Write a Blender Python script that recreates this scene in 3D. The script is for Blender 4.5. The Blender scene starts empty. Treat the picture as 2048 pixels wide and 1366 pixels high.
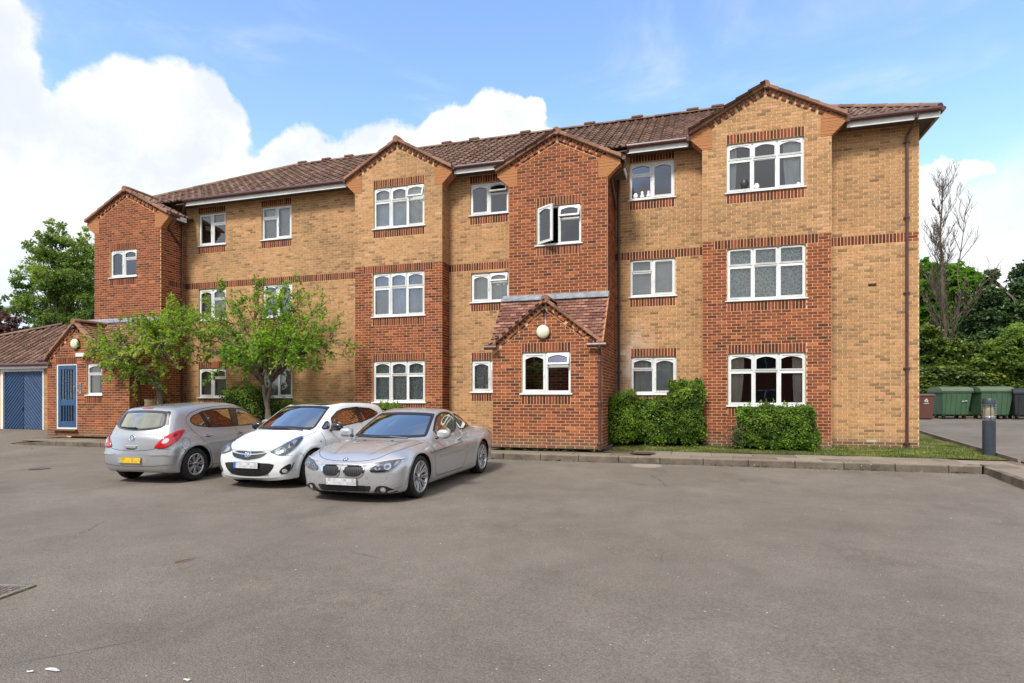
import bpy, bmesh, math, random
import numpy as np
from mathutils import Vector, Matrix, noise
random.seed(7)
C = bpy.context.scene.collection
R = math.radians
# ------------------------------------------------------------------ camera
H = 1.42                      # eye height over the foot of the kerb
PHI = math.atan(1200/3922.0)  # the camera looks left of the facade normal (+Y)
SN, CS = math.sin(PHI), math.cos(PHI)
cam_d = bpy.data.cameras.new('camera'); cam = bpy.data.objects.new('camera', cam_d); C.objects.link(cam)
cam.location = (0, 0, H); cam.rotation_euler = (R(90), 0, PHI)
cam_d.sensor_width = 36; cam_d.lens = 36*1200/2048.0; cam_d.shift_y = (800-683)/2048.0
cam_d.clip_start = .1; cam_d.clip_end = 3000
S = bpy.context.scene
S.camera = cam
S.render.resolution_x = 1024; S.render.resolution_y = 683
# ------------------------------------------------------------------ light
SUN_TO = Vector((-.14, -.66, .76)).normalized()
S.view_settings.view_transform = 'Standard'; S.view_settings.look = 'None'
S.view_settings.exposure = 1.50; S.view_settings.gamma = 1
S.view_settings.use_curve_mapping = False
sl = bpy.data.lights.new('sun', 'SUN'); sl.energy = 1.5; sl.angle = R(12); sl.color = (1, .955, .89)
sun = bpy.data.objects.new('sun', sl); C.objects.link(sun)
sun.rotation_euler = SUN_TO.to_track_quat('Z', 'Y').to_euler()
def at(px, Y):
    "pixel column of the photograph on the plane Y -> X, distance along the view axis"
    t = (px-1024)/1200.0; k = t*SN+CS
    return Y*(t*CS-SN)/k, Y/k
def xat(px, Y): return at(px, Y)[0]
def zat(px, py, Y): return H+(800-py)*at(px, Y)[1]/1200.0
def pdir(px, py):
    t = (px-1024)/1200.0; v = (800-py)/1200.0
    return Vector((t*CS-SN, t*SN+CS, v)).normalized()
world = bpy.data.worlds.new('World'); S.world = world; world.use_nodes = True
def build_world():
    nt = world.node_tree; N = nt.nodes; L = nt.links; N.clear()
    out = N.new('ShaderNodeOutputWorld'); bg = N.new('ShaderNodeBackground'); bg.inputs[1].default_value = .10
    L.new(bg.outputs[0], out.inputs[0])
    sky = N.new('ShaderNodeTexSky'); sky.sky_type = 'NISHITA'; sky.sun_disc = False
    sky.sun_elevation = math.asin(SUN_TO.z); sky.sun_rotation = math.atan2(SUN_TO.x, SUN_TO.y)
    sky.air_density = 1.0; sky.dust_density = .6; sky.ozone_density = 1.6
    tc = N.new('ShaderNodeTexCoord')
    nrm = N.new('ShaderNodeVectorMath'); nrm.operation = 'NORMALIZE'; L.new(tc.outputs['Generated'], nrm.inputs[0])
    V = nrm.outputs[0]
    def math_(op, a, b=None, c=None, clamp=False):
        m = N.new('ShaderNodeMath'); m.operation = op; m.use_clamp = clamp
        for i, x in enumerate((a, b, c)):
            if x is None: continue
            if isinstance(x, (int, float)): m.inputs[i].default_value = x
            else: L.new(x, m.inputs[i])
        return m.outputs[0]
    def noise_(scale, detail, rough, vec=V, dist=0.):
        n = N.new('ShaderNodeTexNoise'); n.inputs['Scale'].default_value = scale
        n.inputs['Detail'].default_value = detail; n.inputs['Roughness'].default_value = rough
        n.inputs['Distortion'].default_value = dist
        L.new(vec, n.inputs['Vector']); return n
    # billow displacement of the direction, coarse and fine
    def disp(scale, amt, detail):
        n = noise_(scale, detail, .55)
        s = N.new('ShaderNodeVectorMath'); s.operation = 'SUBTRACT'; L.new(n.outputs['Color'], s.inputs[0]); s.inputs[1].default_value = (.5,.5,.5)
        k = N.new('ShaderNodeVectorMath'); k.operation = 'SCALE'; L.new(s.outputs[0], k.inputs[0]); k.inputs['Scale'].default_value = amt
        return k.outputs[0]
    add = N.new('ShaderNodeVectorMath'); add.operation = 'ADD'; L.new(V, add.inputs[0]); L.new(disp(13, .085, 7), add.inputs[1])
    VD = add.outputs[0]
    def blobs(lst, vec):
        cur = None
        for px, py, r in lst:
            d = pdir(px, py)
            t = (px-1024)/1200.; rr = r/1200.0/math.sqrt(1+t*t)
            n = N.new('ShaderNodeVectorMath'); n.operation = 'DISTANCE'; L.new(vec, n.inputs[0]); n.inputs[1].default_value = d
            v = math_('MULTIPLY_ADD', n.outputs['Value'], -1.0/rr, 1.0)
            cur = v if cur is None else math_('SMOOTH_MAX', cur, v, .25)
        return cur
    cum = blobs([(-70,90,130),(-10,225,92),(70,255,72),(125,275,62),(60,400,150),(325,305,160),(380,250,100),(228,238,72),(410,420,85),(250,430,100),(330,500,150),
                 (545,385,85),(618,345,85),(720,365,88),(805,345,88),(900,322,90),(1000,272,84),(1048,238,46),(1062,300,55),
                 (1890,440,80),(1905,350,50),(1850,400,70),(1960,600,150)], VD)
    veil = blobs([(-60,60,120),(-30,220,140),(50,300,110),(110,380,120),(0,500,240),(150,520,160),(2080,580,300),(1960,460,150),(1960,640,220),(1640,740,160)], VD)
    def ss(x, a, b):
        m = N.new('ShaderNodeMapRange'); m.interpolation_type = 'SMOOTHSTEP'
        L.new(x, m.inputs[0]); m.inputs[1].default_value = a; m.inputs[2].default_value = b; return m.outputs[0]
    cumd = ss(cum, -.02, .14)
    veild = math_('MULTIPLY', ss(veil, -.15, .7), .85)
    # thin wisps everywhere
    mp = N.new('ShaderNodeMapping'); mp.inputs['Scale'].default_value = (1, 1, 3.2); mp.inputs['Rotation'].default_value = (.3, .2, .4)
    L.new(V, mp.inputs[0])
    w = noise_(2.6, 7, .6, mp.outputs[0], .6)
    wisp = math_('MULTIPLY', ss(w.outputs[0], .50, .86), .5)
    # beyond the picture: broken cloud cover as in the part in view
    big = noise_(3.1, 5, .5)
    front = N.new('ShaderNodeVectorMath'); front.operation = 'DOT_PRODUCT'; L.new(V, front.inputs[0]); front.inputs[1].default_value = pdir(1024, 500)
    away = ss(front.outputs['Value'], .72, .35)
    cover = math_('MULTIPLY', ss(big.outputs[0], .33, .50), away)
    dens = math_('MAXIMUM', math_('MAXIMUM', cumd, veild), math_('MAXIMUM', wisp, cover))
    # body of the clouds: soft grey folds
    fold = noise_(7, 7, .6, VD)
    shade = ss(fold.outputs[0], .32, .66)
    cr = N.new('ShaderNodeMix'); cr.data_type = 'RGBA'; L.new(shade, cr.inputs[0])
    cr.inputs[6].default_value = (3.05, 3.25, 3.55, 1); cr.inputs[7].default_value = (4.05, 4.08, 4.1, 1)
    # whitish air near the horizon
    sep = N.new('ShaderNodeSeparateXYZ'); L.new(V, sep.inputs[0])
    hz = math_('MULTIPLY', ss(sep.outputs[2], .40, .0), .5)
    hm = N.new('ShaderNodeMix'); hm.data_type = 'RGBA'; L.new(hz, hm.inputs[0])
    tint = N.new('ShaderNodeMix'); tint.data_type = 'RGBA'; tint.blend_type = 'MULTIPLY'; tint.inputs[0].default_value = 1
    L.new(sky.outputs[0], tint.inputs[6]); tint.inputs[7].default_value = (1.08, 1.14, 1.38, 1)
    L.new(tint.outputs[2], hm.inputs[6]); hm.inputs[7].default_value = (2.4, 2.9, 3.5, 1)
    mx = N.new('ShaderNodeMix'); mx.data_type = 'RGBA'; L.new(dens, mx.inputs[0])
    L.new(hm.outputs[2], mx.inputs[6]); L.new(cr.outputs[2], mx.inputs[7])
    L.new(mx.outputs[2], bg.inputs[0])
build_world()
S.cycles.max_bounces = 8; S.cycles.transparent_max_bounces = 16
# ------------------------------------------------------------------ helpers
def thing(name, label, cat, loc=(0,0,0), rz=0, group=None):
    o = bpy.data.objects.new(name, None); C.objects.link(o); o.empty_display_size = .3
    o.location = loc; o.rotation_euler = (0, 0, rz); o['label'] = label; o['category'] = cat
    if group: o['group'] = group
    return o
def tag(o, label=None, cat=None, group=None, kind=None):
    if label: o['label'] = label
    if cat: o['category'] = cat
    if group: o['group'] = group
    if kind: o['kind'] = kind
    return o
def link(name, me, parent=None, loc=None, rot=None):
    o = bpy.data.objects.new(name, me); C.objects.link(o)
    if parent: o.parent = parent
    if loc is not None: o.location = loc
    if rot is not None: o.rotation_euler = rot
    return o
def mesh(name, V, F, m, smooth=False, tones=None, mats=None, fm=None):
    me = bpy.data.meshes.new(name)
    me.from_pydata([tuple(v) for v in V], [], F)
    for x in (mats or [m]): me.materials.append(x)
    if fm is not None: me.polygons.foreach_set('material_index', fm)
    if smooth: me.polygons.foreach_set('use_smooth', [True]*len(me.polygons))
    if tones is not None:
        a = me.attributes.new('tone', 'FLOAT', 'FACE'); a.data.foreach_set('value', tones)
    me.update(); return me
class MB:
    "collects simple shapes into one mesh"
    def __init__(s): s.V = []; s.F = []; s.T = []
    def quad(s, a, b, c, d, t=.5):
        n = len(s.V); s.V += [a, b, c, d]; s.F.append((n, n+1, n+2, n+3)); s.T.append(t)
    def poly(s, pts, t=.5):
        n = len(s.V); s.V += list(pts); s.F.append(tuple(range(n, n+len(pts)))); s.T.append(t)
    def box(s, x0, x1, y0, y1, z0, z1, t=.5):
        n = len(s.V)
        s.V += [(x0,y0,z0),(x1,y0,z0),(x1,y1,z0),(x0,y1,z0),(x0,y0,z1),(x1,y0,z1),(x1,y1,z1),(x0,y1,z1)]
        s.F += [(n,n+3,n+2,n+1),(n+4,n+5,n+6,n+7),(n,n+1,n+5,n+4),(n+1,n+2,n+6,n+5),(n+2,n+3,n+7,n+6),(n+3,n,n+4,n+7)]
        s.T += [t]*6
    def hexa(s, p, t=.5):
        "8 corners: bottom ring then top ring"
        n = len(s.V); s.V += list(p)
        s.F += [(n,n+3,n+2,n+1),(n+4,n+5,n+6,n+7),(n,n+1,n+5,n+4),(n+1,n+2,n+6,n+5),(n+2,n+3,n+7,n+6),(n+3,n,n+4,n+7)]
        s.T += [t]*6
    def tube(s, pts, r, k=8, cap=True, t=.5):
        pts = [Vector(p) for p in pts]; rr = r if isinstance(r, (list, tuple)) else [r]*len(pts)
        n0 = len(s.V); ref = None
        for i, p in enumerate(pts):
            a = pts[max(i-1,0)]; b = pts[min(i+1,len(pts)-1)]; d = (b-a).normalized()
            if ref is None: ref = Vector((0,0,1)) if abs(d.z) < .9 else Vector((1,0,0))
            u = d.cross(ref).normalized(); v = d.cross(u); ref = -v if v.length else ref
            ref = u.cross(d)
            for j in range(k):
                an = 2*math.pi*j/k
                s.V.append(tuple(p+(u*math.cos(an)+u.cross(d)*math.sin(an))*rr[i]))
        for i in range(len(pts)-1):
            for j in range(k):
                a = n0+i*k+j; b = n0+i*k+(j+1)%k
                s.F.append((a, b, b+k, a+k)); s.T.append(t)
        if cap:
            s.F.append(tuple(n0+j for j in range(k))[::-1]); s.T.append(t)
            s.F.append(tuple(n0+(len(pts)-1)*k+j for j in range(k))); s.T.append(t)
    def lathe(s, prof, k=24, c=(0,0,0), ax='z', t=.5, close=False):
        n0 = len(s.V)
        for r, h in prof:
            for j in range(k):
                a = 2*math.pi*j/k; x = r*math.cos(a); y = r*math.sin(a)
                p = {'z': (x,y,h), 'y': (x,h,y), 'x': (h,x,y)}[ax]
                s.V.append((p[0]+c[0], p[1]+c[1], p[2]+c[2]))
        m = len(prof)
        for i in range(m-1 if not close else m):
            for j in range(k):
                a = n0+i*k+j; b = n0+i*k+(j+1)%k; i2 = (i+1) % m
                s.F.append((a, b, n0+i2*k+(j+1)%k, n0+i2*k+j)); s.T.append(t)
    def extrude(s, pts, y0, y1, t=.5):
        "pts (x,z) counter-clockwise seen from -y; front at y0"
        n = len(s.V); k = len(pts)
        s.V += [(x,y0,z) for x,z in pts]+[(x,y1,z) for x,z in pts]
        s.F.append(tuple(n+i for i in range(k))); s.F.append(tuple(n+k+i for i in range(k))[::-1])
        for i in range(k): j = (i+1)%k; s.F.append((n+i, n+k+i, n+k+j, n+j))
        s.T += [t]*(k+2)
    def ring(s, outer, inner, y0, y1, t=.5):
        n = len(s.V); k = len(outer)
        s.V += [(x,y0,z) for x,z in outer]+[(x,y0,z) for x,z in inner]+[(x,y1,z) for x,z in outer]+[(x,y1,z) for x,z in inner]
        for i in range(k):
            j = (i+1)%k
            s.F += [(n+i,n+j,n+k+j,n+k+i), (n+k+i,n+k+j,n+3*k+j,n+3*k+i), (n+j,n+i,n+2*k+i,n+2*k+j), (n+2*k+j,n+2*k+i,n+3*k+i,n+3*k+j)]
        s.T += [t]*(4*k)
    def build(s, name, m, parent=None, smooth=False, loc=None, rot=None, mats=None, xf=None):
        V = s.V if xf is None else [tuple(xf @ Vector(v)) for v in s.V]
        return link(name, mesh(name, V, s.F, m, smooth, s.T, mats), parent, loc, rot)
def bevel(o, w=.01, seg=2, ang=35):
    m = o.modifiers.new('bevel', 'BEVEL'); m.width = w; m.segments = seg; m.limit_method = 'ANGLE'; m.angle_limit = R(ang); return o
def auto_smooth(me, ang=35):
    me.polygons.foreach_set('use_smooth', [True]*len(me.polygons))
    bm = bmesh.new(); bm.from_mesh(me)
    for e in bm.edges:
        e.smooth = not (len(e.link_faces) == 2 and e.calc_face_angle(0) > R(ang))
    bm.to_mesh(me); bm.free()
# ------------------------------------------------------------------ materials
class Mat:
    def __init__(s, name, color=(.5,.5,.5), rough=.6, metal=0., spec=.5):
        s.m = bpy.data.materials.new(name); s.m.use_nodes = True
        s.nt = s.m.node_tree; s.N = s.nt.nodes; s.L = s.nt.links
        s.b = s.N['Principled BSDF']
        s.b.inputs['Base Color'].default_value = (*color, 1); s.b.inputs['Roughness'].default_value = rough
        s.b.inputs['Metallic'].default_value = metal; s.b.inputs['Specular IOR Level'].default_value = spec
        s._co = None
    def co(s, kind='Object'):
        if s._co is None: s._co = s.N.new('ShaderNodeTexCoord')
        return s._co.outputs[kind]
    def wpos(s):
        return s.N.new('ShaderNodeNewGeometry').outputs['Position']
    def attr(s, name='tone'):
        a = s.N.new('ShaderNodeAttribute'); a.attribute_name = name; return a.outputs['Fac']
    def noise(s, scale, detail=4, rough=.55, vec=None, col=False, dist=0.):
        n = s.N.new('ShaderNodeTexNoise'); n.inputs['Scale'].default_value = scale
        n.inputs['Detail'].default_value = detail; n.inputs['Roughness'].default_value = rough; n.inputs['Distortion'].default_value = dist
        s.L.new(vec if vec is not None else s.co(), n.inputs['Vector']); return n.outputs['Color' if col else 'Fac']
    def voro(s, scale, vec=None, feat='F1', out='Distance'):
        n = s.N.new('ShaderNodeTexVoronoi'); n.inputs['Scale'].default_value = scale; n.feature = feat
        s.L.new(vec if vec is not None else s.co(), n.inputs['Vector']); return n.outputs[out]
    def mapping(s, vec, scale=(1,1,1), rot=(0,0,0), loc=(0,0,0)):
        n = s.N.new('ShaderNodeMapping'); n.inputs['Scale'].default_value = scale; n.inputs['Rotation'].default_value = rot; n.inputs['Location'].default_value = loc
        s.L.new(vec, n.inputs[0]); return n.outputs[0]
    def ramp(s, x, stops, interp='LINEAR'):
        n = s.N.new('ShaderNodeValToRGB'); s.L.new(x, n.inputs[0]); e = n.color_ramp.elements; n.color_ramp.interpolation = interp
        while len(e) < len(stops): e.new(.5)
        for i, (p, c) in enumerate(stops):
            e[i].position = p; e[i].color = (*c, 1) if len(c) == 3 else c
        return n.outputs[0]
    def rng(s, x, a, b, c=0., d=1.):
        n = s.N.new('ShaderNodeMapRange'); s.L.new(x, n.inputs[0])
        for i, v in enumerate((a,b,c,d)): n.inputs[i+1].default_value = v
        return n.outputs[0]
    def math(s, op, a, b=None, clamp=False):
        n = s.N.new('ShaderNodeMath'); n.operation = op; n.use_clamp = clamp
        for i, x in enumerate((a, b)):
            if x is None: continue
            if isinstance(x, (int, float)): n.inputs[i].default_value = x
            else: s.L.new(x, n.inputs[i])
        return n.outputs[0]
    def mix(s, f, a, b, mode='MIX'):
        n = s.N.new('ShaderNodeMix'); n.data_type = 'RGBA'; n.blend_type = mode
        for i, x in ((0,f),(6,a),(7,b)):
            if isinstance(x, (int, float)): n.inputs[i].default_value = x
            elif isinstance(x, tuple): n.inputs[i].default_value = (*x, 1) if len(x) == 3 else x
            else: s.L.new(x, n.inputs[i])
        return n.outputs[2]
    def set(s, key, x):
        if isinstance(x, (int, float)): s.b.inputs[key].default_value = x
        elif isinstance(x, tuple): s.b.inputs[key].default_value = (*x, 1)
        else: s.L.new(x, s.b.inputs[key])
    def bump(s, h, strength=.3, dist=.01):
        n = s.N.new('ShaderNodeBump'); n.inputs['Strength'].default_value = strength; n.inputs['Distance'].default_value = dist
        s.L.new(h, n.inputs['Height']); s.L.new(n.outputs[0], s.b.inputs['Normal'])
def stain(m, w, base):
    "white salts washed out of the brick beside the porch downpipe"
    sp = m.N.new('ShaderNodeSeparateXYZ'); m.L.new(w, sp.inputs[0])
    d = m.N.new('ShaderNodeVectorMath'); d.operation = 'DISTANCE'; m.L.new(m.mapping(w, (1,1,.75)), d.inputs[0]); d.inputs[1].default_value = (-1.85, 17.07, 1.65)
    k = m.math('MULTIPLY', m.rng(d.outputs['Value'], 1.25, .35, 0, 1), m.rng(m.noise(3.2, 6, .7, m.mapping(w, (1,1,.6))), .42, .62, 0, .75))
    return m.mix(k, base, (.56,.49,.43))
def brick_mat(name, stops, dirt=.25, spots=False):
    m = Mat(name, rough=.86, spec=.25)
    w = m.wpos()
    base = m.ramp(m.attr(), stops)
    n = m.noise(26, 4, .6, w)
    base = m.mix(m.rng(n, .3, .75, 0, .55), base, m.mix(1., base, (.62,.6,.6), 'MULTIPLY'))
    if spots:
        sp_ = m.noise(7.5, 1.5, .5, m.mapping(w, (1,1,1.7)))
        base = m.mix(m.rng(sp_, .56, .62, 0, .5), base, m.mix(1., base, (.60,.57,.54), 'MULTIPLY'))
    f = m.noise(140, 2, .6, w)
    base = m.mix(m.rng(f, .35, .8, 0, .3), base, m.mix(1., base, (1.4,1.35,1.3), 'MULTIPLY'))
    # broad weathering of the wall
    wn = m.noise(.9, 5, .6, m.mapping(w, (1,1,.6)))
    base = m.mix(m.rng(wn, .35, .7, 0, dirt), base, m.mix(1., base, (.74,.7,.66), 'MULTIPLY'))
    # rain streaks
    st = m.noise(1., 5, .65, m.mapping(w, (3.2,3.2,.28))); base = m.mix(m.rng(st, .50, .72, 0, .42), base, m.mix(1., base, (.66,.64,.62), 'MULTIPLY'))
    st2 = m.noise(1., 4, .6, m.mapping(w, (1.1,1.1,.5), loc=(7,3,1))); base = m.mix(m.rng(st2, .55, .75, 0, .30), base, m.mix(1., base, (1.22,1.2,1.16), 'MULTIPLY'))
    # earth splashed on the lowest courses
    sp = m.N.new('ShaderNodeSeparateXYZ'); m.L.new(w, sp.inputs[0])
    low = m.math('MULTIPLY', m.rng(sp.outputs[2], .62, .22, 0, 1.), m.rng(m.noise(3, 3, .6, w), .25, .65, .2, .9))
    base = m.mix(low, base, (.15,.115,.08))
    if spots: base = stain(m, w, base)
    m.set('Base Color', base); m.bump(f, .35, .004)
    return m.m
def mortar_mat(name, c):
    m = Mat(name, c, .95, spec=.1); w = m.wpos()
    n = m.noise(18, 4, .6, w)
    m.set('Base Color', m.mix(m.rng(n, .3, .7), tuple(x*.8 for x in c), tuple(min(1, x*1.15) for x in c))); m.bump(m.noise(120, 2, .6, w), .4, .004)
    return m.m
M = {}
M['red'] = brick_mat('red brick', [(0,(.085,.030,.020)),(.25,(.165,.046,.025)),(.6,(.265,.072,.032)),(.85,(.35,.10,.042)),(1,(.45,.16,.07))])
M['buff'] = brick_mat('buff brick', [(0,(.25,.155,.08)),(.2,(.33,.20,.098)),(.45,(.42,.25,.120)),(.75,(.525,.295,.138)),(1,(.60,.35,.18))], .3, spots=True)
M['soldier'] = brick_mat('soldier brick', [(0,(.065,.022,.015)),(.5,(.15,.036,.021)),(1,(.28,.07,.032))])
M['brown_brick'] = brick_mat('plinth brick', [(0,(.12,.06,.035)),(1,(.21,.11,.07))])
M['red_mortar'] = mortar_mat('mortar of the red walls', (.60,.395,.205))
M['buff_mortar'] = mortar_mat('mortar of the buff walls', (.68,.47,.25))
def paint(name, c, rough=.4, var=.08, spec=.5, nscale=3.):
    m = Mat(name, c, rough, spec=spec); n = m.noise(nscale, 5, .65, m.wpos())
    m.set('Base Color', m.mix(m.rng(n, .3, .75), tuple(x*(1-var) for x in c), tuple(min(1., x*(1+var)) for x in c)))
    m.set('Roughness', m.rng(m.noise(nscale*8, 3, .6, m.wpos()), .3, .7, rough*.85, min(1, rough*1.2)))
    return m.m
M['upvc'] = paint('white window plastic', (.70,.71,.685), .34, .11, nscale=2.2)
M['white'] = paint('white painted board', (.72,.71,.67), .45, .12)
M['brown'] = paint('brown rainwater plastic', (.085,.035,.028), .35, .25)
M['soffit'] = paint('soffit board', (.10,.075,.06), .6, .2)
M['terra'] = None
def terra():
    m = Mat('terracotta corbel', (.46,.22,.10), .85, spec=.2); w = m.wpos()
    sp = m.N.new('ShaderNodeSeparateXYZ'); m.L.new(w, sp.inputs[0])
    wv = m.N.new('ShaderNodeTexWave'); wv.bands_direction = 'Z'; wv.inputs['Scale'].default_value = 13; wv.inputs['Distortion'].default_value = 1.5; wv.inputs['Detail'].default_value = 2
    m.L.new(w, wv.inputs[0])
    m.set('Base Color', m.mix(m.rng(wv.outputs['Fac'], .1, .6), (.33,.13,.055), (.50,.24,.10))); m.bump(wv.outputs['Fac'], .5, .01)
    return m.m
M['terra'] = terra()
def tile_mat(name, stops, moss=.4):
    m = Mat(name, rough=.85, spec=.3); w = m.wpos()
    b = m.ramp(m.attr(), stops)
    n = m.noise(9, 5, .65, w); b = m.mix(m.rng(n, .35, .7, 0, .6), b, m.mix(1., b, (.6,.6,.62), 'MULTIPLY'))
    l = m.noise(1.3, 5, .7, w); li = m.noise(34, 3, .6, w)
    b = m.mix(m.math('MULTIPLY', m.rng(l, .45, .75, 0, 1), m.rng(li, .5, .7, 0, moss)), b, (.33,.31,.24))
    sp = m.voro(9, w); b = m.mix(m.rng(sp, .09, .05, 0, .5), b, (.52,.5,.44))
    m.set('Base Color', b); m.bump(m.noise(90, 3, .6, w), .3, .004)
    return m.m
M['tile'] = tile_mat('brown concrete roof tile', [(0,(.115,.066,.046)),(.5,(.18,.105,.073)),(1,(.28,.17,.12))])
M['ptile'] = tile_mat('red brown plain tile', [(0,(.13,.055,.04)),(.5,(.22,.10,.07)),(1,(.38,.19,.13))], .3)
M['verge'] = tile_mat('verge tile', [(0,(.18,.09,.055)),(.5,(.27,.135,.08)),(1,(.38,.20,.13))], .7)
def lead():
    m = Mat('lead flashing', (.33,.36,.39), .5, .3); n = m.noise(6, 4, .6, m.wpos())
    m.set('Base Color', m.mix(m.rng(n, .3, .7), (.17,.195,.215), (.35,.385,.41))); m.bump(n, .5, .03); return m.m
M['lead'] = lead()
def glass(name, tint=(.62,.68,.68), refl=1.0, gain=1.25, base=.05):
    m = bpy.data.materials.new(name); m.use_nodes = True; nt = m.node_tree; N = nt.nodes; L = nt.links; N.clear()
    o = N.new('ShaderNodeOutputMaterial'); mx = N.new('ShaderNodeMixShader'); t = N.new('ShaderNodeBsdfTransparent'); g = N.new('ShaderNodeBsdfGlossy')
    t.inputs[0].default_value = (*tint, 1); g.inputs['Roughness'].default_value = .015; g.inputs[0].default_value = (refl, refl, refl, 1) if not isinstance(refl, tuple) else (*refl, 1)
    f = N.new('ShaderNodeFresnel'); f.inputs['IOR'].default_value = 1.62
    add = N.new('ShaderNodeMath'); add.operation = 'MULTIPLY_ADD'; add.inputs[1].default_value = gain; add.inputs[2].default_value = base; add.use_clamp = True; L.new(f.outputs[0], add.inputs[0])
    # faint waviness of the pane
    tc = N.new('ShaderNodeNewGeometry'); n = N.new('ShaderNodeTexNoise'); n.inputs['Scale'].default_value = 1.6; n.inputs['Detail'].default_value = 1; L.new(tc.outputs['Position'], n.inputs['Vector'])
    b = N.new('ShaderNodeBump'); b.inputs['Strength'].default_value = .06; b.inputs['Distance'].default_value = .05; L.new(n.outputs[0], b.inputs['Height']); L.new(b.outputs[0], g.inputs['Normal'])
    L.new(add.outputs[0], mx.inputs[0]); L.new(t.outputs[0], mx.inputs[1]); L.new(g.outputs[0], mx.inputs[2]); L.new(mx.outputs[0], o.inputs[0])
    return m
M['glass'] = glass('window glass', (.86,.90,.89))
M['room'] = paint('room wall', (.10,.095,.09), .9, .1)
def curtain_mat(name, a, b, lace=False, scale=12):
    m = Mat(name, a, .9, spec=.1); w = m.wpos()
    if lace:
        v = m.voro(scale, w, 'DISTANCE_TO_EDGE'); n = m.noise(scale*2.6, 3, .7, w)
        k = m.math('MAXIMUM', m.rng(v, .11, .03), m.rng(n, .50, .62))
        m.set('Base Color', m.mix(k, b, a))
    else:
        m.set('Base Color', m.mix(m.rng(m.noise(3, 3, .5, w), .3, .7), a, b))
    return m.m
M['net'] = curtain_mat('white net curtain', (.88,.88,.85), (.66,.68,.66))
M['lace'] = curtain_mat('white lace curtain', (.90,.92,.88), (.42,.46,.43), True, 11)
M['cream'] = curtain_mat('cream curtain', (.80,.74,.61), (.58,.53,.42))
M['blind'] = curtain_mat('pale blind', (.74,.76,.72), (.56,.58,.55))
M['wood_blind'] = curtain_mat('brown slatted blind', (.22,.13,.07), (.13,.075,.04))
M['black'] = paint('black plastic', (.018,.018,.02), .45, .3)
M['bluepaint'] = paint('blue door paint', (.024,.078,.175), .42, .16)
M['bluegarage'] = paint('blue garage paint', (.012,.046,.115), .5, .16)
M['lamp'] = Mat('opal lamp glass', (.66,.66,.47), .35).m
def wall_glow(): pass
# ------------------------------------------------------------------ apartment building
def clip(poly, f):
    out = []
    for i in range(len(poly)):
        a, b = poly[i], poly[(i+1) % len(poly)]; fa, fb = f(a), f(b)
        if fa >= 0: out.append(a)
        if fa*fb < 0: t = fa/(fa-fb); out.append((a[0]+(b[0]-a[0])*t, a[1]+(b[1]-a[1])*t))
    return out
Ym, Yb, Yt2, Yp, Ylt, Ylp, Yg = 17.07, 16.53, 15.53, 14.57, 16.0, 14.8, 15.6
Z0, CP, BL = .22, .0776, .238
XL1 = xat(373, Ym); XL0 = xat(189, Ylt); XP0 = xat(95, Ylp)
B2a, B2b = xat(710, Yb), xat(884, Yb)
T2a, T2b = xat(1018, Yt2), xat(1230.5, Ym); P2a = xat(985, Yp)
B3a, B3b = xat(1405, Yb), xat(1663, Yb)
XR = xat(1838, Ym)
ZB = Z0+69*CP                      # top of the soldier band
ZS = 8.24                          # soffit
ZE = 8.36; YE = Ym-.46; PITCH = .598; YRG = 21.3
def zc(z): return Z0+round((z-Z0)/CP)*CP
bld = thing('apartment_building', 'three storey block of flats in red and buff brick with gabled bays', 'building', ((XL0+XR)/2, Ym, 0))
BO = Vector(bld.location)
def bp(name, mb, m, parent=None, **k):
    "a part given in world coordinates, stored under the building"
    o = mb.build(name, m, parent or bld, **k)
    o.matrix_parent_inverse = Matrix.Translation(-BO) if parent is None else (Matrix.Identity(4))
    if parent is None:
        o.matrix_parent_inverse = Matrix.Identity(4); o.location = Vector(o.location)-BO
    return o
# openings: plane -> list of (x0,x1,z0,z1)
holes = {}
windows = []
def win(Y, pl, pr, pt, pb, style, **k):
    "window by its place in the photograph: columns of its sides, rows of its head and sill underside at mid width"
    x0, x1 = xat(pl, Y), xat(pr, Y); pm = (pl+pr)/2
    z1 = zc(zat(pm, pt, Y)); z0 = zc(zat(pm, pb, Y))
    holes.setdefault(Y, []).append((x0, x1, z0, z1))
    windows.append(dict(Y=Y, x0=x0, x1=x1, z0=z0, z1=z1, style=style, **k))
    return x0, x1, z0, z1
# left section, top floor
win(Ym, 397, 451, 427, 492, 'LT', arch=0, cur='wood_blind', lab='top floor window with brown slatted blinds, leftmost in the buff wall')
win(Ym, 523, 583, 411, 480, 'TL', arch=0, cur='blind')
win(Ym, 397, 452, 577, 641, 'LT', arch=1, cur='blind')
win(Ym, 525, 584, 570, 636, 'TL', arch=1, cur='blind')
win(Ym, 397, 452, 735, 797, 'LT', arch=1, cur='blind')
win(Ym, 526, 585, 733, 796, 'TL', arch=1, cur='blind')
win(Ym, 940, 1016, 363, 431, 'LT', arch=1, cur='none', open_top=1)
win(Ym, 942, 1017, 543, 608, 'LT', arch=1, cur='net', open_top=1)
win(Ym, 943, 1018, 718, 788, 'LT', arch=1, cur='lace')
win(Ym, 1259, 1349, 324, 398, 'TL', arch=1, cur='none')
win(Ym, 1260, 1351, 517, 595, 'TL', arch=0, cur='blind_half')
win(Ym, 1262, 1353, 713, 790, 'TL', arch=1, cur='net')
win(Yb, 747, 849, 371, 457, '3', arch=1, cur='net', open_top=3)
win(Yb, 745, 849, 546, 633, '3', arch=1, cur='cream')
win(Yb, 746, 850, 721, 806, '3', arch=1, cur='lace')
win(Yb, 1453, 1609, 278, 386, '3', arch=1, cur='sides')
win(Yb, 1454, 1612, 492, 602, '3', arch=0, cur='lace')
win(Yb, 1456, 1612, 708, 812, '3', arch=1, cur='sides_cream')
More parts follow.
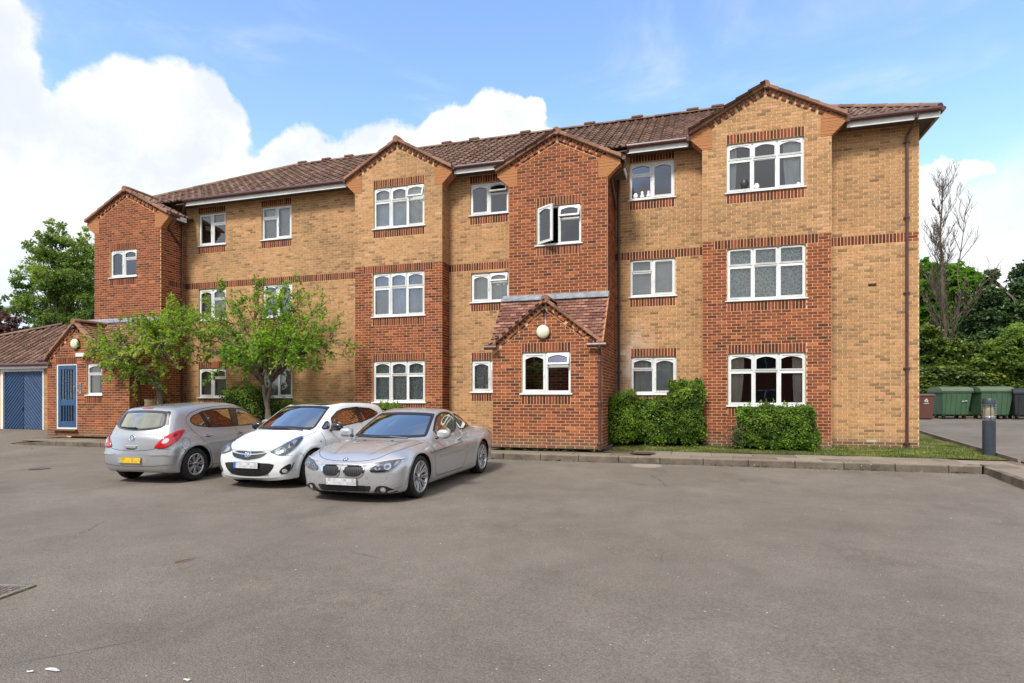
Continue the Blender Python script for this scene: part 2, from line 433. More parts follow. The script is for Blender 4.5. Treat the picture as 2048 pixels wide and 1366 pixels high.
win(Yt2, 1073, 1162, 411, 492, 'LT', arch=1, cur='none', open_top=1, open_left=1)
win(Yp, 1043, 1141, 706, 793, 'LT', arch=1, cur='none', open_top=1)
win(Ylt, 220, 273, 497, 557, 'LT', arch=1, cur='none')
win(Ylp, 173, 204, 726, 793, 'N', arch=1, cur='cream')
DOOR = (xat(112, Ylp), xat(154, Ylp), zc(zat(133, 857, Ylp)), zc(zat(133, 727, Ylp)))
holes[Ylp].append(DOOR)
allbricks = []     # (size in the picture, wall name, key, matrix, tone)
def tri_noise(x, z): return noise.noise(Vector((x*.35, z*.35, 3)))
class Wall:
    def __init__(s, name, p0, p1, Y0, Y1, ztop=None, colour=None, openings=(), soldiers=(), zlow=Z0, vert=False):
        """from (p0,Y0) to (p1,Y1), outside on the right hand side of that direction's left normal.
        colour(u,z) -> 'red'/'buff'; soldiers: (u0,u1,zbottom) upright courses three high"""
        s.name = name; s.A = Vector((p0, Y0, 0)); B = Vector((p1, Y1, 0)); s.L = (B-s.A).length
        s.u = (B-s.A)/s.L; s.n = Vector((s.u.y, -s.u.x, 0))
        ztop = ztop if callable(ztop) else (lambda u, z=ztop: z)
        keys = {}; mort = {}
        zmax = max(ztop(s.L*i/20) for i in range(21))
        rnd = random.Random(name)
        def P(u, z, o): return tuple(s.A+s.u*u+s.n*o+Vector((0,0,z)))
        def interval(zm):
            iv = [(0., s.L)]
            n = 160; us = [s.L*i/n for i in range(n+1)]; ok = [u for u in us if ztop(u) > zm]
            if not ok: return []
            # refine the two ends on the slope
            def edge(a, b):
                for _ in range(20):
                    m = (a+b)/2
                    if ztop(m) > zm: a = m
                    else: b = m
                return a
            lo = ok[0] if ok[0] == 0 else edge(ok[0], ok[0]-s.L/n); hi = ok[-1] if ok[-1] >= s.L-1e-6 else edge(ok[-1], ok[-1]+s.L/n)
            iv = [(lo, hi)]
            for a, b, z0, z1 in openings:
                if z0-1e-4 < zm < z1-1e-4:
                    nv = []
                    for c, d in iv:
                        if b <= c or a >= d: nv.append((c, d)); continue
                        if a > c: nv.append((c, a))
                        if b < d: nv.append((b, d))
                    iv = nv
            return iv
        nc = int(math.ceil((zmax-zlow)/CP))
        J = .0125; O = .006
        def addbrick(k, a, b, zb, zt, tone, full=False):
            if k in ('red', 'soldier', 'brown_brick'): a += .0014; b -= .0014; zb += .0012; zt -= .0012
            mbk = keys.setdefault(k, MB())
            pa, pb, pc, pd = P(a,zb,O), P(b,zb,O), P(b,zt,O), P(a,zt,O)
            c = Vector(P((a+b)/2, (zb+zt)/2, 0))
            if full:
                v = c-Vector((0,0,H)); dep = -v.x*SN+v.y*CS
                if dep > 1: px = 1024+1200*(v.x*CS+v.y*SN)/dep
                else: px = -1
                facing = -(v.normalized().dot(s.n))
                if 0 < px < 2048 and facing > .5:
                    allbricks.append((1/dep, s, k, a, b, zb, zt, tone, (len(mbk.V), len(mbk.F)))); 
            qa, qb, qc, qd = P(a,zb,-.004), P(b,zb,-.004), P(b,zt,-.004), P(a,zt,-.004)
            n = len(mbk.V); mbk.V += [pa,pb,pc,pd,qa,qb,qc,qd]
            mbk.F += [(n,n+1,n+2,n+3),(n+3,n+2,n+6,n+7),(n+1,n,n+4,n+5),(n,n+3,n+7,n+4),(n+2,n+1,n+5,n+6)]; mbk.T += [tone]*5
        for i in range(nc):
            zb = zlow+i*CP; zm = zb+CP/2; zt = min(zb+CP, zmax)
            for a, b in interval(zm):
                # mortar row
                e0 = interval(zb+.001); e1 = interval(zt-.001)
                k = colour((a+b)/2, zm)
                lo1 = a; hi1 = b
                mk = mort.setdefault('buff' if k == 'buff' else 'red', MB())
                segs = [(a, b)]
                mk.quad(P(a,zb,0), P(b,zb,0), P(b,zt,0), P(a,zt,0))
                # bricks, minus the upright courses
                runs = [(a, b)]
                for sa, sb, sz in soldiers:
                    if sz-1e-4 < zm < sz+3*CP:
                        nr = []
                        for c, d in runs:
                            if sb <= c or sa >= d: nr.append((c, d)); continue
                            if sa > c+.02: nr.append((c, sa))
                            if sb < d-.02: nr.append((sb, d))
                        runs = nr
                off = (BL/2 if i % 2 else 0)
                for c, d in runs:
                    x = math.floor((c-off)/BL)*BL+off
                    while x < d-1e-6:
                        x0 = max(x, c); x1 = min(x+BL, d)
                        if x1-x0 > .03:
                            kk = colour((x0+x1)/2, zm)
                            t = rnd.random()
                            if kk == 'buff':
                                g = tri_noise((s.A.x+x0)*1.3, zm*1.6)
                                t = min(1, max(0, .62+.35*g+rnd.gauss(0, .15)))
                                if rnd.random() < .11: t = rnd.uniform(.0, .35)
                            elif kk == 'red': t = min(1, max(0, rnd.gauss(.5, .22)))
                            full = x1-x0 > BL-.001
                            addbrick(kk, x0+J/2, x1-J/2, zb+J/2, zt-J/2, t, full)
                        x += BL
        sw = .0795
        for sa, sb, sz in soldiers:
            n = max(1, round((sb-sa)/sw)); w = (sb-sa)/n
            if ztop((sa+sb)/2) < sz+1*CP: continue
            for j in range(n):
                um = sa+(j+.5)*w
                top = min(sz+3*CP, ztop(um))
                if any(o[0] < um < o[1] and o[2] < sz+.1 < o[3] for o in openings): continue
                addbrick('soldier', sa+j*w+J/2, sa+(j+1)*w-J/2, sz+J/2, top-J/2, rnd.random())
        s.keys = keys; s.mort = mort; s.P = P
walls = []
def W(*a, **k): w = Wall(*a, **k); walls.append(w); return w
def ops(Y, a, b):
    r = []; sol = []
    for (x0, x1, z0, z1) in holes.get(Y, []):
        if x1 > a and x0 < b:
            r.append((max(x0-a, 0), min(x1-a, b-a), z0, z1))
    return r
def heads(Y, a, b, sill=True, band=True):
    "upright brick courses over and under the windows"
    sol = []
    for (x0, x1, z0, z1) in holes.get(Y, []):
        if x1 > a and x0 < b:
            u0, u1 = max(x0-a, 0), min(x1-a, b-a)
            if not (abs(z1-(ZB-3*CP)) < .12): sol.append((u0, u1, z1))
            if sill and (x0, x1, z0, z1) != DOOR: sol.append((u0, u1, z0-3*CP))
    return sol
def yellow(u, z): return 'buff'
def plinth(u, z, f=yellow): return 'brown_brick' if z < Z0+2*CP else f(u, z)
def mainwall(name, a, b):
    W(name, a, b, Ym, Ym, ZS+.02, plinth, ops(Ym, a, b), heads(Ym, a, b)+[(0, b-a, ZB-3*CP)])
mainwall('wall', XL1, B2a); mainwall('wall', B2b, T2a); mainwall('wall', T2b, B3a)
# right end keeps a red quoin block at the corner of the band
W('wall', B3b, XR, Ym, Ym, ZS+.02, lambda u, z: 'brown_brick' if z < Z0+2*CP else ('red' if (u > XR-B3b-.33 and ZB-3*CP < z < ZB) else 'buff'),
  ops(Ym, B3b, XR), [(0, XR-B3b-.33, ZB-3*CP)])
def gable(a, b, Y, pxa, pya, pxe, pye):
    "front gable: z of the verge at the apex and its slope from two points of the photograph"
    xc = (a+b)/2; Yf = Y-.08
    za = zat(pxa, pya, Yf); ze = zat(pxe, pye, Yf); xe = xat(pxe, Yf)
    sl = (za-ze)/abs(xe-xc)
    return dict(xc=xc, za=za, sl=sl, a=a, b=b, Y=Y)
G_B3 = gable(B3a, B3b, Yb, 1530, 169, 1690, 224)
G_B2 = gable(B2a, B2b, Yb, 786, 279, 901, 331)
G_T2 = gable(T2a, T2b, Yt2, 1113, 262, 1238, 309)
G_LT = gable(XL0, XL1, Ylt, 240, 379, 171, 441)
G_P2 = gable(P2a, T2b, Yp, 1086, 598, 1208, 686)
G_LP = gable(XP0, XL1, Ylp, 153, 643, 97, 712)
print('GABLES', [(round(g['za'],2), round(g['sl'],2), round(g['b']-g['a'],2)) for g in (G_B3,G_B2,G_T2,G_LT,G_P2,G_LP)])
# the left porch gable stands over its door side only
G_LP['xc'] = xat(153, Ylp); G_LP['sl'] = (zat(153,643,Ylp-.08)-zat(97,712,Ylp-.08))/(xat(153,Ylp-.08)-xat(97,Ylp-.08))
ZPE = zat(985, 692, Yp)          # eaves of the porches
def gtop(g, drop=.11):
    return lambda u: g['za']-drop-g['sl']*abs(g['a']+u-g['xc'])
def bayfront(g, name):
    a, b, Y = g['a'], g['b'], g['Y']
    def col(u, z):
        if z < Z0+2*CP: return 'brown_brick'
        return 'red' if z < ZB else 'buff'
    sol = heads(Y, a, b)+[(BL*1.25, b-a-BL*1.25, ZB-3*CP)]
    W(name, a, b, Y, Y, gtop(g), col, ops(Y, a, b), sol)
    # returns
    W(name, b, b, Y, Ym, ZS, lambda u, z: col(u, z), (), [(BL, Ym-Y, ZB-3*CP)])
    W(name, a, a, Ym, Y, ZS, lambda u, z: col(u, z), (), [(0, Ym-Y-BL, ZB-3*CP)])
bayfront(G_B2, 'bay_wall'); bayfront(G_B3, 'bay_wall')
def red(u, z): return 'red'
def gedge(g): return gtop(g)(0)-.02
W('tower_wall', T2a, T2b, Yt2, Yt2, gtop(G_T2), red, ops(Yt2, T2a, T2b), heads(Yt2, T2a, T2b))
W('tower_wall', T2b, T2b, Yt2, Ym, gedge(G_T2), red)
W('tower_wall', T2a, T2a, Ym, Yt2, gedge(G_T2), red)
W('tower_wall', XL0, XL1, Ylt, Ylt, gtop(G_LT), red, ops(Ylt, XL0, XL1), heads(Ylt, XL0, XL1))
W('tower_wall', XL1, XL1, Ylt, Ym, gedge(G_LT), red, (), [(BL*1.2, Ym-Ylt, ZB-3*CP)])
W('tower_wall', XL0, XL0, Ym+3, Ylt, gedge(G_LT), red)
W('porch_wall', P2a, T2b, Yp, Yp, lambda u: max(ZPE, gtop(G_P2)(u)), red, ops(Yp, P2a, T2b), heads(Yp, P2a, T2b))
ZFL = zat(1120, 592, Yt2)        # lead flashing on the tower
ZFL2 = zat(250, 640, Ylt)
W('porch_wall', T2b, T2b, Yp, Yt2, lambda u: ZPE+(ZFL-ZPE)*u/(Yt2-Yp)-.03, red)
W('porch_wall', P2a, P2a, Yt2, Yp, lambda u: ZFL-.03+(ZPE-ZFL)*u/(Yt2-Yp), red)
W('porch_wall', XP0, XL1, Ylp, Ylp, lambda u: max(ZPE, gtop(G_LP)(u)), red, ops(Ylp, XP0, XL1), heads(Ylp, XP0, XL1))
W('porch_wall', XL1, XL1, Ylp, Ylt, lambda u: ZPE+(ZFL2-ZPE)*u/(Ylt-Ylp)-.03, red)
W('porch_wall', XP0, XP0, Ylt, Ylp, lambda u: ZFL2-.03+(ZPE-ZFL2)*u/(Ylt-Ylp), red)
W('wall', XR, XR, Ym, Ym+6, ZS+.02, plinth)
print('bricks', sum(len(k.F)//5 for w in walls for k in w.keys.values()))
# the 300 bricks that show largest are objects of their own
allbricks.sort(key=lambda b: -b[0]); picked = allbricks[:300]
drop = {}
for b in picked: drop.setdefault((id(b[1]), b[2]), []).append(b)
bmesh_cache = {}
def brick_mesh(k, tq, l, h):
    key = (k, tq)
    if key not in bmesh_cache:
        m = MB(); O = .006
        m.V = [(-l/2,-O,-h/2),(l/2,-O,-h/2),(l/2,-O,h/2),(-l/2,-O,h/2),(-l/2,.004,-h/2),(l/2,.004,-h/2),(l/2,.004,h/2),(-l/2,.004,h/2)]
        m.F = [(0,1,2,3),(3,2,6,7),(1,0,4,5),(0,3,7,4),(2,1,5,6)]; m.T = [tq]*5
        bmesh_cache[key] = mesh('brick', m.V, m.F, M[k], tones=m.T)
    return bmesh_cache[key]
for w in walls:
    mo = None
    for k, mb in w.mort.items():
        o = bp(w.name if mo is None else 'wall_panel', mb, M[k+'_mortar'])
        if mo is None: mo = o
    for k, mb in w.keys.items():
        dl = drop.get((id(w), k), [])
        dead = set()
        for b in dl:
            for q in range(5): dead.add(b[8][1]+q)
            T = round(b[7]*9)/9
            c = Vector(w.P((b[3]+b[4])/2, (b[5]+b[6])/2, 0))
            ob = link('brick', brick_mesh(k, T, b[4]-b[3], b[6]-b[5]), mo, c, (0, 0, math.atan2(w.u.y, w.u.x)))
        if dead:
            keep = [i for i in range(len(mb.F)) if i not in dead]
            mb.F = [mb.F[i] for i in keep]; mb.T = [mb.T[i] for i in keep]
        o = mb.build('brickwork', M[k], mo); o['kind'] = 'stuff'
# ------------------------------------------------------------------ windows
def outline(x0, x1, z0, z1, rise=0., n=10):
    pts = [(x0, z0), (x1, z0)]
    zs = z1-rise
    for i in range(n+1):
        a = i/n; x = x1+(x0-x1)*a
        s = abs(2*a-1)
        pts.append((x, zs+rise*(1-s**1.9)))
    return pts
def outer(x0, x1, z0, z1, rise=0., n=10):
    pts = [(x0, z0), (x1, z0)]
    for i in range(n+1):
        a = i/n; pts.append((x1+(x0-x1)*a, z1))
    return pts
# outer/inner share their count, corners of the outer fall on the first and last arc point
sash_cache = {}
def sash_parts(win_o, x0, x1, z0, z1, arch, y, fw=.05, hinge=None, vent=False):
    w, h = x1-x0, z1-z0
    m = MB(); rise = min(.12*w, .22*h) if arch else 0.
    top = fw+(.028 if arch else 0)
    inn = outline(x0+fw, x1-fw, z0+fw, z1-top, rise); out = outer(x0, x1, z0, z1)
    m.ring(out, inn, y-.018, y+.03)
    m.ring(outline(x0+fw-.012, x1-fw+.012, z0+fw-.012, z1-top+.012, rise), inn, y-.026, y-.016)
    if vent: m.box(x0+w*.12, x1-w*.12, y-.034, y-.017, z1-top*.62, z1-top*.62+.018)
    p = MB(); p.poly([(a, y+.008, b) for a, b in inn])
    return m, p
def make_window(w):
    Y, x0, x1, z0, z1 = w['Y'], w['x0'], w['x1'], w['z0'], w['z1']
    cx = (x0+x1)/2; W_ = x1-x0; H_ = z1-z0
    fr = MB(); yf = .055; fd = .07           # frame set back from the brick face
    X0, X1 = -W_/2, W_/2; f = .042
    sillh = .055
    zb = sillh
    # reveals
    rv = MB()
    for xx in (X0, X1):
        rv.quad((xx,0,0),(xx,.12,0),(xx,.12,H_),(xx,0,H_)) if xx < 0 else rv.quad((xx,.12,0),(xx,0,0),(xx,0,H_),(xx,.12,H_))
    rv.quad((X0,0,H_),(X0,.12,H_),(X1,.12,H_),(X1,0,H_)); rv.quad((X0,.12,0),(X0,0,0),(X1,0,0),(X1,.12,0))
    fr.ring([(X0+.004,zb),(X1-.004,zb),(X1-.004,H_-.004),(X0+.004,H_-.004)], [(X0+f,zb+f),(X1-f,zb+f),(X1-f,H_-f),(X0+f,H_-f)], yf, yf+fd)
    cols = {'LT': [0,.5,1], 'TL': [0,.5,1], '3': [0,1/3,2/3,1], 'N': [0,1]}[w['style']]
    xs = [X0+f+(X1-X0-2*f)*c for c in cols]
    for x in xs[1:-1]: fr.box(x-.024, x+.024, yf+.003, yf+fd-.003, zb+f, H_-f)
    ztr = zb+f+(H_-zb-2*f)*.665
    wo = None
    o = fr.build('window', M['upvc'], bld, loc=Vector((cx, Y, z0))-BO)
    if w.get('lab'): pass
    bevel(o, .006, 1)
    rv.build('reveal', M['red_mortar'], o)
    s = MB(); s.hexa([(X0-.05,-.045,.012),(X1+.05,-.045,.012),(X1+.05,yf+.02,.022),(X0-.05,yf+.02,.022),(X0-.05,-.045,.04),(X1+.05,-.045,.04),(X1+.05,yf+.02,sillh+.012),(X0-.05,yf+.02,sillh+.012)])
    bevel(s.build('sill', M['upvc'], o), .006, 1)
    for c in range(len(cols)-1):
        a, b = xs[c]+(.024 if c else 0), xs[c+1]-(.024 if c < len(cols)-2 else 0)
        split = w['style'] in ('3', 'N') or (w['style'] == 'LT' and c == 1) or (w['style'] == 'TL' and c == 0)
        ys = yf+.004
        if split:
            tr = MB(); tr.box(a, b, yf+.004, yf+fd-.004, ztr-.022, ztr+.022); tr.build('transom', M['upvc'], o)
            t_open = (w.get('open_top') == 1 and w['style'] == 'LT') or (w.get('open_top') == 3 and c == 2)
            sm, pm = sash_parts(o, a, b, ztr+.018, H_-f+.012, w['arch'], ys, .036, vent=(c != 1 and not t_open))
            if t_open:
                zz = H_-f
                xf = Matrix.Translation((0, ys-.01, zz)) @ Matrix.Rotation(R(-20), 4, 'X') @ Matrix.Translation((0, -ys, -zz))
            else: xf = None
            so = sm.build('top_light', M['upvc'], o, xf=xf); pm.build('pane', M['glass'], o, xf=xf)
            fixed = w['style'] in ('LT', 'TL', 'N') or c == 1
            if fixed:
                g = MB(); bead = .02
                pts = [(a+bead, zb+f+bead), (b-bead, zb+f+bead), (b-bead, ztr-.022-bead), (a+bead, ztr-.022-bead)]
                g.ring([(a,zb+f),(b,zb+f),(b,ztr-.022),(a,ztr-.022)], pts, yf+.02, yf+.05); g.build('glazing_bead', M['upvc'], o)
                p = MB(); p.poly([(x, yf+.035, z) for x, z in pts]); p.build('pane', M['glass'], o)
            else:
                sm, pm = sash_parts(o, a-.008, b+.008, zb+f-.008, ztr-.018, 0, ys, .042)
                sm.build('casement', M['upvc'], o); pm.build('pane', M['glass'], o)
        else:
            sm, pm = sash_parts(o, a-.008, b+.008, zb+f-.008, H_-f+.008, w['arch'], ys, .055, vent=True)
            xf = None
            if w.get('open_left'):
                xf = Matrix.Translation((a, ys-.02, 0)) @ Matrix.Rotation(R(-34), 4, 'Z') @ Matrix.Translation((-a, -ys, 0))
            sm.build('casement', M['upvc'], o, xf=xf); pm.build('pane', M['glass'], o, xf=xf)
            hx = b-.03 if w['style'] == 'LT' else a+.03
            if not xf:
                hd = MB(); hd.box(hx-.008, hx+.008, ys-.04, ys-.018, H_*.42, H_*.42+.09); hd.build('handle', M['upvc'], o)
    # the room behind
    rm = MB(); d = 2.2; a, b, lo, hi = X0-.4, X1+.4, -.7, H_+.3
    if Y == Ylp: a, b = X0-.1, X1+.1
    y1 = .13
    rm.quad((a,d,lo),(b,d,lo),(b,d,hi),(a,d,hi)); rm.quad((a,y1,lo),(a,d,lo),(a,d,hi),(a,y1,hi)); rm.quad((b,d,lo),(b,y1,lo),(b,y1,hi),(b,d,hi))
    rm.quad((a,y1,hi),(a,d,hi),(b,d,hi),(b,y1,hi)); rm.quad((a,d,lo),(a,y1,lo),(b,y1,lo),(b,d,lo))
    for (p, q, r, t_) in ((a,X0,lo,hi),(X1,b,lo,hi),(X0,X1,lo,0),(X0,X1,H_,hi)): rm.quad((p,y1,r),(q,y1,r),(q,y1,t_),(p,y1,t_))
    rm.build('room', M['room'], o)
    # curtains
    rnd = random.Random(w['x0'])
    def cloth(xa, xb, za, zb_, mat, y=.17, amp=.022, freq=38, gather=0.):
        m = MB(); n = max(8, int((xb-xa)*60)); nz = 8
        for j in range(nz+1):
            t = j/nz; z = za+(zb_-za)*t
            for i in range(n+1):
                u = i/n; x = xa+(xb-xa)*u
                x = x+gather*(1-t)**2*(.5-u)*(xb-xa)
                m.V.append((x, y+amp*math.sin(freq*(xa+(xb-xa)*u)+1.7*math.sin(5*u+w['x0']))*(.6+.4*math.sin(9*u+t*2)), z))
        for j in range(nz):
            for i in range(n):
                q = j*(n+1)+i; m.F.append((q, q+1, q+n+2, q+n+1)); m.T.append(.5)
        m.build('curtain', M[mat], o, smooth=True)
    c = w['cur']; zt = H_-.03; zl = .05
    if c in ('net', 'lace'): cloth(X0+.02, X1-.02, zl, zt, c)
    elif c == 'cream':
        if w['style'] == 'N': cloth(X0, X0+W_*.55, zl, zt, 'cream')
        else: cloth(X0+.02, X0+W_*.42, zl, zt, 'cream'); cloth(X0+W_*.36, X1-W_*.32, zl, zt, 'net', .2); cloth(X1-W_*.36, X1-.02, zl, zt, 'cream')
    elif c == 'sides': cloth(X0+.0, X0+W_*.14, zl, zt, 'net', gather=.3); cloth(X1-W_*.26, X1-.02, zl, zt, 'net', gather=.3)
    elif c == 'sides_cream': cloth(X0+.0, X0+W_*.22, zl, zt, 'cream', gather=.45); cloth(X1-W_*.16, X1-.02, zl, zt, 'cream', gather=.3)
    elif c in ('blind', 'wood_blind'):
        if c == 'blind':
            m = MB(); n = int(W_/.085)
            for i in range(n):
                x = X0+.02+(W_-.04)*i/n; m.quad((x,.17,zl),(x+.08,.2,zl),(x+.08,.2,zt),(x,.17,zt))
            m.build('curtain', M['blind'], o)
        else:
            m = MB(); n = int(H_/.035)
            for i in range(n):
                z = zl+(zt-zl)*i/n; m.quad((X0,.17,z),(X1,.17,z),(X1,.19,z+.03),(X0,.19,z+.03))
            m.build('curtain', M['wood_blind'], o)
    elif c == 'blind_half':
        m = MB(); m.quad((X0+.03,.17,.14*H_),(X1-.03,.17,.14*H_),(X1-.03,.17,zt),(X0+.03,.17,zt)); m.build('curtain', M['net'], o)
    return o
for w in windows: w['o'] = make_window(w)
# ornaments standing behind the panes
def ornament(w, fx, kind, name='ornament'):
    m = MB(); x = (-.5+fx)*(w['x1']-w['x0'])
    if kind == 'bear':
        m.lathe([(0,0),(.06,.01),(.075,.06),(.05,.12),(.045,.13),(.055,.17),(.035,.215),(0,.22)], 12, (x,.13,.1))
        mt = M['net']
    elif kind == 'dark':
        m.lathe([(0,0),(.09,.0),(.11,.1),(.13,.2),(.10,.30),(.05,.36),(0,.37)], 12, (x,.14,.08)); mt = M['black']
    else:
        m.lathe([(0,0),(.05,.01),(.07,.05),(.075,.1),(.05,.16),(0,.17)], 12, (x,.13,.1)); mt = M['net']
    m.build(name, mt, w['o'], smooth=True)
ornament(windows[9], .28, 'bear'); ornament(windows[9], .42, 'bear'); ornament(windows[9], .13, 'x')
ornament(windows[15], .24, 'dark'); ornament(windows[15], .40, 'x'); ornament(windows[15], .93, 'bear')
# ------------------------------------------------------------------ roofs
tiles_big = []
def tile_shape(kind, w, l, rnd):
    "one tile: x across, y up the slope, z out of the roof"
    V = []; F = []
    if kind == 'roll':
        prof = [(0,.012),(.10,.0),(.22,.004),(.34,.030),(.44,.042),(.54,.030),(.62,.006),(.74,.0),(.86,.004),(1.0,.034)]
    else: prof = [(0.02,.0),(.98,.0)]
    th = .02 if kind == 'roll' else .014
    for (p, h) in prof: V.append((p*w, 0, h+th+.012)); 
    for (p, h) in prof: V.append((p*w, l, h+.004))
    for (p, h) in prof: V.append((p*w, 0, h-.004))
    n = len(prof)
    for i in range(n-1):
        F.append((i, i+1, n+i+1, n+i)); F.append((2*n+i, 2*n+i+1, i+1, i))
    return V, F
def tile_slope(name, O, U, Vd, Lv, span, kind, m, w, l, parent=None, pick=0, seed=1, under=True):
    "O eaves corner, U along the eaves, Vd up the slope; span(v)->(u0,u1)"
    U = Vector(U).normalized(); Vd = Vector(Vd).normalized(); Nn = U.cross(Vd)
    rnd = random.Random(seed)
    base = MB(); 
    q = []
    nseg = 6
    for i in range(nseg):
        v0, v1 = Lv*i/nseg, Lv*(i+1)/nseg; a0, b0 = span(v0); a1, b1 = span(v1)
        base.quad(*[tuple(Vector(O)+U*u+Vd*v-Nn*.012) for u, v in ((a0,v0),(b0,v0),(b1,v1),(a1,v1))])
    ro = bp(name, base, m, parent)
    SV, SF = tile_shape(kind, w, l, rnd)
    rows = int(math.ceil(Lv/l)); cells = []
    for r in range(rows):
        v = r*l; a, b = span(min(v+l*.5, Lv))
        off = (w/2 if (kind == 'flat' and r % 2) else 0)
        u = math.floor((a-off)/w)*w+off
        while u < b:
            if u+w*.5 > a and u+w*.5 < b:
                p = Vector(O)+U*(u+w/2)+Vd*v; vv = p-Vector((0,0,H)); dep = -vv.x*SN+vv.y*CS
                px = 1024+1200*(vv.x*CS+vv.y*SN)/dep if dep > 1 else -99
                # visible when not behind a gable; good enough
                cells.append((dep if 0 < px < 2048 else 99, u, v, rnd.random()*.75+.25*rnd.random(), rnd.gauss(0, .003)))
            u += w
    cells.sort(key=lambda c: c[0])
    chosen = cells[:pick]; rest = cells[pick:]
    SVn = np.array(SV)
    if rest:
        Vs = []; Fs = []; Ts = []
        n = len(SV)
        for dep, u, v, t, j in rest:
            k = len(Vs)
            lim = min(1., (Lv-v)/l)
            for (x, y, z) in SV: Vs.append(tuple(Vector(O)+U*(u+x)+Vd*(v+y*lim)+Nn*(z+j)))
            for f in SF: Fs.append(tuple(a+k for a in f)); Ts.append(t)
        o = link('tiling', mesh('tiling', Vs, Fs, m, tones=Ts), ro); o['kind'] = 'stuff'
    if chosen:
        cache = {}
        rot = Matrix((U, Vd, Nn)).transposed().to_euler()
        for dep, u, v, t, j in chosen:
            tq = round(t*9)/9
            if tq not in cache: cache[tq] = mesh('roof_tile', SV, SF, m, tones=[tq]*len(SF))
            loc = Vector(O)+U*u+Vd*v+Nn*j
            link('roof_tile', cache[tq], ro, loc, rot)
    return ro
bpl = bp
XLe, XRe = XL0-.35, XR+.30
rise = (YRG-YE)*PITCH; Lr = math.hypot(YRG-YE, rise); cosr = (YRG-YE)/Lr
ZR = ZE+rise
def main_span(v): d = v*cosr; return (0+d, (XRe-XLe)-d)
tile_slope('main_roof', (XLe, YE, ZE), (1,0,0), (0, YRG-YE, rise), Lr, main_span, 'roll', M['tile'], .30, .345, pick=300, seed=3)
# back and hip slopes of the main roof
o = MB(); d = YRG-YE; YB = YRG+d
o.quad((XRe,YE,ZE),(XRe,YB,ZE),(XRe-d,YRG,ZR),(XRe-d,YRG,ZR)); o.quad((XLe,YB,ZE),(XLe,YE,ZE),(XLe+d,YRG,ZR),(XLe+d,YRG,ZR)); o.quad((XRe,YB,ZE),(XLe,YB,ZE),(XLe+d,YRG,ZR),(XRe-d,YRG,ZR))
bp('roof_back', o, M['tile'])
def ridge_tiles(p0, p1, r=.095, L=.45, name='ridge_tile', mat='verge', parent=None):
    p0, p1 = Vector(p0), Vector(p1); n = max(1, round((p1-p0).length/L)); d = (p1-p0)/n
    ang = d.normalized(); side = ang.cross(Vector((0,0,1))).normalized(); up = side.cross(ang)
    m = MB(); k = 8; l = d.length
    for i in range(2):
        for j in range(k+1):
            a = math.pi*j/k; rr = r*(1.0 if i else 1.06)
            m.V.append((i*l*1.01, rr*1.25*math.cos(a), rr*math.sin(a)-.02))
    for j in range(k): m.F.append((j, j+1, k+2+j, k+1+j)); m.T.append(.5)
    m.F.append(tuple(range(k+1))); m.T.append(.5)
    cache = [mesh(name, m.V, m.F, M[mat], tones=[t]*len(m.F)) for t in (.15,.4,.65,.9)]
    rot = Matrix((ang, side, up)).transposed().to_euler(); rnd = random.Random(n)
    for i in range(n): link(name, cache[rnd.randrange(4)], parent or bld, p0+d*i-(BO if parent is None else Vector()), rot)
ridge_tiles((XLe+d, YRG, ZR+.03), (XRe-d, YRG, ZR+.03), mat='tile')
ridge_tiles((XLe, YE, ZE+.04), (XLe+d, YRG, ZR+.03), mat='tile'); ridge_tiles((XRe, YE, ZE+.04), (XRe-d, YRG, ZR+.03), mat='tile')
for px in (607, 655, 700, 895, 950, 1052, 1180, 1275, 1385, 1435):
    m = MB(); x = xat(px, YRG); m.box(x-.2, x+.2, YRG-.14, YRG+.1, ZR+.06, ZR+.14); bevel(bp('ridge_vent', m, M['tile']), .02, 2)
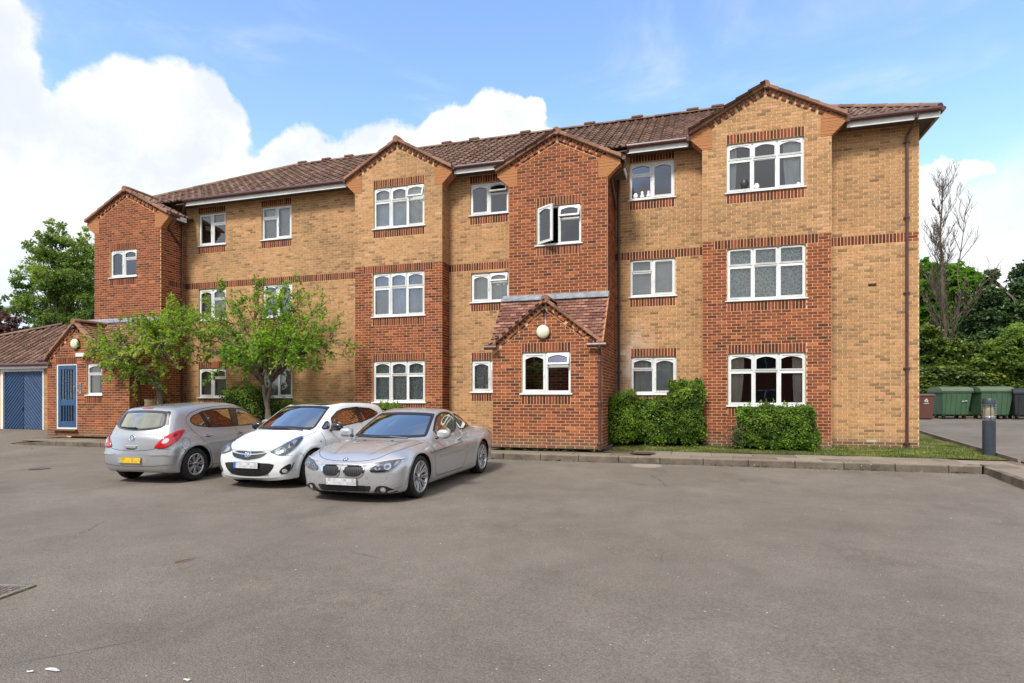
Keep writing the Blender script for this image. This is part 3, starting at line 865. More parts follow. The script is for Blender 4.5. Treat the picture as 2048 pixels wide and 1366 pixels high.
# gables: roof slopes, verge tiles, corbels, dentils
def gable_roof(g, over=.30, kneel=True, dent='buff', back=None, ridge_back=None, low=None, eo=None):
    xc, za, sl, a, b, Y = (g[k] for k in ('xc','za','sl','a','b','Y'))
    Yf = Y-.10
    hw = (b-a)/2+over
    L = math.hypot(hw, hw*sl)
    if ridge_back is None: ridge_back = YE+(za-ZE)/PITCH+.3
    dep = ridge_back-Yf
    for sgn in (1, -1):
        O = (xc+sgn*hw, Yf, za-hw*sl) if sgn > 0 else (xc+sgn*hw, ridge_back, za-hw*sl)
        U = (0, sgn, 0)
        # eaves run from the verge back to where the main roof swallows them
        tile_slope('gable_roof', O, U, (-sgn*hw, 0, hw*sl), L, lambda v: (0, dep), 'roll' if kneel else 'flat', M['tile'] if kneel else M['ptile'], .30 if kneel else .17, .33 if kneel else .11, seed=int(abs(xc)*10)+sgn)
        # verge tiles, each stepped over the one below
        n = round(L/.33); dx = hw/n; rnd = random.Random(n*sgn)
        for i in range(n):
            x0 = xc+sgn*(hw-dx*i); x1 = xc+sgn*(hw-dx*(i+1.04)); z0 = za-abs(x0-xc)*sl; z1 = za-abs(x1-xc)*sl
            if x1*sgn < xc*sgn: x1 = xc; z1 = za
            m = MB(); t0, t1 = .055, .03; lo = -.055
            A = [(x0,Yf-.02,z0+lo),(x0,Yf+.14,z0+lo),(x0,Yf+.14,z0+t0),(x0,Yf-.02,z0+t0)]
            B = [(x1,Yf-.02,z1+lo),(x1,Yf+.14,z1+lo),(x1,Yf+.14,z1+t1),(x1,Yf-.02,z1+t1)]
            m.hexa([A[0],A[1],A[2],A[3],B[0],B[1],B[2],B[3]], rnd.random())
            if sgn > 0: m.F = [f[::-1] for f in m.F]
            bevel(bp('verge_tile', m, M['verge']), .012, 1)
    m = MB(); m.lathe([(0,-.03),(.10,-.03),(.105,.16),(0,.16)], 14, (xc, Yf, za-.0), 'y'); bp('ridge_end', m, M['verge'], smooth=False)
    ridge_tiles((xc, Yf+.1, za+.03), (xc, ridge_back, za+.03))
    # soffit strip under the verge
    # dentils
    sx = .17; n = int(((b-a)/2+over*.2)/sx)
    m0 = MB(); m0.box(-.052,.052,-.022,.03,-.036,.036, .5)
    cm = [mesh('dentil_brick', m0.V, m0.F, M['red' if dent == 'red' else 'soldier'], tones=[t]*6) for t in (.35,.6,.85)]
    for sgn in (1, -1):
        for i in range(n):
            x = xc+sgn*(sx*(i+.55)); z = za-.145-abs(x-xc)*sl-.03
            if i*sx > (b-a)/2-.22 and kneel: continue
            o = link('dentil_brick', cm[i % 3], bld, Vector((x, Y-.022, z))-BO, (0, sgn*math.atan(sl), 0))
            if dent == 'red':
                # a raking course of red bricks above
                pass
    for sgn in (1, -1):
        m = MB(); hwm = (b-a)/2; za_, zb_ = za-.04, za-.04-hwm*sl; w_ = .235
        pts = [(xc, za_-w_), (xc+sgn*hwm, zb_-w_), (xc+sgn*hwm, zb_), (xc, za_)]
        m.extrude(pts if sgn > 0 else pts[::-1], Y-.0075, Y+.02); bp('raking_bed', m, M['buff_mortar' if dent != 'red' else 'red_mortar'])
        if dent == 'red':
            m = MB(); n3 = int(hwm/.235)
            for i in range(n3):
                x = xc+sgn*(.14+i*.235); z = za-.225-abs(x-xc)*sl; ca, sa_ = math.cos(math.atan(sl)), math.sin(math.atan(sl))
                q = [(-.105,-.027),(.105,-.027),(.105,.027),(-.105,.027)]; q = [(x+(u*ca+v*sa_*sgn), z+(-sgn*u*sa_+v*ca)) for u, v in q]
                m.extrude(q, Y-.014, Y+.01, (i*37 % 10)/10)
            bp('raking_course', m, M['red'])
        else:
            m = MB(); n3 = int(hwm/.235)
            for i in range(n3):
                x = xc+sgn*(.14+i*.235); z = za-.225-abs(x-xc)*sl; ca, sa_ = math.cos(math.atan(sl)), math.sin(math.atan(sl))
                q = [(-.112,-.03),(.112,-.03),(.112,.03),(-.112,.03)]; q = [(x+(u*ca+v*sa_*sgn), z+(-sgn*u*sa_+v*ca)) for u, v in q]
                m.extrude(q, Y-.014, Y+.01, (i*37 % 10)/10)
            bp('raking_course', m, M['buff'])
    # raking course directly under the verge
    for sgn in (1, -1):
        m = MB(); n2 = int(((b-a)/2)/.1)
        for i in range(n2):
            x = xc+sgn*(.06+i*.1); 
            if abs(x-xc) > (b-a)/2: break
            z = za-.085-abs(x-xc)*sl
            ca = math.cos(math.atan(sl)); 
            m.box(x-.04, x+.04, Y-.016, Y+.03, z-.045, z+.02, (i*37 % 10)/10)
        o = bp('raking_course', m, M['verge' if dent != 'red' else 'red'])
    if kneel:
        for sgn in (1, -1):
            xe = b if sgn > 0 else a
            zt = lambda x: za-.075-abs(x-xc)*sl
            zt_tip = zt(xe+sgn*over); zk = zt_tip-.40
            pts = [(xe-sgn*.24, zk), (xe, zk), (xe+sgn*over*.92, zt_tip-.09), (xe+sgn*over*.92, zt_tip), (xe, zt(xe)), (xe-sgn*.24, zt(xe-sgn*.24))]
            if sgn < 0: pts = pts[::-1]
            m = MB(); z_ = min(q[1] for q in pts); zmx = max(q[1] for q in pts); kk = 0
            while z_ < zmx:
                q = clip(pts, lambda v: v[1]-z_-.004); q = clip(q, lambda v: z_+CP/2-v[1]) if len(q) > 2 else q
                if len(q) > 2: m.extrude(q, Y-.012-.004*(kk % 2), Y+.34, (kk*37 % 10)/10)
                z_ += CP/2; kk += 1
            bp('corbel', m, M['terra'])
gable_roof(G_B2, .34); gable_roof(G_B3, .34)
gable_roof(G_T2, .36, dent='red'); gable_roof(G_LT, .36, dent='red')
gable_roof(G_P2, .04, kneel=False, dent='red', ridge_back=Yt2+.05)
def porch_lean(a, b, Yf, Yw, zf, zw, g, seed, gl, gr):
    dy = Yw-Yf+.14; dz = (zw-zf); L = math.hypot(dy, dz)
    def half(v): return max(0, (g['za']-(zf+dz*v/L))/g['sl'])-.06
    lx = g['xc']-(a-.04); tot = b-a+.06
    if g['xc']-g['a'] > .1:
        tile_slope('porch_roof', (a-.04, Yf-.14, zf), (1,0,0), (0, dy, dz), L, lambda v: (0, max(.01, lx-half(v))), 'flat', M['ptile'], .17, .105, seed=seed)
    tile_slope('porch_roof', (a-.04, Yf-.14, zf), (1,0,0), (0, dy, dz), L, lambda v: (min(tot-.01, lx+half(v)), tot), 'flat', M['ptile'], .17, .105, seed=seed+1)
    m = MB(); m.hexa([(a-.03,Yw-.16,zw-.10),(b+.04,Yw-.16,zw-.10),(b+.04,Yw-.01,zw-.03),(a-.03,Yw-.01,zw-.03),(a-.03,Yw-.16,zw-.07),(b+.04,Yw-.16,zw-.07),(b+.04,Yw-.005,zw+.07),(a-.03,Yw-.005,zw+.07)])
    bp('lead_flashing', m, M['lead'])
    # barge at the open end
    m = MB(); m.hexa([(b+.01,Yf-.14,zf-.07),(b+.05,Yf-.14,zf-.07),(b+.05,Yw,zw-.07),(b+.01,Yw,zw-.07),(b+.01,Yf-.14,zf+.02),(b+.05,Yf-.14,zf+.02),(b+.05,Yw,zw+.02),(b+.01,Yw,zw+.02)])
    bp('verge_board', m, M['terra'])
porch_lean(P2a, T2b, Yp, Yt2, ZPE, ZFL, G_P2, 11, 0, 0)
# left porch: its own small gable above the door, lean-to roof across
gl = dict(G_LP); hwL = gl['xc']-XP0; gl['a'] = XP0; gl['b'] = gl['xc']+hwL
porch_lean(XP0, XL1, Ylp, Ylt, ZPE, ZFL2, gl, 12, 0, 0)
gable_roof(gl, .04, kneel=False, dent='red', ridge_back=Ylt+.05)
# gutters, fascias, soffits
def gutter(a, b, y, z, name='gutter', parent=None):
    m = MB(); m.tube([(a,y,z),(b,y,z)], .062, 10); return bp(name, m, M['brown'], smooth=False)
for a, b in ((XL1+.38, B2a-.36), (B2b+.36, T2a-.38), (T2b+.38, B3a-.36), (B3b+.36, XRe-.02)):
    gutter(a, b, YE-.05, ZE-.03)
    m = MB(); m.box(a, b, YE, YE+.02, ZS-.085, ZE-.02); bp('fascia', m, M['white'])
    m = MB(); m.box(a-.4, b+(.4 if b < XR else 0), YE+.021, Ym-.001, ZS, ZS+.02); bp('soffit', m, M['soffit'])
# side fascia and soffit at the right end, and the white barge pieces beside the towers
m = MB(); m.box(XRe-.02, XRe, YE, YB, ZS-.085, ZE-.02); bp('fascia', m, M['white'])
m = MB(); m.box(XR+.001, XRe-.021, YE+.021, YB, ZS+.001, ZS+.021); bp('soffit', m, M['soffit'])
m = MB(); m.tube([(XRe+.05,YE-.05,ZE-.03),(XRe+.05,YB,ZE-.03)], .055, 10); bp('gutter', m, M['brown'])
for xb, Yq in ((XL1, Ylt), (T2b, Yt2)):
    g_ = G_LT if xb == XL1 else G_T2; zq = g_['za']-g_['sl']*((g_['b']-g_['a'])/2+.36); x1 = xb+.37; print('eave', zq)
    m = MB(); m.box(x1-.02, x1+.002, Yq+.30, YE+.1, zq-.17, zq-.015); bp('fascia', m, M['white'])
    m = MB(); m.box(xb+.005, x1-.021, Yq+.34, YE+.1, zq-.165, zq-.145); bp('soffit', m, M['soffit'])
    m = MB(); m.tube([(x1+.05, Yq-.06, zq-.05), (x1+.05, Yq+.36, zq-.06)], .055, 8); bp('gutter', m, M['brown'])
    m = MB(); m.tube([(x1+.03, Yq+.18, zq-.07), (x1+.03, Yq+.18, zq-.2), (xb+.06, Yq+.24, zq-.42), (xb+.06, Ym-.28, zq-.95)], .036, 8); bp('drainpipe', m, M['brown'])
for xx in (B2a-.36, B2b+.36, T2a-.38, B3a-.36, B3b+.36):
    m = MB(); m.box(xx-.05, xx+.05, YE-.13, YE+.04, ZE-.12, ZE+.03); bevel(bp('gutter_end', m, M['brown']), .02, 2)
def pipe(pts, name='drainpipe', r=.036):
    m = MB(); m.tube(pts, r, 10); o = bp(name, m, M['brown'], smooth=False)
    zlo = pts[-1][2]; zhi = pts[-2][2]; x, y = pts[-1][0], pts[-1][1]
    n = max(2, int((zhi-zlo)/1.75))
    for i in range(n+1):
        z = zlo+.12+(zhi-zlo-.3)*i/n
        c = MB(); c.lathe([(.044,0),(.048,.01),(.048,.05),(.044,.06)], 10, (x,y,z)); c.box(x-.075,x+.075,y+.01,y+.03,z+.015,z+.045); c.build('pipe_clip', M['brown'], o)
    return o
xp = xat(1814, Ym-.06); pipe([(xp+.08, YE-.05, ZE-.06), (xp+.08, YE-.05, ZE-.16), (xp, Ym-.06, ZE-.42), (xp, Ym-.06, .2)])
xp = T2b+.11; pipe([(T2b+.42, YE-.05, ZE-.06), (T2b+.40, YE, ZE-.15), (xp, Ym-.07, ZE-.45), (xp, Ym-.07, .2)])
xp = XL1-.04; pipe([(XL1+.44, YE-.05, ZE-.06), (XL1+.40, YE, ZE-.16), (XL1+.07, Ym-.24, ZE-.42), (XL1+.07, Ym-.24, .25)])
xp = T2b-.03; pipe([(xp+.02, Yp-.20, ZPE-.05), (xp, Yp-.2, ZPE-.12), (xp-.02, Yp-.06, ZPE-.30), (xp-.02, Yp-.06, .2)])
xp = XL1+.06; pipe([(xp, Ylp-.1, ZPE-.06), (xp, Ylp, ZPE-.14), (xp, Ylp+.32, ZPE-.35), (xp, Ylp+.32, .25)])
for (a, b, Yq) in ((P2a-.16, P2a+.16, Yp), (T2b-.34, T2b+.12, Yp), (XP0-.2, XP0+.18, Ylp), (XL1-.2, XL1+.15, Ylp)): gutter(a, b, Yq-.16, ZPE-.05)
# porch lamps, alarm heads, door, name plate, entry panel, air bricks
def lamp(px, py, Y, r=.17):
    x, z = xat(px, Y), zat(px, py, Y)
    m = MB(); m.lathe([(r*1.06,0),(r*1.06,-.05),(r*.98,-.055)], 28, (x, Y-.005, z), 'y'); o = bp('bulkhead_lamp', m, M['black'])
    m = MB(); m.lathe([(r,-.05),(r*.97,-.075),(r*.8,-.105),(r*.45,-.125),(0,-.13)], 28, (x, Y-.005, z), 'y'); l = m.build('lamp_glass', M['lamp'], o, smooth=True)
    m = MB(); zz = z+r+.36; m.lathe([(0,-.16),(.045,-.15),(.06,-.10),(.05,-.02),(.05,0)], 12, (x+.02, Y-.01, zz), 'y'); m.build('sensor', M['black'], o, smooth=True)
    m = MB(); m.tube([(x+.05,Y-.012,zz-.05),(x+.05,Y-.012,z+r)], .008, 6); m.build('cable', M['white'], o)
lamp(1087, 664, Yp); lamp(153, 688, Ylp)
m = MB(); x, z = xat(161, Ylp), zat(161, 710, Ylp); m.box(x-.19, x+.19, Ylp-.03, Ylp-.006, z-.06, z+.07); bevel(bp('name_plate', m, M['white']), .006, 1)
dx0, dx1, dz0, dz1 = DOOR; dw = dx1-dx0
m = MB(); m.ring([(dx0,dz0),(dx1,dz0),(dx1,dz1),(dx0,dz1)], [(dx0+.06,dz0+.05),(dx1-.05,dz0+.05),(dx1-.05,dz1-.05),(dx0+.06,dz1-.05)], Ylp+.02, Ylp+.1)
door = bp('door', m, M['white']); door['label'] = 'blue timber entrance door with narrow glazed slots in a white frame'
a, b, lo, hi = dx0+.065, dx1-.055, dz0+.055, dz1-.055; mid = lo+(hi-lo)*.40
m = MB()
for (p, q, r_, t_) in ((a, a+.11, lo, hi), (b-.13, b, lo, hi)): m.box(p, q, Ylp+.035, Ylp+.08, r_, t_)
for (r_, t_) in ((lo, lo+.2), (mid-.1, mid+.1), (hi-.12, hi)): m.box(a+.11, b-.13, Ylp+.036, Ylp+.079, r_, t_)
bevel(m.build('door_leaf', M['bluepaint'], door), .006, 1)
m0 = MB(); ns = 5
for i in range(1, ns):
    x = a+.11+(b-a-.24)*i/ns
    for (r_, t_) in ((lo+.2, mid-.1), (mid+.1, hi-.12)):
        m = MB(); m.box(x-.016, x+.016, Ylp+.04, Ylp+.07, r_, t_); m.build('glazing_bar', M['bluepaint'], door)
m = MB(); m.quad((a+.1,Ylp+.06,lo+.1),(b-.1,Ylp+.06,lo+.1),(b-.1,Ylp+.06,hi-.1),(a+.1,Ylp+.06,hi-.1)); m.build('pane', M['glass'], door)
m = MB(); m.box(a-.02, b+.02, Ylp+.3, Ylp+.32, lo, hi); m.build('hall', paint('hall wall', (.30,.27,.23), .8), door)
m = MB(); m.tube([(b-.06,Ylp-.0,mid+.3),(b-.06,Ylp-.02,mid+.33),(b-.06,Ylp-.02,mid+.52),(b-.06,Ylp,mid+.55)], .012, 8); m.build('handle', M['lead'], door)
m = MB(); m.box(dx0-.06, dx1+.06, Ylp-.12, Ylp+.05, dz0-.06, dz0-.005); bevel(m.build('door_step', M['brown_brick'], door), .01, 1)
m = MB(); x = xat(161, Ylp); z = zat(161, 775, Ylp); m.box(x-.05, x+.05, Ylp-.02, Ylp-.006, z-.2, z+.16); ep = bp('entry_panel', m, M['lead'])
for i in range(5):
    m = MB(); m.lathe([(.016,-.03),(0,-.03)], 8, (x, Ylp, z-.13+i*.06), 'y'); m.build('button', M['black'], ep)
m = MB(); x = xat(1243, Ym); z = zat(1243, 706, Ym)
for i in range(4): m.box(x-.12, x+.12, Ym-.012, Ym-.005, z-.06+i*.035, z-.045+i*.035)
bp('air_brick', m, M['white'])
m = MB(); x = xat(1745, Ym); z = zat(1745, 569, Ym); m.box(x-.10, x+.08, Ym-.03, Ym-.004, z-.03, z+.025); bevel(bp('overflow_vent', m, M['black']), .01, 1)
m = MB(); x = xat(1720, Ym); z = zat(1743, 882, Ym); m.box(xat(1733,Ym), xat(1753,Ym), Ym-.009, Ym-.003, z-.03, z+.032, 1.); bp('air_brick', m, paint('pale air brick', (.42,.42,.28), .8))
# ------------------------------------------------------------------ garage on the left
gar = thing('garage', 'single storey garage with a blue diagonally boarded door at the left', 'garage', (xat(40, Yg), Yg, .3))
GO = Vector(gar.location)
def gp(name, mb, m, parent=None, **k):
    o = mb.build(name, m, parent or gar, **k)
    if parent is None: o.location = -GO
    return o
ga, gb = xat(7, Yg), xat(86, Yg); gz0 = .36; gz1 = zat(45, 743, Yg); gxe = XP0+.02
GT = zat(50, 735, Yg)
m = MB(); m.box(ga-6, ga-.1, Yg, Yg+5, 0, GT); m.box(gb+.06, gxe, Yg, Yg+5, 0, GT); m.box(ga-.1, gb+.06, Yg+.1, Yg+.3, gz1+.1, GT)
gw = gp('wall', m, M['buff_mortar'])
rnd = random.Random(5); mb = MB()
for i in range(int((GT-.2)/CP)):
    z = .22+i*CP; x = gb+.07
    off = BL/2 if i % 2 else BL
    while x < gxe-.02:
        x1 = min(x+off, gxe); mb.box(x+.004, x1-.004, Yg-.006, Yg+.01, z+.005, z+CP-.005, rnd.random()*.6+.3); x = x1; off = BL
o = gp('brickwork', mb, M['buff'], gw); o['kind'] = 'stuff'
m = MB(); m.ring([(ga-.1,gz0-.05),(gb+.06,gz0-.05),(gb+.06,gz1+.1),(ga-.1,gz1+.1)], [(ga,gz0-.04),(gb,gz0-.04),(gb,gz1),(ga,gz1)], Yg-.02, Yg+.1); gd = gp('garage_door', m, M['white'])
m = MB(); m.box(ga, gb, Yg+.05, Yg+.08, gz0, gz1); m.build('door_panel', M['bluegarage'], gd)
cx = (ga+gb)/2; pitch = .105
# diagonal boards, each one lapped over the next, clipped to the two halves
for half in (0, 1):
    x0, x1 = (ga+.01, cx-.006) if half == 0 else (cx+.006, gb-.01)
    sg = 1 if half == 0 else -1
    for k in range(-20, 60):
        c = gz0+k*pitch*1.41
        p = [(x0-1, c-sg*0+sg*(-1)), (x1+1, c+sg*((x1+1)-x0)), (x1+1, c+sg*((x1+1)-x0)+pitch*1.41-.02), (x0-1, c+sg*(-1)+pitch*1.41-.02)]
        for f in (lambda q: q[0]-x0, lambda q: x1-q[0], lambda q: q[1]-gz0-.01, lambda q: gz1-.01-q[1]):
            p = clip(p, f)
            if len(p) < 3: break
        if len(p) >= 3:
            m = MB(); m.extrude(p, Yg+.026, Yg+.052); bevel(m.build('board', M['bluegarage'], gd), .008, 1)
m = MB(); m.box(cx-.09, cx-.03, Yg+.0, Yg+.03, gz0+.68, gz0+.78); m.build('handle', M['black'], gd)
m = MB(); m.box(ga-6, gxe, Yg-.19, Yg-.17, GT-.05, GT+.08); gp('fascia', m, M['white'])
m = MB(); m.tube([(ga-6,Yg-.24,GT+.09),(gxe,Yg-.24,GT+.09)], .06, 8); gp('gutter', m, M['brown'])
gze = GT+.1; YrG = 18.0; xq = xat(128, YrG); zr = zat(130, 650, YrG)
dyg = YrG-(Yg-.2); dzg = zr-gze; Lg = math.hypot(dyg, dzg)
xl = xat(-330, Yg)
def gspan(v):
    t = v/Lg; return (xl-(xl-xq)*t-xl, gxe-xl)
ro = tile_slope('roof', (xl, Yg-.2, gze), (1,0,0), (0, dyg, dzg), Lg, lambda v: ((xq-xl)*v/Lg, XL0-xl), 'roll', M['tile'], .30, .345, parent=gar, pick=60, seed=8)
ro.location = -GO
m = MB(); m.quad((xl,Yg-.2,gze),(xq,YrG,zr),(xq,YrG,zr),(xl,YrG+2.4,gze)); gp('roof_side', m, M['tile'])
ridge_tiles(Vector((xl,Yg-.2,gze+.03))-GO, Vector((xq,YrG,zr+.03))-GO, mat='tile', parent=gar)
# ------------------------------------------------------------------ ground
YK = 13.78; XK0 = -21.0; XK1 = 5.32
def ss(x, a, b):
    t = min(1, max(0, (x-a)/(b-a))); return t*t*(3-2*t)
def zroad(x, y):
    d = YK-y
    z = -.19*(1-math.exp(-max(d,0)/4.2))
    apron = ss(x, XK0+.6, XK0-1.2)*ss(y, 12.2, 15.6)*.36
    z = z*(1-ss(x, XK0+.6, XK0-1.2)*ss(y, 12.2, 15.6))+apron
    return z
def asphalt():
    m = Mat('asphalt', rough=.9, spec=.28); w = m.wpos()
    n1 = m.noise(.45, 5, .6, w); n2 = m.noise(2.3, 5, .65, w); 
    g = m.noise(62, 4, .75, w); g2 = m.voro(95, w)
    g3 = m.noise(22, 3, .65, w)
    b = m.ramp(m.math('ADD', m.math('MULTIPLY', n1, .62), m.math('MULTIPLY', n2, .38)), [(.30,(.168,.141,.112)),(.5,(.220,.187,.149)),(.70,(.272,.235,.191))])
    b = m.mix(m.rng(g, .32, .7, 0, .75), m.mix(1., b, (.52,.52,.53), 'MULTIPLY'), m.mix(1., b, (1.38,1.36,1.34), 'MULTIPLY'))
    b = m.mix(m.rng(g3, .35, .7, 0, .5), b, m.mix(1., b, (.78,.77,.76), 'MULTIPLY'))
    # pale specks of grit
    v = m.voro(7, w); c = m.voro(7, w, out='Color'); 
    b = m.mix(m.rng(v, .055, .035, 0, .75), b, (.5,.48,.44))
    v2 = m.voro(31, w); b = m.mix(m.rng(v2, .10, .06, 0, .45), b, (.42,.40,.37))
    pd = m.N.new('ShaderNodeVectorMath'); pd.operation = 'DISTANCE'; m.L.new(m.mix(.03, w, m.noise(6, 3, .6, w, col=True)), pd.inputs[0]); pd.inputs[1].default_value = (-.98, 13.05, -.03)
    b = m.mix(m.rng(pd.outputs['Value'], .34, .28, 0, .6), b, (.36,.31,.25))
    # worn, oily places where cars stand
    o = m.noise(.85, 4, .6, m.mapping(w, (1,.55,1))); b = m.mix(m.rng(o, .56, .72, 0, .55), b, m.mix(1., b, (.58,.58,.6), 'MULTIPLY'))
    o2 = m.noise(.5, 5, .7, m.mapping(w, (.7,1,1), loc=(5,2,0))); b = m.mix(m.rng(o2, .55, .72, 0, .35), b, m.mix(1., b, (1.35,1.33,1.3), 'MULTIPLY'))
    # hairline cracks
    cr = m.voro(.33, m.mix(.12, w, m.noise(1.7, 5, .7, w, col=True)), 'DISTANCE_TO_EDGE')
    mask = m.rng(m.noise(.6, 3, .5, w), .57, .64)
    b = m.mix(m.math('MULTIPLY', m.rng(cr, .004, .0015, 0, .5), mask), b, (.03,.028,.026))
    m.set('Base Color', b); m.set('Roughness', m.rng(g, .3, .7, .8, .96))
    m.bump(m.math('ADD', g, m.math('MULTIPLY', g2, .6)), .8, .009); return m.m
M['asphalt'] = asphalt()
def grid(name, xs, ys, f, mat, keep=None, smooth=True):
    V = [(x, y, f(x, y)) for y in ys for x in xs]; nx = len(xs); F = []
    for j in range(len(ys)-1):
        for i in range(nx-1):
            if keep is None or keep((xs[i]+xs[i+1])/2, (ys[j]+ys[j+1])/2): F.append((j*nx+i, j*nx+i+1, (j+1)*nx+i+1, (j+1)*nx+i))
    o = link(name, mesh(name, V, F, mat, smooth)); o['kind'] = 'structure'; return o
def fr(a, b, s): n = max(1, int(round((b-a)/s))); return [a+(b-a)*i/n for i in range(n+1)]
grid('car_park', fr(-45, XK0-1.2, 1.5)+fr(XK0-1.2, XK0+.6, .3)[1:]+fr(XK0+.6, 14, 1.)[1:], fr(-40, 2, 3)+fr(2, 16.5, .35)[1:], zroad, M['asphalt'], lambda x, y: y < YK+.03 or x < XK0+.05)
def dirt():
    m = Mat('earth', (.12,.09,.06), .95, spec=.1); n = m.noise(3, 6, .7, m.wpos())
    m.set('Base Color', m.ramp(n, [(.3,(.06,.045,.03)),(.6,(.14,.105,.065)),(.8,(.22,.17,.11))])); m.bump(m.noise(40,4,.7,m.wpos()), .6, .02); return m.m
M['earth'] = dirt()
grid('ground', fr(-400, 400, 50), fr(-300, 500, 50), lambda x, y: -.45, M['earth'])
# second yard on the right, behind the building, rising away
def zlot(x, y): return .17+max(0, y-14.3)*.028
xle = lambda y: 6.28+(y-14.5)*.084
V = []; F = []; ys = fr(13.9, 46, 1.0)
for y in ys: V += [(xle(y), y, zlot(0, y)), (40, y, zlot(0, y))]
for i in range(len(ys)-1): F.append((2*i, 2*i+1, 2*i+3, 2*i+2))
lot = link('side_yard', mesh('side_yard', V, F, M['asphalt'])); lot['kind'] = 'structure'
# verge of grass
def grass_base():
    m = Mat('turf', rough=.95, spec=.1); w = m.wpos(); n = m.noise(2.2, 5, .7, w); n2 = m.noise(30, 4, .7, w)
    b = m.ramp(n, [(.35,(.075,.10,.03)),(.5,(.16,.16,.055)),(.62,(.27,.21,.10)),(.75,(.33,.24,.14))])
    m.set('Base Color', m.mix(m.rng(n2,.3,.7), m.mix(1.,b,(.6,.6,.55),'MULTIPLY'), b)); m.bump(n2, .8, .03); return m.m
M['turf'] = grass_base()
def zg(x, y): return .16+.06*ss(y, 15.0, 16.6)+.02*noise.noise(Vector((x*1.3, y*1.3, 0)))
YGF = 15.16
vx = fr(T2b+.06, 6.3, .35)
zstrip = lambda x, y: .215+(y-17.)*.028+.02*noise.noise(Vector((x*1.3,y*1.3,0)))
verge = grid('grass_verge', vx, [YGF-.05]+fr(YGF, 17.2, .25), lambda x, y: zg(x, y) if x < 6 else zg(x, y)-.0, M['turf'])
grid('side_strip', fr(XR-.1, 6.9, .3), fr(17.0, 24, .5), zstrip, M['turf'], lambda x, y: x < xle(y)-.04)
grid('planting_bed', fr(XL1, P2a+.1, .5), fr(15.1, 17.2, .4), lambda x, y: .19+.03*noise.noise(Vector((x,y,2))), M['earth'])
grid('planting_bed', fr(T2a-3, T2b+.2, .5), fr(14.62, 15.5, .4), lambda x, y: .15, M['earth'])
# grass blades
def leaf_mat(name, stops, trans=.35, rough=.5, spec=.4):
    m = Mat(name, rough=rough, spec=spec)
    c = m.ramp(m.attr(), stops); n = m.noise(1.1, 3, .6, m.wpos())
    c = m.mix(m.rng(n, .35, .7, 0, .45), c, m.mix(1., c, (.7,.78,.7), 'MULTIPLY'))
    m.set('Base Color', c)
    nt = m.nt; t = m.N.new('ShaderNodeBsdfTranslucent'); mx = m.N.new('ShaderNodeMixShader'); mx.inputs[0].default_value = trans
    out = [n for n in m.N if n.type == 'OUTPUT_MATERIAL'][0]
    cc = m.mix(1., c, (1.3,1.5,.7), 'MULTIPLY'); m.L.new(cc, t.inputs[0])
    m.L.new(m.b.outputs[0], mx.inputs[1]); m.L.new(t.outputs[0], mx.inputs[2]); m.L.new(mx.outputs[0], out.inputs[0]); return m.m
M['grass'] = leaf_mat('grass blades', [(0,(.07,.12,.02)),(.5,(.16,.21,.04)),(.8,(.30,.28,.08)),(1,(.42,.33,.16))])
rng = np.random.default_rng(3)
def blades(name, n, xf, zf, label):
    V = []; F = []; T = []
    for i in range(n):
        x, y = xf(); p = noise.noise(Vector((x*1.7, y*2.5, 4)))
        if p < -.28+.5*rng.random() - .35: continue
        z = zf(x, y); h = rng.uniform(.02, .055); a = rng.uniform(0, 6.28); w = .006
        lx, ly = math.cos(a), math.sin(a); b = rng.uniform(.3, 1.)*h
        k = len(V); V += [(x-lx*w, y-ly*w, z-.005), (x+lx*w, y+ly*w, z-.005), (x-ly*b, y+lx*b, z+h)]
        F.append((k, k+1, k+2)); T.append(min(1, max(0, .45-.8*p+rng.normal(0,.2))))
    o = link(name, mesh(name, V, F, M['grass'], tones=T)); tag(o, label, 'grass', kind='stuff')
blades('grass', 42000, lambda: (rng.uniform(T2b+.1, 6.2), YGF+ (2.0)*rng.random()**1.2), zg, 'short patchy grass along the foot of the building')
blades('grass', 6000, lambda: (rng.uniform(XR+.05, 6.5), rng.uniform(17, 22)), zstrip, 'thin grass and bare earth on the strip beside the end wall')
# paving: flags and kerb stones
def slab_mat():
    m = Mat('paving slab', rough=.9, spec=.25); w = m.wpos(); n = m.noise(2.3, 5, .7, w); n2 = m.noise(48, 4, .7, w)
    b = m.ramp(m.attr(), [(0,(.195,.158,.118)),(.5,(.255,.208,.155)),(1,(.31,.255,.195))])
    b = m.mix(m.rng(n,.35,.7,0,.6), b, m.mix(1.,b,(.62,.60,.56),'MULTIPLY')); b = m.mix(m.rng(n2,.3,.7,0,.5), b, m.mix(1.,b,(.7,.7,.7),'MULTIPLY'))
    v = m.voro(5.5, w); b = m.mix(m.rng(v,.10,.07,0,.6), b, (.46,.44,.40))
    m.set('Base Color', b); m.bump(n2, .5, .01); return m.m
M['slab'] = slab_mat()
def kerb_mat():
    m = Mat('kerb stone', rough=.9, spec=.25); w = m.wpos(); n = m.noise(1.6, 5, .7, w); n2 = m.noise(38, 4, .7, w)
    b = m.ramp(n, [(.33,(.085,.07,.052)),(.5,(.155,.127,.094)),(.7,(.25,.205,.155))])
    b = m.mix(m.rng(n2,.3,.7,0,.6), b, m.mix(1.,b,(.6,.6,.6),'MULTIPLY')); v = m.voro(6.5, w); b = m.mix(m.rng(v,.09,.06,0,.7), b, (.48,.46,.42))
    sp = m.N.new('ShaderNodeSeparateXYZ'); m.L.new(w, sp.inputs[0]); b = m.mix(m.rng(sp.outputs[2], .105, .125, 0, .35), b, (.36,.31,.25))
    m.set('Base Color', b); m.bump(n2, .6, .01); return m.m
M['kerb'] = kerb_mat()
zpath = lambda y: .128+.03*ss(y, 13.9, 15.2)+.07*ss(y,14.2,15.2)*0
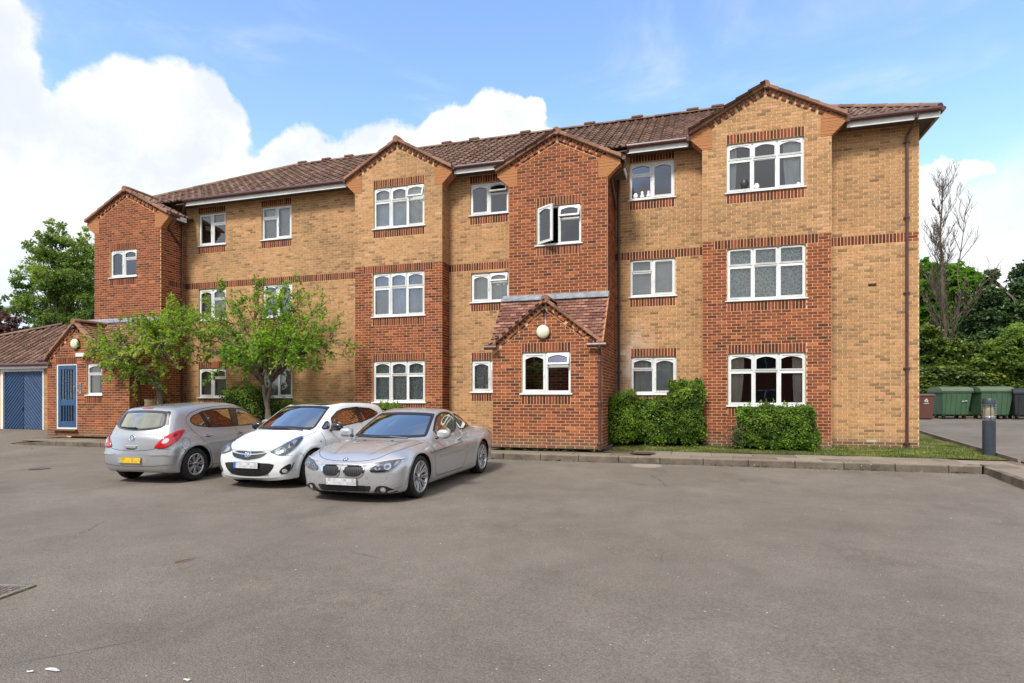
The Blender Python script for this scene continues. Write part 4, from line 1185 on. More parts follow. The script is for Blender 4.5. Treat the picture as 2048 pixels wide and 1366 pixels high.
path = grid('path', fr(XK0, XK1, 1.), fr(YK+.1, YGF+.03, .3), lambda x, y: zpath(y)-.012, M['earth'])
rnd = random.Random(4)
rows = [(YK+.13, YK+.13+.62), (YK+.75, YGF)]
def flag(x0, x1, y0, y1, parent=path, zf=zpath):
    m = MB(); j = .005; dz = rnd.gauss(0, .0025)
    m.hexa([(x0+j,y0+j,zf(y0)-.03+dz),(x1-j,y0+j,zf(y0)-.03+dz),(x1-j,y1-j,zf(y1)-.03+dz),(x0+j,y1-j,zf(y1)-.03+dz),
            (x0+j,y0+j,zf(y0)+dz),(x1-j,y0+j,zf(y0)+dz),(x1-j,y1-j,zf(y1)+dz+rnd.gauss(0,.002)),(x0+j,y1-j,zf(y1)+dz)], rnd.random())
    o = m.build('paving_slab', M['slab'], parent); bevel(o, .005, 1)
for ri, (y0, y1) in enumerate(rows):
    x = XK0+.2+(.45 if ri else 0)
    while x < XK1-.13:
        x1 = min(x+.9, XK1-.13)
        if x1 < -13 and ri == 0 or x1 > -13 or True:
            if not (ri == 1 and (x1 > P2a-.1 and x < T2b+.05)) : flag(x, x1, y0, y1)
        x = x1
# slabs in front of the porch and by the left door are laid against the wall
def kerb_line(pts, name='kerb'):
    root = None
    return
kerb = link('kerb', mesh('kerb', [(XK0,YK+.02,-.1),(XK1,YK+.02,-.1),(XK1,YK+.11,-.1),(XK0,YK+.11,-.1)], [(0,1,2,3)], M['earth'])); kerb['kind'] = 'structure'
def kstone(p, q, zt0, zt1):
    p, q = Vector(p), Vector(q); d = (q-p).normalized(); n = Vector((-d.y, d.x)); j = .006
    a = p+d*j; b = q-d*j; w = .125; m = MB(); zl = -.25
    def P(v, o, z): return (v.x+n.x*o, v.y+n.y*o, z)
    m.hexa([P(a,0,zl),P(b,0,zl),P(b,w,zl),P(a,w,zl),P(a,.012,zt0),P(b,.012,zt1),P(b,w,zt1),P(a,w,zt0)])
    bevel(m.build('kerb_stone', M['kerb'], kerb), .012, 2)
x = XK0
while x < XK1-.2:
    x1 = min(x+.92, XK1)
    def zt(x): return .13*ss(x, XK0-.1, XK0+1.8)+.012
    kstone((x, YK), (x1, YK), max(.03, zt(x)), zt(x1)); x = x1
# the kerb turns towards the camera at the right
zk = lambda y: .135-.03*(YK-y)
ypts = [YK]; 
while ypts[-1] > 4: ypts.append(ypts[-1]-.92)
xk = lambda y: XK1-.135*(YK-y)/1.9
for i in range(len(ypts)-1):
    y0, y1 = ypts[i], ypts[i+1]
    kstone((xk(y1), y1), (xk(y0), y0), zk(y1), zk(y0))if False else kstone((xk(y0)+.0, y0+.0), (xk(y1), y1), zk(y0), zk(y1))
def zfp(y): return zk(y)-.002 if y < YK else zpath(y)
side = grid('side_path', fr(4.4, 14, 1.2), fr(3.5, YGF-.2, .6), lambda x, y: zfp(y)-.014, M['earth'], lambda x, y: x > xk(y)+.1)
for r in range(0, 18):
    y1 = YGF-.3-r*.62; y0 = y1-.62
    xs = (xk(min(y0, YK))+.13) if y0 < YK else XK1-.13
    x = xs+(rnd.random()*.0)+(.45 if r % 2 else .9)
    if y0 < 4: break
    flag(xs, x, y0, y1, side, zfp)
    while x < 10.5:
        flag(x, x+.9, y0, y1, side, zfp); x += .9
# edging between the verge and the side yard
m = MB(); ys = fr(14.6, 24, .9)
edge = None
for i in range(len(ys)-1):
    y0, y1 = ys[i]+.004, ys[i+1]-.004
    e = MB(); e.hexa([(xle(y0)-.05,y0,-.1),(xle(y0),y0,-.1),(xle(y1),y1,-.1),(xle(y1)-.05,y1,-.1),(xle(y0)-.05,y0,zlot(0,y0)+.045),(xle(y0),y0,zlot(0,y0)+.045),(xle(y1),y1,zlot(0,y1)+.045),(xle(y1)-.05,y1,zlot(0,y1)+.045)])
    if edge is None: edge = e.build('edging', M['kerb']); edge['kind'] = 'structure'
    else: e.build('edging_stone', M['kerb'], edge)
# manhole covers
def iron(name, c):
    m = Mat(name, c, .6, .2); w = m.wpos(); n = m.noise(9, 5, .7, w)
    m.set('Base Color', m.mix(m.rng(n,.35,.7), c, tuple(x*1.7 for x in c))); m.bump(m.noise(60,3,.6,w), .4, .004); return m.m
M['iron'] = iron('rusty iron', (.085,.055,.042)); M['iron_pale'] = iron('worn iron', (.19,.165,.14))
def gpt(px, py, z=0.):
    t = (px-1024)/1200.; 
    for _ in range(6):
        d = (H-z)*1200/(py-800); X = d*(t*CS-SN); Y = d*(t*SN+CS); z = zroad(X, Y)
    return Vector((X, Y, z))
def zfix(px, py, z):
    t = (px-1024)/1200.; d = (H-z)*1200/(py-800); return Vector((d*(t*CS-SN), d*(t*SN+CS), z))
a = zfix(1285, 907, .15)
mh = thing('manhole_cover', 'round rusty iron manhole cover set in the paving by the hedge', 'manhole cover', (a.x, a.y, .165))
m = MB(); m.lathe([(.30,0),(.30,.006),(.265,.006)], 28); m.build('frame', M['iron'], mh); m = MB(); m.lathe([(.262,.003),(0,.005)], 28); m.build('lid', M['iron'], mh)
c = gpt(0, 1180)
mh = thing('drain_cover', 'worn iron inspection cover with raised tread at the bottom left of the asphalt', 'inspection cover', (c.x+.02, c.y+.0, c.z+.006), 0)
p = [gpt(70, 1173), gpt(-5, 1200), gpt(0, 1164)]
d1 = (p[1]-p[0]); d2 = (p[2]-p[0]); ang = math.atan2(d1.y, d1.x)
mh.location = p[0]+Vector((0,0,.006)); mh.rotation_euler.z = ang
sz = .66
cr = 1 if d1.cross(d2).z > 0 else -1
m = MB(); m.ring([(0,0),(sz,0),(sz,sz*cr),(0,sz*cr)], [(.03,.03*cr),(sz-.03,.03*cr),(sz-.03,(sz-.03)*cr),(.03,(sz-.03)*cr)], 0, .012)
xf = Matrix(((1,0,0,0),(0,0,1,0),(0,-1,0,.008),(0,0,0,1)))
m.V = [(x, z, -y+.008) for x, y, z in m.V]; m.build('frame', M['iron_pale'], mh)
m = MB(); 
m.box(.034, sz-.034, min(.034*cr,(sz-.034)*cr), max(.034*cr,(sz-.034)*cr), -.02, -.002); m.build('lid', M['iron'], mh)
t = MB()
for i in range(11):
    for j in range(11):
        cx_, cy_ = .06+i*.055, (.06+j*.055)*cr
        if (i+j) % 2: t.box(cx_-.02, cx_+.02, cy_-.005, cy_+.005, -.002, .003)
        else: t.box(cx_-.005, cx_+.005, cy_-.02, cy_+.02, -.002, .003)
o = t.build('tread', M['iron_pale'], mh); o['kind'] = 'stuff'
m = MB(); 
for e_ in range(260):
    s_ = rnd.random()*sz; side_ = rnd.random() < .5
    x_, y_ = (s_, -.012*cr*rnd.random()) if side_ else (-.012*rnd.random(), s_*cr)
    m.box(x_-.008, x_+.008, y_-.006, y_+.006, -.006, .006*rnd.random())
o = m.build('moss', M['turf'], mh); o['kind'] = 'stuff'
c = gpt(79, 938); mh = thing('stopcock_cover', 'small dark round iron cover in the asphalt at the left edge of the car park', 'cover', (c.x, c.y, c.z+.006))
m = MB(); m.lathe([(.20,0),(.20,.004),(0,.006)], 20); m.build('lid', M['iron'], mh)
# twig, litter and fallen petals
tw = MB(); a, b = gpt(350, 1127), gpt(388, 1120); mid = (a+b)/2+Vector((0,.02,.01)); tw.tube([a+Vector((0,0,.012)), mid+Vector((0,0,.008)), b+Vector((0,0,.014))], [.007,.005,.003], 6)
tag(tw.build('twig', paint('orange brown twig', (.22,.10,.05), .85)), 'thin orange brown twig lying alone on the asphalt', 'twig')
M['paper'] = paint('white litter', (.62,.62,.63), .8)
for (px, py, sx, sy, lb) in ((103, 1341, .075, .02, 'larger white scrap of paper on the asphalt at bottom left'), (60, 1345, .03, .012, 'small white scrap of paper left of the larger scrap'), (373, 1362, .03, .012, 'small white scrap of paper at the bottom edge of the asphalt')):
    c = gpt(px, py); m = MB(); n_ = 9
    ring_ = [(math.cos(k*6.283/n_)*sx*rnd.uniform(.5,1), math.sin(k*6.283/n_)*sy*rnd.uniform(.5,1.)) for k in range(n_)]
    m.poly([(c.x+x_, c.y+y_, c.z+.006+.004*rnd.random()) for x_, y_ in ring_]); m.poly([(c.x+x_*.5+.02, c.y+y_*.5, c.z+.012+.003*rnd.random()) for x_, y_ in ring_])
    tag(m.build('paper_scrap', M['paper']), lb, 'litter', 'scraps of paper on the asphalt')
m = MB()
for i in range(900):
    if i < 420: x_, y_ = rnd.uniform(-4, 6), YK+rnd.gauss(.5,.5)
    elif i < 700: x_, y_ = rnd.uniform(-9, 6), YK-abs(rnd.gauss(0,.25))-.01
    else: x_, y_ = rnd.uniform(-16, 5), rnd.uniform(2.2, 13.5)
    if y_ > YK+.0 and (y_ > 15 or x_ > XK1): continue
    z_ = zpath(y_)+.003 if y_ > YK+.12 else (.15 if y_ > YK else zroad(x_, y_)+.003)
    s_ = rnd.uniform(.004, .013); a_ = rnd.uniform(0, 3.1)
    dx_, dy_ = math.cos(a_)*s_, math.sin(a_)*s_
    m.quad((x_-dx_, y_-dy_, z_), (x_+dy_*.5, y_-dx_*.5, z_+.003), (x_+dx_, y_+dy_, z_+.002), (x_-dy_*.5, y_+dx_*.5, z_+.004))
tag(m.build('fallen_petals', paint('pale petal', (.62,.58,.52), .8)), 'pale fallen petals and grit scattered over the kerb and asphalt', 'petals', kind='stuff')
# ------------------------------------------------------------------ cars
from mathutils.geometry import delaunay_2d_cdt
def pchip(pts):
    "monotone interpolation through (x,y) points"
    X = np.array([p[0] for p in pts], float); Y = np.array([p[1] for p in pts], float)
    h = np.diff(X); d = np.diff(Y)/h; m = np.zeros_like(X)
    m[0] = d[0]; m[-1] = d[-1]
    for i in range(1, len(X)-1):
        if d[i-1]*d[i] > 0:
            w1 = 2*h[i]+h[i-1]; w2 = h[i]+2*h[i-1]; m[i] = (w1+w2)/(w1/d[i-1]+w2/d[i])
    def f(x):
        x = np.clip(x, X[0], X[-1]); i = np.clip(np.searchsorted(X, x)-1, 0, len(X)-2)
        t = (x-X[i])/h[i]; t2 = t*t; t3 = t2*t
        return (2*t3-3*t2+1)*Y[i]+(t3-2*t2+t)*h[i]*m[i]+(-2*t3+3*t2)*Y[i+1]+(t3-t2)*h[i]*m[i+1]
    return f
def smax(a, b, k):
    h = np.clip(.5+.5*(a-b)/k, 0, 1); return b*(1-h)+a*h+k*h*(1-h)
def smin(a, b, k): return -smax(-a, -b, k)
class Shape:
    def __init__(s, d):
        s.d = d
        s.deck = pchip(d['deck']); s.roof = pchip(d['roof']); s.wid = pchip(d['wid']); s.side = pchip(d['side'])
        s.nose = pchip(d['nose']); s.tail = pchip(d['tail']); s.gw = pchip(d['gw']); s.low = pchip(d['low'])
    def f(s, x, y, z):
        d = s.d; ay = np.abs(y)
        side = (ay-s.wid(x)*s.side(z))
        top = (z-(s.deck(x)-d['crown']*ay**2+d.get('fender',0)*np.exp(-((ay-.62)/.16)**2)*np.clip((x-.5)/.6, 0, 1)))*.95
        low = s.low(x)-z
        fr = (x-(s.nose(z)-d['kf']*ay**d['pf']))*.9; re = ((s.tail(z)+d['kr']*ay**d['pr'])-x)*.9
        b = smax(side, top, d['kt']); b = smax(b, fr, .10); b = smax(b, re, .10); b = smax(b, low, .05)
        xe = x+np.where(x > d['xm'], d['cw'], -d['cr'])*ay**2*np.clip(np.abs(x-d['xm'])/.4, 0, 1)
        r = (z-(s.roof(xe)-d['crown2']*ay**2))*.8
        g = ay-(s.gw(x)-d['tum']*(z-d['belt'])-d['tum2']*np.clip(z-d['belt'], 0, 1)**2)
        gg = smax(g*.93, r, d['kg']); gg = smax(gg, d['belt']-.25-z, .02)
        tot = smin(b, gg, d['kj'])
        # flared wheel arches
        for xa in (d['xf'], d['xr']):
            rr = np.sqrt((x-xa)**2+(z-d['rw'])**2)
            fl = .022*np.exp(-((rr-d['arch']-.02)/.05)**2)*(z > .2)
            tot = tot-fl*np.clip((ay-.5)/.2, 0, 1)
        for p in d.get('creases', ()):
            tot = tot-p(x, ay, z)
        return tot
    def n(s, P):
        e = 1e-3; P = np.asarray(P, float); g = np.zeros_like(P)
        for i in range(3):
            D = np.zeros(3); D[i] = e
            g[:, i] = s.f(*(P+D).T)-s.f(*(P-D).T)
        return g/np.maximum(np.linalg.norm(g, axis=1), 1e-9)[:, None]
    def ray(s, O, D, t0=0., t1=3., off=0., fn=None):
        "first crossing going outwards from inside"
        fn = fn or s.f
        O = np.asarray(O, float); D = np.asarray(D, float)
        lo = np.zeros(len(O))+t0; hi = lo.copy(); done = np.zeros(len(O), bool)
        step = (t1-t0)/90
        for _ in range(90):
            t = hi+step; v = fn(*(O+D*t[:, None]).T)-off
            cross = (~done) & (v > 0)
            lo = np.where(~done, hi, lo); hi = np.where(~done, t, hi); done |= cross
            if done.all(): break
        for _ in range(26):
            m = (lo+hi)/2; v = fn(*(O+D*m[:, None]).T)-off
            lo = np.where(v > 0, lo, m); hi = np.where(v > 0, m, hi)
        return O+D*hi[:, None]
    def proj(s, uv, mode, sg=1):
        "from outside inwards: side (x,z), front (y,z), rear (y,z), top (x,y)"
        uv = np.asarray(uv, float); n = len(uv); P = np.zeros((n, 3)); D = np.zeros((n, 3))
        if mode == 'side': P[:, 0] = uv[:, 0]; P[:, 2] = uv[:, 1]; P[:, 1] = sg*1.2; D[:, 1] = -sg
        elif mode == 'front': P[:, 1] = uv[:, 0]; P[:, 2] = uv[:, 1]; P[:, 0] = 3.2; D[:, 0] = -1
        elif mode == 'rear': P[:, 1] = uv[:, 0]; P[:, 2] = uv[:, 1]; P[:, 0] = -3.2; D[:, 0] = 1
        elif isinstance(mode, tuple):
            # seen obliquely from a corner: u runs outwards round the corner
            a = R(mode[1]); fx = 1 if mode[0] == 'front' else -1; s_ = mode[2]
            o = np.array([fx*math.cos(a), s_*math.sin(a)]); U = np.array([-fx*math.sin(a), s_*math.cos(a)])
            P[:, :2] = uv[:, :1]*U+o*3.; P[:, 2] = uv[:, 1]; D[:, :2] = -o
        else: P[:, 0] = uv[:, 0]; P[:, 1] = uv[:, 1]; P[:, 2] = 2.; D[:, 2] = -1
        g = lambda x, y, z: -s.f(x, y, z)
        return s.ray(P, D, 0, 1.9 if mode in ('side', 'top') else 3.4, fn=g)
def body_mesh(S_, d, off=0., xr=None, zc=.56, nm=90, na=112, ne=32, fn=None):
    x0, x1 = xr or (d['xa0'], d['xa1'])
    O = []; D = []
    rows = []
    def ring(ox, phi):
        for j in range(na):
            a = 2*math.pi*(j+.5)/na; c = math.cos(phi)
            # denser rays towards the sides
            O.append((ox, 0, zc)); D.append((math.sin(phi), c*math.sin(a), c*math.cos(a)))
    for i in range(ne, 0, -1): ring(x0, -math.pi/2*(i-.35)/ne if i == ne else -math.pi/2*i/ne)
    for i in range(nm+1): ring(x0+(x1-x0)*i/nm, 0)
    for i in range(1, ne+1): ring(x1, math.pi/2*(i-.35)/ne if i == ne else math.pi/2*i/ne)
    V = S_.ray(O, D, .02, 3.2, off, fn)
    nr = len(O)//na; F = []
    for i in range(nr-1):
        for j in range(na):
            F.append((i*na+j, i*na+(j+1) % na, (i+1)*na+(j+1) % na, (i+1)*na+j))
    F.append(tuple(range(na))[::-1]); F.append(tuple((nr-1)*na+j for j in range(na)))
    return [tuple(v) for v in V], F
def fix_normals(me):
    bm = bmesh.new(); bm.from_mesh(me); bmesh.ops.recalc_face_normals(bm, faces=bm.faces); bm.to_mesh(me); bm.free()
def shade_from(S_, me, tol=.014):
    "smooth normals taken from the shape itself, so panels reflect cleanly"
    n = len(me.vertices); co = np.zeros(n*3); me.vertices.foreach_get('co', co); co = co.reshape(-1, 3)
    v = np.abs(S_.f(*co.T)); N = S_.n(co)
    me.polygons.foreach_set('use_smooth', [True]*len(me.polygons))
    ln = [None]*len(me.loops)
    for p in me.polygons:
        pn = p.normal
        for li in p.loop_indices:
            vi = me.loops[li].vertex_index
            nn = N[vi]
            ln[li] = tuple(nn) if (v[vi] < tol and pn.x*nn[0]+pn.y*nn[1]+pn.z*nn[2] > .5) else tuple(pn)
    me.normals_split_custom_set(ln)
def densify(pts, s=.03, closed=True):
    out = []; n = len(pts)
    for i in range(n if closed else n-1):
        a, b = pts[i], pts[(i+1) % n]; L = math.dist(a, b); k = max(1, int(L/s))
        for j in range(k): out.append((a[0]+(b[0]-a[0])*j/k, a[1]+(b[1]-a[1])*j/k))
    if not closed: out.append(pts[-1])
    return out
def smooth_poly(pts, it=2, closed=True):
    for _ in range(it):
        out = []; n = len(pts)
        if not closed: out.append(pts[0])
        for i in range(n if closed else n-1):
            a, b = pts[i], pts[(i+1) % n]
            out += [(a[0]*.75+b[0]*.25, a[1]*.75+b[1]*.25), (a[0]*.25+b[0]*.75, a[1]*.25+b[1]*.75)]
        if not closed: out.append(pts[-1])
        pts = out
    return pts
def inset(pts, w):
    "move a counter-clockwise or clockwise outline inwards by w"
    n = len(pts); A = sum(pts[i][0]*pts[(i+1)%n][1]-pts[(i+1)%n][0]*pts[i][1] for i in range(n)); sg = 1 if A > 0 else -1
    out = []
    for i in range(n):
        a, b, c = pts[i-1], pts[i], pts[(i+1) % n]
        d1 = Vector((b[0]-a[0], b[1]-a[1])); d2 = Vector((c[0]-b[0], c[1]-b[1]))
        if d1.length < 1e-9 or d2.length < 1e-9: out.append(b); continue
        d1.normalize(); d2.normalize(); n1 = Vector((-d1.y, d1.x))*sg; n2 = Vector((-d2.y, d2.x))*sg
        m = (n1+n2); 
        if m.length < 1e-6: m = n1
        m = m.normalized()/max(.5, m.normalized().dot(n1)); out.append((b[0]+m.x*w, b[1]+m.y*w))
    return out
def shrink(pts, w):
    "inset without loops at tight corners"
    q = inset(pts, w); out = []
    def dist(p):
        b = 9
        for i in range(len(pts)):
            a, c = pts[i], pts[(i+1) % len(pts)]; vx, vy = c[0]-a[0], c[1]-a[1]; L = vx*vx+vy*vy
            t = max(0, min(1, ((p[0]-a[0])*vx+(p[1]-a[1])*vy)/L)) if L else 0
            b = min(b, math.hypot(a[0]+vx*t-p[0], a[1]+vy*t-p[1]))
        return b
    for p in q:
        if dist(p) > abs(w)*.93: out.append(p)
    return out
class Car:
    def __init__(s, d, root, paint_m):
        s.S = Shape(d); s.d = d; s.root = root; s.paint = paint_m; s.cut = []
    def patch(s, name, pts, mode, mat, off=.002, sg=1, parent=None, grid_=.035, thick=0., holes_=None, frame=None):
        pts = densify(pts, grid_); vs = [Vector(p) for p in pts]; nb = len(vs)
        face = [list(range(nb))]
        xs = [p[0] for p in pts]; ys = [p[1] for p in pts]
        def inside(x, y):
            c = False; j = nb-1
            for i in range(nb):
                if (pts[i][1] > y) != (pts[j][1] > y) and x < (pts[j][0]-pts[i][0])*(y-pts[i][1])/(pts[j][1]-pts[i][1])+pts[i][0]: c = not c
                j = i
            return c
        nx = int((max(xs)-min(xs))/grid_); ny = int((max(ys)-min(ys))/grid_)
        for i in range(1, nx):
            for j in range(1, ny):
                x = min(xs)+(max(xs)-min(xs))*i/nx; y = min(ys)+(max(ys)-min(ys))*j/ny
                if inside(x, y) and min((x-p[0])**2+(y-p[1])**2 for p in pts) > (grid_*.45)**2: vs.append(Vector((x, y)))
        r = delaunay_2d_cdt(vs, [], face, 1, 1e-5)
        uv = [tuple(v) for v in r[0]]; F = [tuple(f) for f in r[2]]
        P = s.S.proj(uv, mode, sg); N = s.S.n(P)
        V = [tuple(a+b*off) for a, b in zip(P, N)]
        me = mesh(name, V, F, mat, True)
        # orient along the outward normal
        bm = bmesh.new(); bm.from_mesh(me); bm.normal_update()
        fl = [f for f in bm.faces if f.normal.dot(Vector(N[f.verts[0].index])) < 0]
        bmesh.ops.reverse_faces(bm, faces=fl); bm.to_mesh(me); bm.free()
        me.normals_split_custom_set_from_vertices([tuple(n) for n in N]) if len(me.vertices) == len(N) else None
        o = link(name, me, parent or s.root)
        if thick:
            m = o.modifiers.new('s', 'SOLIDIFY'); m.thickness = thick; m.offset = 1
        return o
    def band(s, name, outer_, inner_, mode, mat, off=.003, sg=1, parent=None):
        n = len(outer_); P = s.S.proj(list(outer_)+list(inner_), mode, sg); N = s.S.n(P)
        V = [tuple(a+b*off) for a, b in zip(P, N)]; F = [(i, (i+1) % n, n+(i+1) % n, n+i) for i in range(n)]
        me = mesh(name, V, F, mat, True); bm = bmesh.new(); bm.from_mesh(me); bm.normal_update()
        fl = [f for f in bm.faces if f.normal.dot(Vector(N[f.verts[0].index])) < 0]; bmesh.ops.reverse_faces(bm, faces=fl); bm.to_mesh(me); bm.free()
        return link(name, me, parent or s.root)
    def line(s, name, pts, mode, mat, w=.006, off=.0015, sg=1, parent=None, closed=False, dens=.03):
        pts = densify(pts, dens, closed); n = len(pts); L = []; Rr = []
        for i in range(n):
            a = pts[i-1] if (i or closed) else pts[i]; b = pts[(i+1) % n] if (i < n-1 or closed) else pts[i]
            t = Vector((b[0]-a[0], b[1]-a[1])).normalized(); L.append((pts[i][0]-t.y*w/2, pts[i][1]+t.x*w/2)); Rr.append((pts[i][0]+t.y*w/2, pts[i][1]-t.x*w/2))
        P = s.S.proj(L+Rr, mode, sg); N = s.S.n(P); V = [tuple(a+b*off) for a, b in zip(P, N)]
        F = [(i, (i+1) % n, n+(i+1) % n, n+i) for i in range(n if closed else n-1)]
        me = mesh(name, V, F, mat, True); bm = bmesh.new(); bm.from_mesh(me); bm.normal_update()
        fl = [f for f in bm.faces if f.normal.dot(Vector(N[f.verts[0].index])) < 0]; bmesh.ops.reverse_faces(bm, faces=fl); bm.to_mesh(me); bm.free()
        return link(name, me, parent or s.root)
    def cutter(s, pts, mode, a, b):
        "prism through the body between a and b along the view direction"
        n = len(pts); m = MB(); rj = random.Random(n)
        for t in (a, b):
            sh = (rj.uniform(.0003, .0009), rj.uniform(.0003, .0009))
            for p in pts:
                p = (p[0]+sh[0], p[1]+sh[1])
                m.V.append({'side': (p[0], t, p[1]), 'front': (t, p[0], p[1]), 'top': (p[0], p[1], t)}[mode])
        m.F = [tuple(range(n)), tuple(range(n, 2*n))[::-1]]+[(i, n+i, n+(i+1) % n, (i+1) % n) for i in range(n)]
        me = mesh('cut', m.V, m.F, None if False else s.paint); fix_normals(me)
        s.cut.append(link('cut', me))
    def body(s, cabin):
        d = s.d; V, F = body_mesh(s.S, d)
        me = mesh('body', V, F, s.paint); me.materials.append(M['car_dark']); fix_normals(me)
        o = link('body', me, s.root)
        # hollow cabin
        x0, x1, zlo = cabin
        fn = lambda x, y, z: smax(smax(smax(s.S.f(x, y, z)+.035, zlo-z, .01), x-x1, .02), x0-x, .02)
        V2, F2 = body_mesh(s.S, d, 0., (x0+.35, x1-.5), d['belt']-.04, 34, 48, 10, fn)
        m2 = mesh('cut', V2, F2, s.paint); fix_normals(m2)
        s.cut.insert(0, link('cut', m2))
        for xa in (d['xf'], d['xr']):
            for sg in (1, -1):
                m = MB(); k = 40
                for t in (.42*sg, 1.3*sg):
                    for j in range(k): a = 2*math.pi*j/k; m.V.append((xa+d['arch']*math.cos(a), t, d['rw']+d['arch']*math.sin(a)))
                m.F = [tuple(range(k)), tuple(range(k, 2*k))[::-1]]+[(j, k+j, k+(j+1) % k, (j+1) % k) for j in range(k)]
                me_ = mesh('cut', m.V, m.F, M['car_dark']); fix_normals(me_); s.cut.append(link('cut', me_))
        old = o.data
        def vol(me): bm = bmesh.new(); bm.from_mesh(me); v = bm.calc_volume(); bm.free(); return v
        last = vol(old)
        for c in s.cut:
            done = False
            for k in range(7):
                b = o.modifiers.new('b', 'BOOLEAN'); b.operation = 'DIFFERENCE'; b.object = c; b.solver = 'EXACT'; b.use_self = k == 2; b.use_hole_tolerant = k == 3
                if k: c.location = (0, 0, .0011*k); c.scale = (1, 1-.0013*k, 1)
                dg = bpy.context.evaluated_depsgraph_get(); new = bpy.data.meshes.new_from_object(o.evaluated_get(dg)); o.modifiers.clear()
                v = vol(new) if len(new.vertices) > 4000 else 0
                if v > last*.3 and v <= last*1.001: o.data = new; last = v; done = True; break
            if not done: print('CUT FAILED', c.name)
        new = o.data
        print('car body', len(old.vertices), '->', len(new.vertices))
        for c in s.cut: bpy.data.objects.remove(c)
        # inner surfaces dark
        names = [m.name if m else '' for m in new.materials]
        if M['car_dark'].name not in names: new.materials.append(M['car_dark']); names.append(M['car_dark'].name)
        di = names.index(M['car_dark'].name)
        n = len(new.vertices); co = np.zeros(n*3); new.vertices.foreach_get('co', co); co = co.reshape(-1, 3); cen = np.array([p.center[:] for p in new.polygons]); nn = np.array([p.normal[:] for p in new.polygons]); v = np.abs(s.S.f(*cen.T)); gn = s.S.n(cen); dt = (gn*nn).sum(1)
        for p in new.polygons:
            if v[p.index] > .022 or dt[p.index] < .35: p.material_index = di
        shade_from(s.S, new)
        s.b = o
        # arch lips
        return o
    def wheel(s, xa, sg, tyre_r, rim_r, spokes, style, w=.20, track=None, steer=0.):
        yo = track
        piv = Matrix.Translation((xa, sg*yo, tyre_r)) @ Matrix.Rotation(steer, 4, 'Z')
        m = MB(); R_ = tyre_r; r = rim_r; h = w/2
        prof = [(r-.005,-h*.86),(r+.012,-h*.96),(r+.03,-h*.99),(R_-.035,-h),(R_-.012,-h*.90),(R_,-h*.68),(R_,-.0),(R_,h*.68),(R_-.012,h*.9),(R_-.035,h),(r+.03,h*.99),(r+.012,h*.96),(r-.005,h*.86)]
        m.lathe(prof, 48, ax='y'); wo = m.build('wheel', M['tyre'], s.root, smooth=True); wo.matrix_local = piv
        if wo.data: auto_smooth(wo.data, 40)
        g = MB()
        for i in range(3):
            yy = -h*.45+i*h*.45; g.lathe([(R_+.0006,yy-.004),(R_+.0006,yy+.004)], 48, ax='y')
        g.build('tread_groove', M['car_dark'], wo)
        y = sg*h   # outer face
        f = MB()
        f.lathe([(r+.004,y*.93),(r-.004,y*.98),(r-.014,y*.97),(r-.022,y*.86),(r-.03,y*.45),(r-.045,-y*.6)], 48, ax='y'); rim = f.build('rim', M['alloy'], wo, smooth=True); auto_smooth(rim.data, 50)
        b = MB(); b.lathe([(r-.046,-y*.3),(0,-y*.3)], 32, ax='y'); b.build('brake_shadow', M['car_dark'], wo)
        b = MB(); b.lathe([(r*.66,y*.22),(r*.66,y*.1),(0,y*.1)], 32, ax='y'); b.lathe([(r*.66,y*.22),(r*.3,y*.22)], 32, ax='y'); b.build('brake_disc', M['steel'], wo, smooth=False)
        for k in range(spokes):
            a0 = 2*math.pi*k/spokes+.1
            m = MB()
            def bar(a1, a2, w1, w2, yi, yo_):
                p1 = Vector((math.cos(a1), 0, math.sin(a1)))*r*.20; p2 = Vector((math.cos(a2), 0, math.sin(a2)))*(r-.018)
                dd = (p2-p1).normalized(); q = Vector((-dd.z, 0, dd.x))
                t = .03
                def c(p, ww, yy): return [p-q*ww+Vector((0,yy-sg*t,0)), p+q*ww+Vector((0,yy-sg*t,0)), p+q*ww*.6+Vector((0,yy,0)), p-q*ww*.6+Vector((0,yy,0))]
                A = c(p1, w1, yi); B = c(p2, w2, yo_)
                m.hexa([tuple(v) for v in A+B])
            if style == 'twin':
                bar(a0-.13, a0-.15, .012, .017, y*.80, y*.90); bar(a0+.13, a0+.15, .012, .017, y*.80, y*.90)
            elif style == 'fan': bar(a0, a0-.12, .014, .011, y*.62, y*.92); bar(a0, a0+.12, .014, .011, y*.62, y*.92)
            else: bar(a0, a0, .022, .03, y*.8, y*.9)
            so = m.build('spoke', M['alloy'], wo); fix_normals(so.data); bevel(so, .004, 2)
        hb = MB(); hb.lathe([(r*.27,y*.5),(r*.27,y*.78),(r*.22,y*.86),(0,y*.88)], 24, ax='y'); hub = hb.build('hub', M['alloy'], wo, smooth=True); auto_smooth(hub.data, 40)
        hb = MB(); hb.lathe([(r*.14,y*.875),(r*.12,y*.905),(0,y*.91)], 20, ax='y'); hb.build('hub_cap', M['badge_dark'], wo)
        return wo
    def prox(s, pts, mode, sg=1, off=0.):
        P = s.S.proj(pts, mode, sg); N = s.S.n(P); return [Vector(a+b*off) for a, b in zip(P, N)]
def flakes(name, c, rough=.28, metal=.0, coat=1.):
    m = Mat(name, c, rough, metal); m.b.inputs['Coat Weight'].default_value = coat; m.b.inputs['Coat Roughness'].default_value = .04
    n = m.noise(900, 1, .5); m.set('Base Color', m.mix(m.rng(n, .3, .7), tuple(x*.9 for x in c), tuple(min(1,x*1.1) for x in c)))
    d = m.noise(2.2, 5, .7); m.set('Roughness', m.rng(d, .3, .7, rough*.85, rough*1.35))
    return m.m
M['silver'] = flakes('silver metallic car paint', (.41,.415,.42), .31, .52)
M['silver2'] = flakes('pale silver metallic car paint', (.47,.475,.48), .31, .50)
M['carwhite'] = flakes('white car paint', (.74,.76,.75), .30, .0)
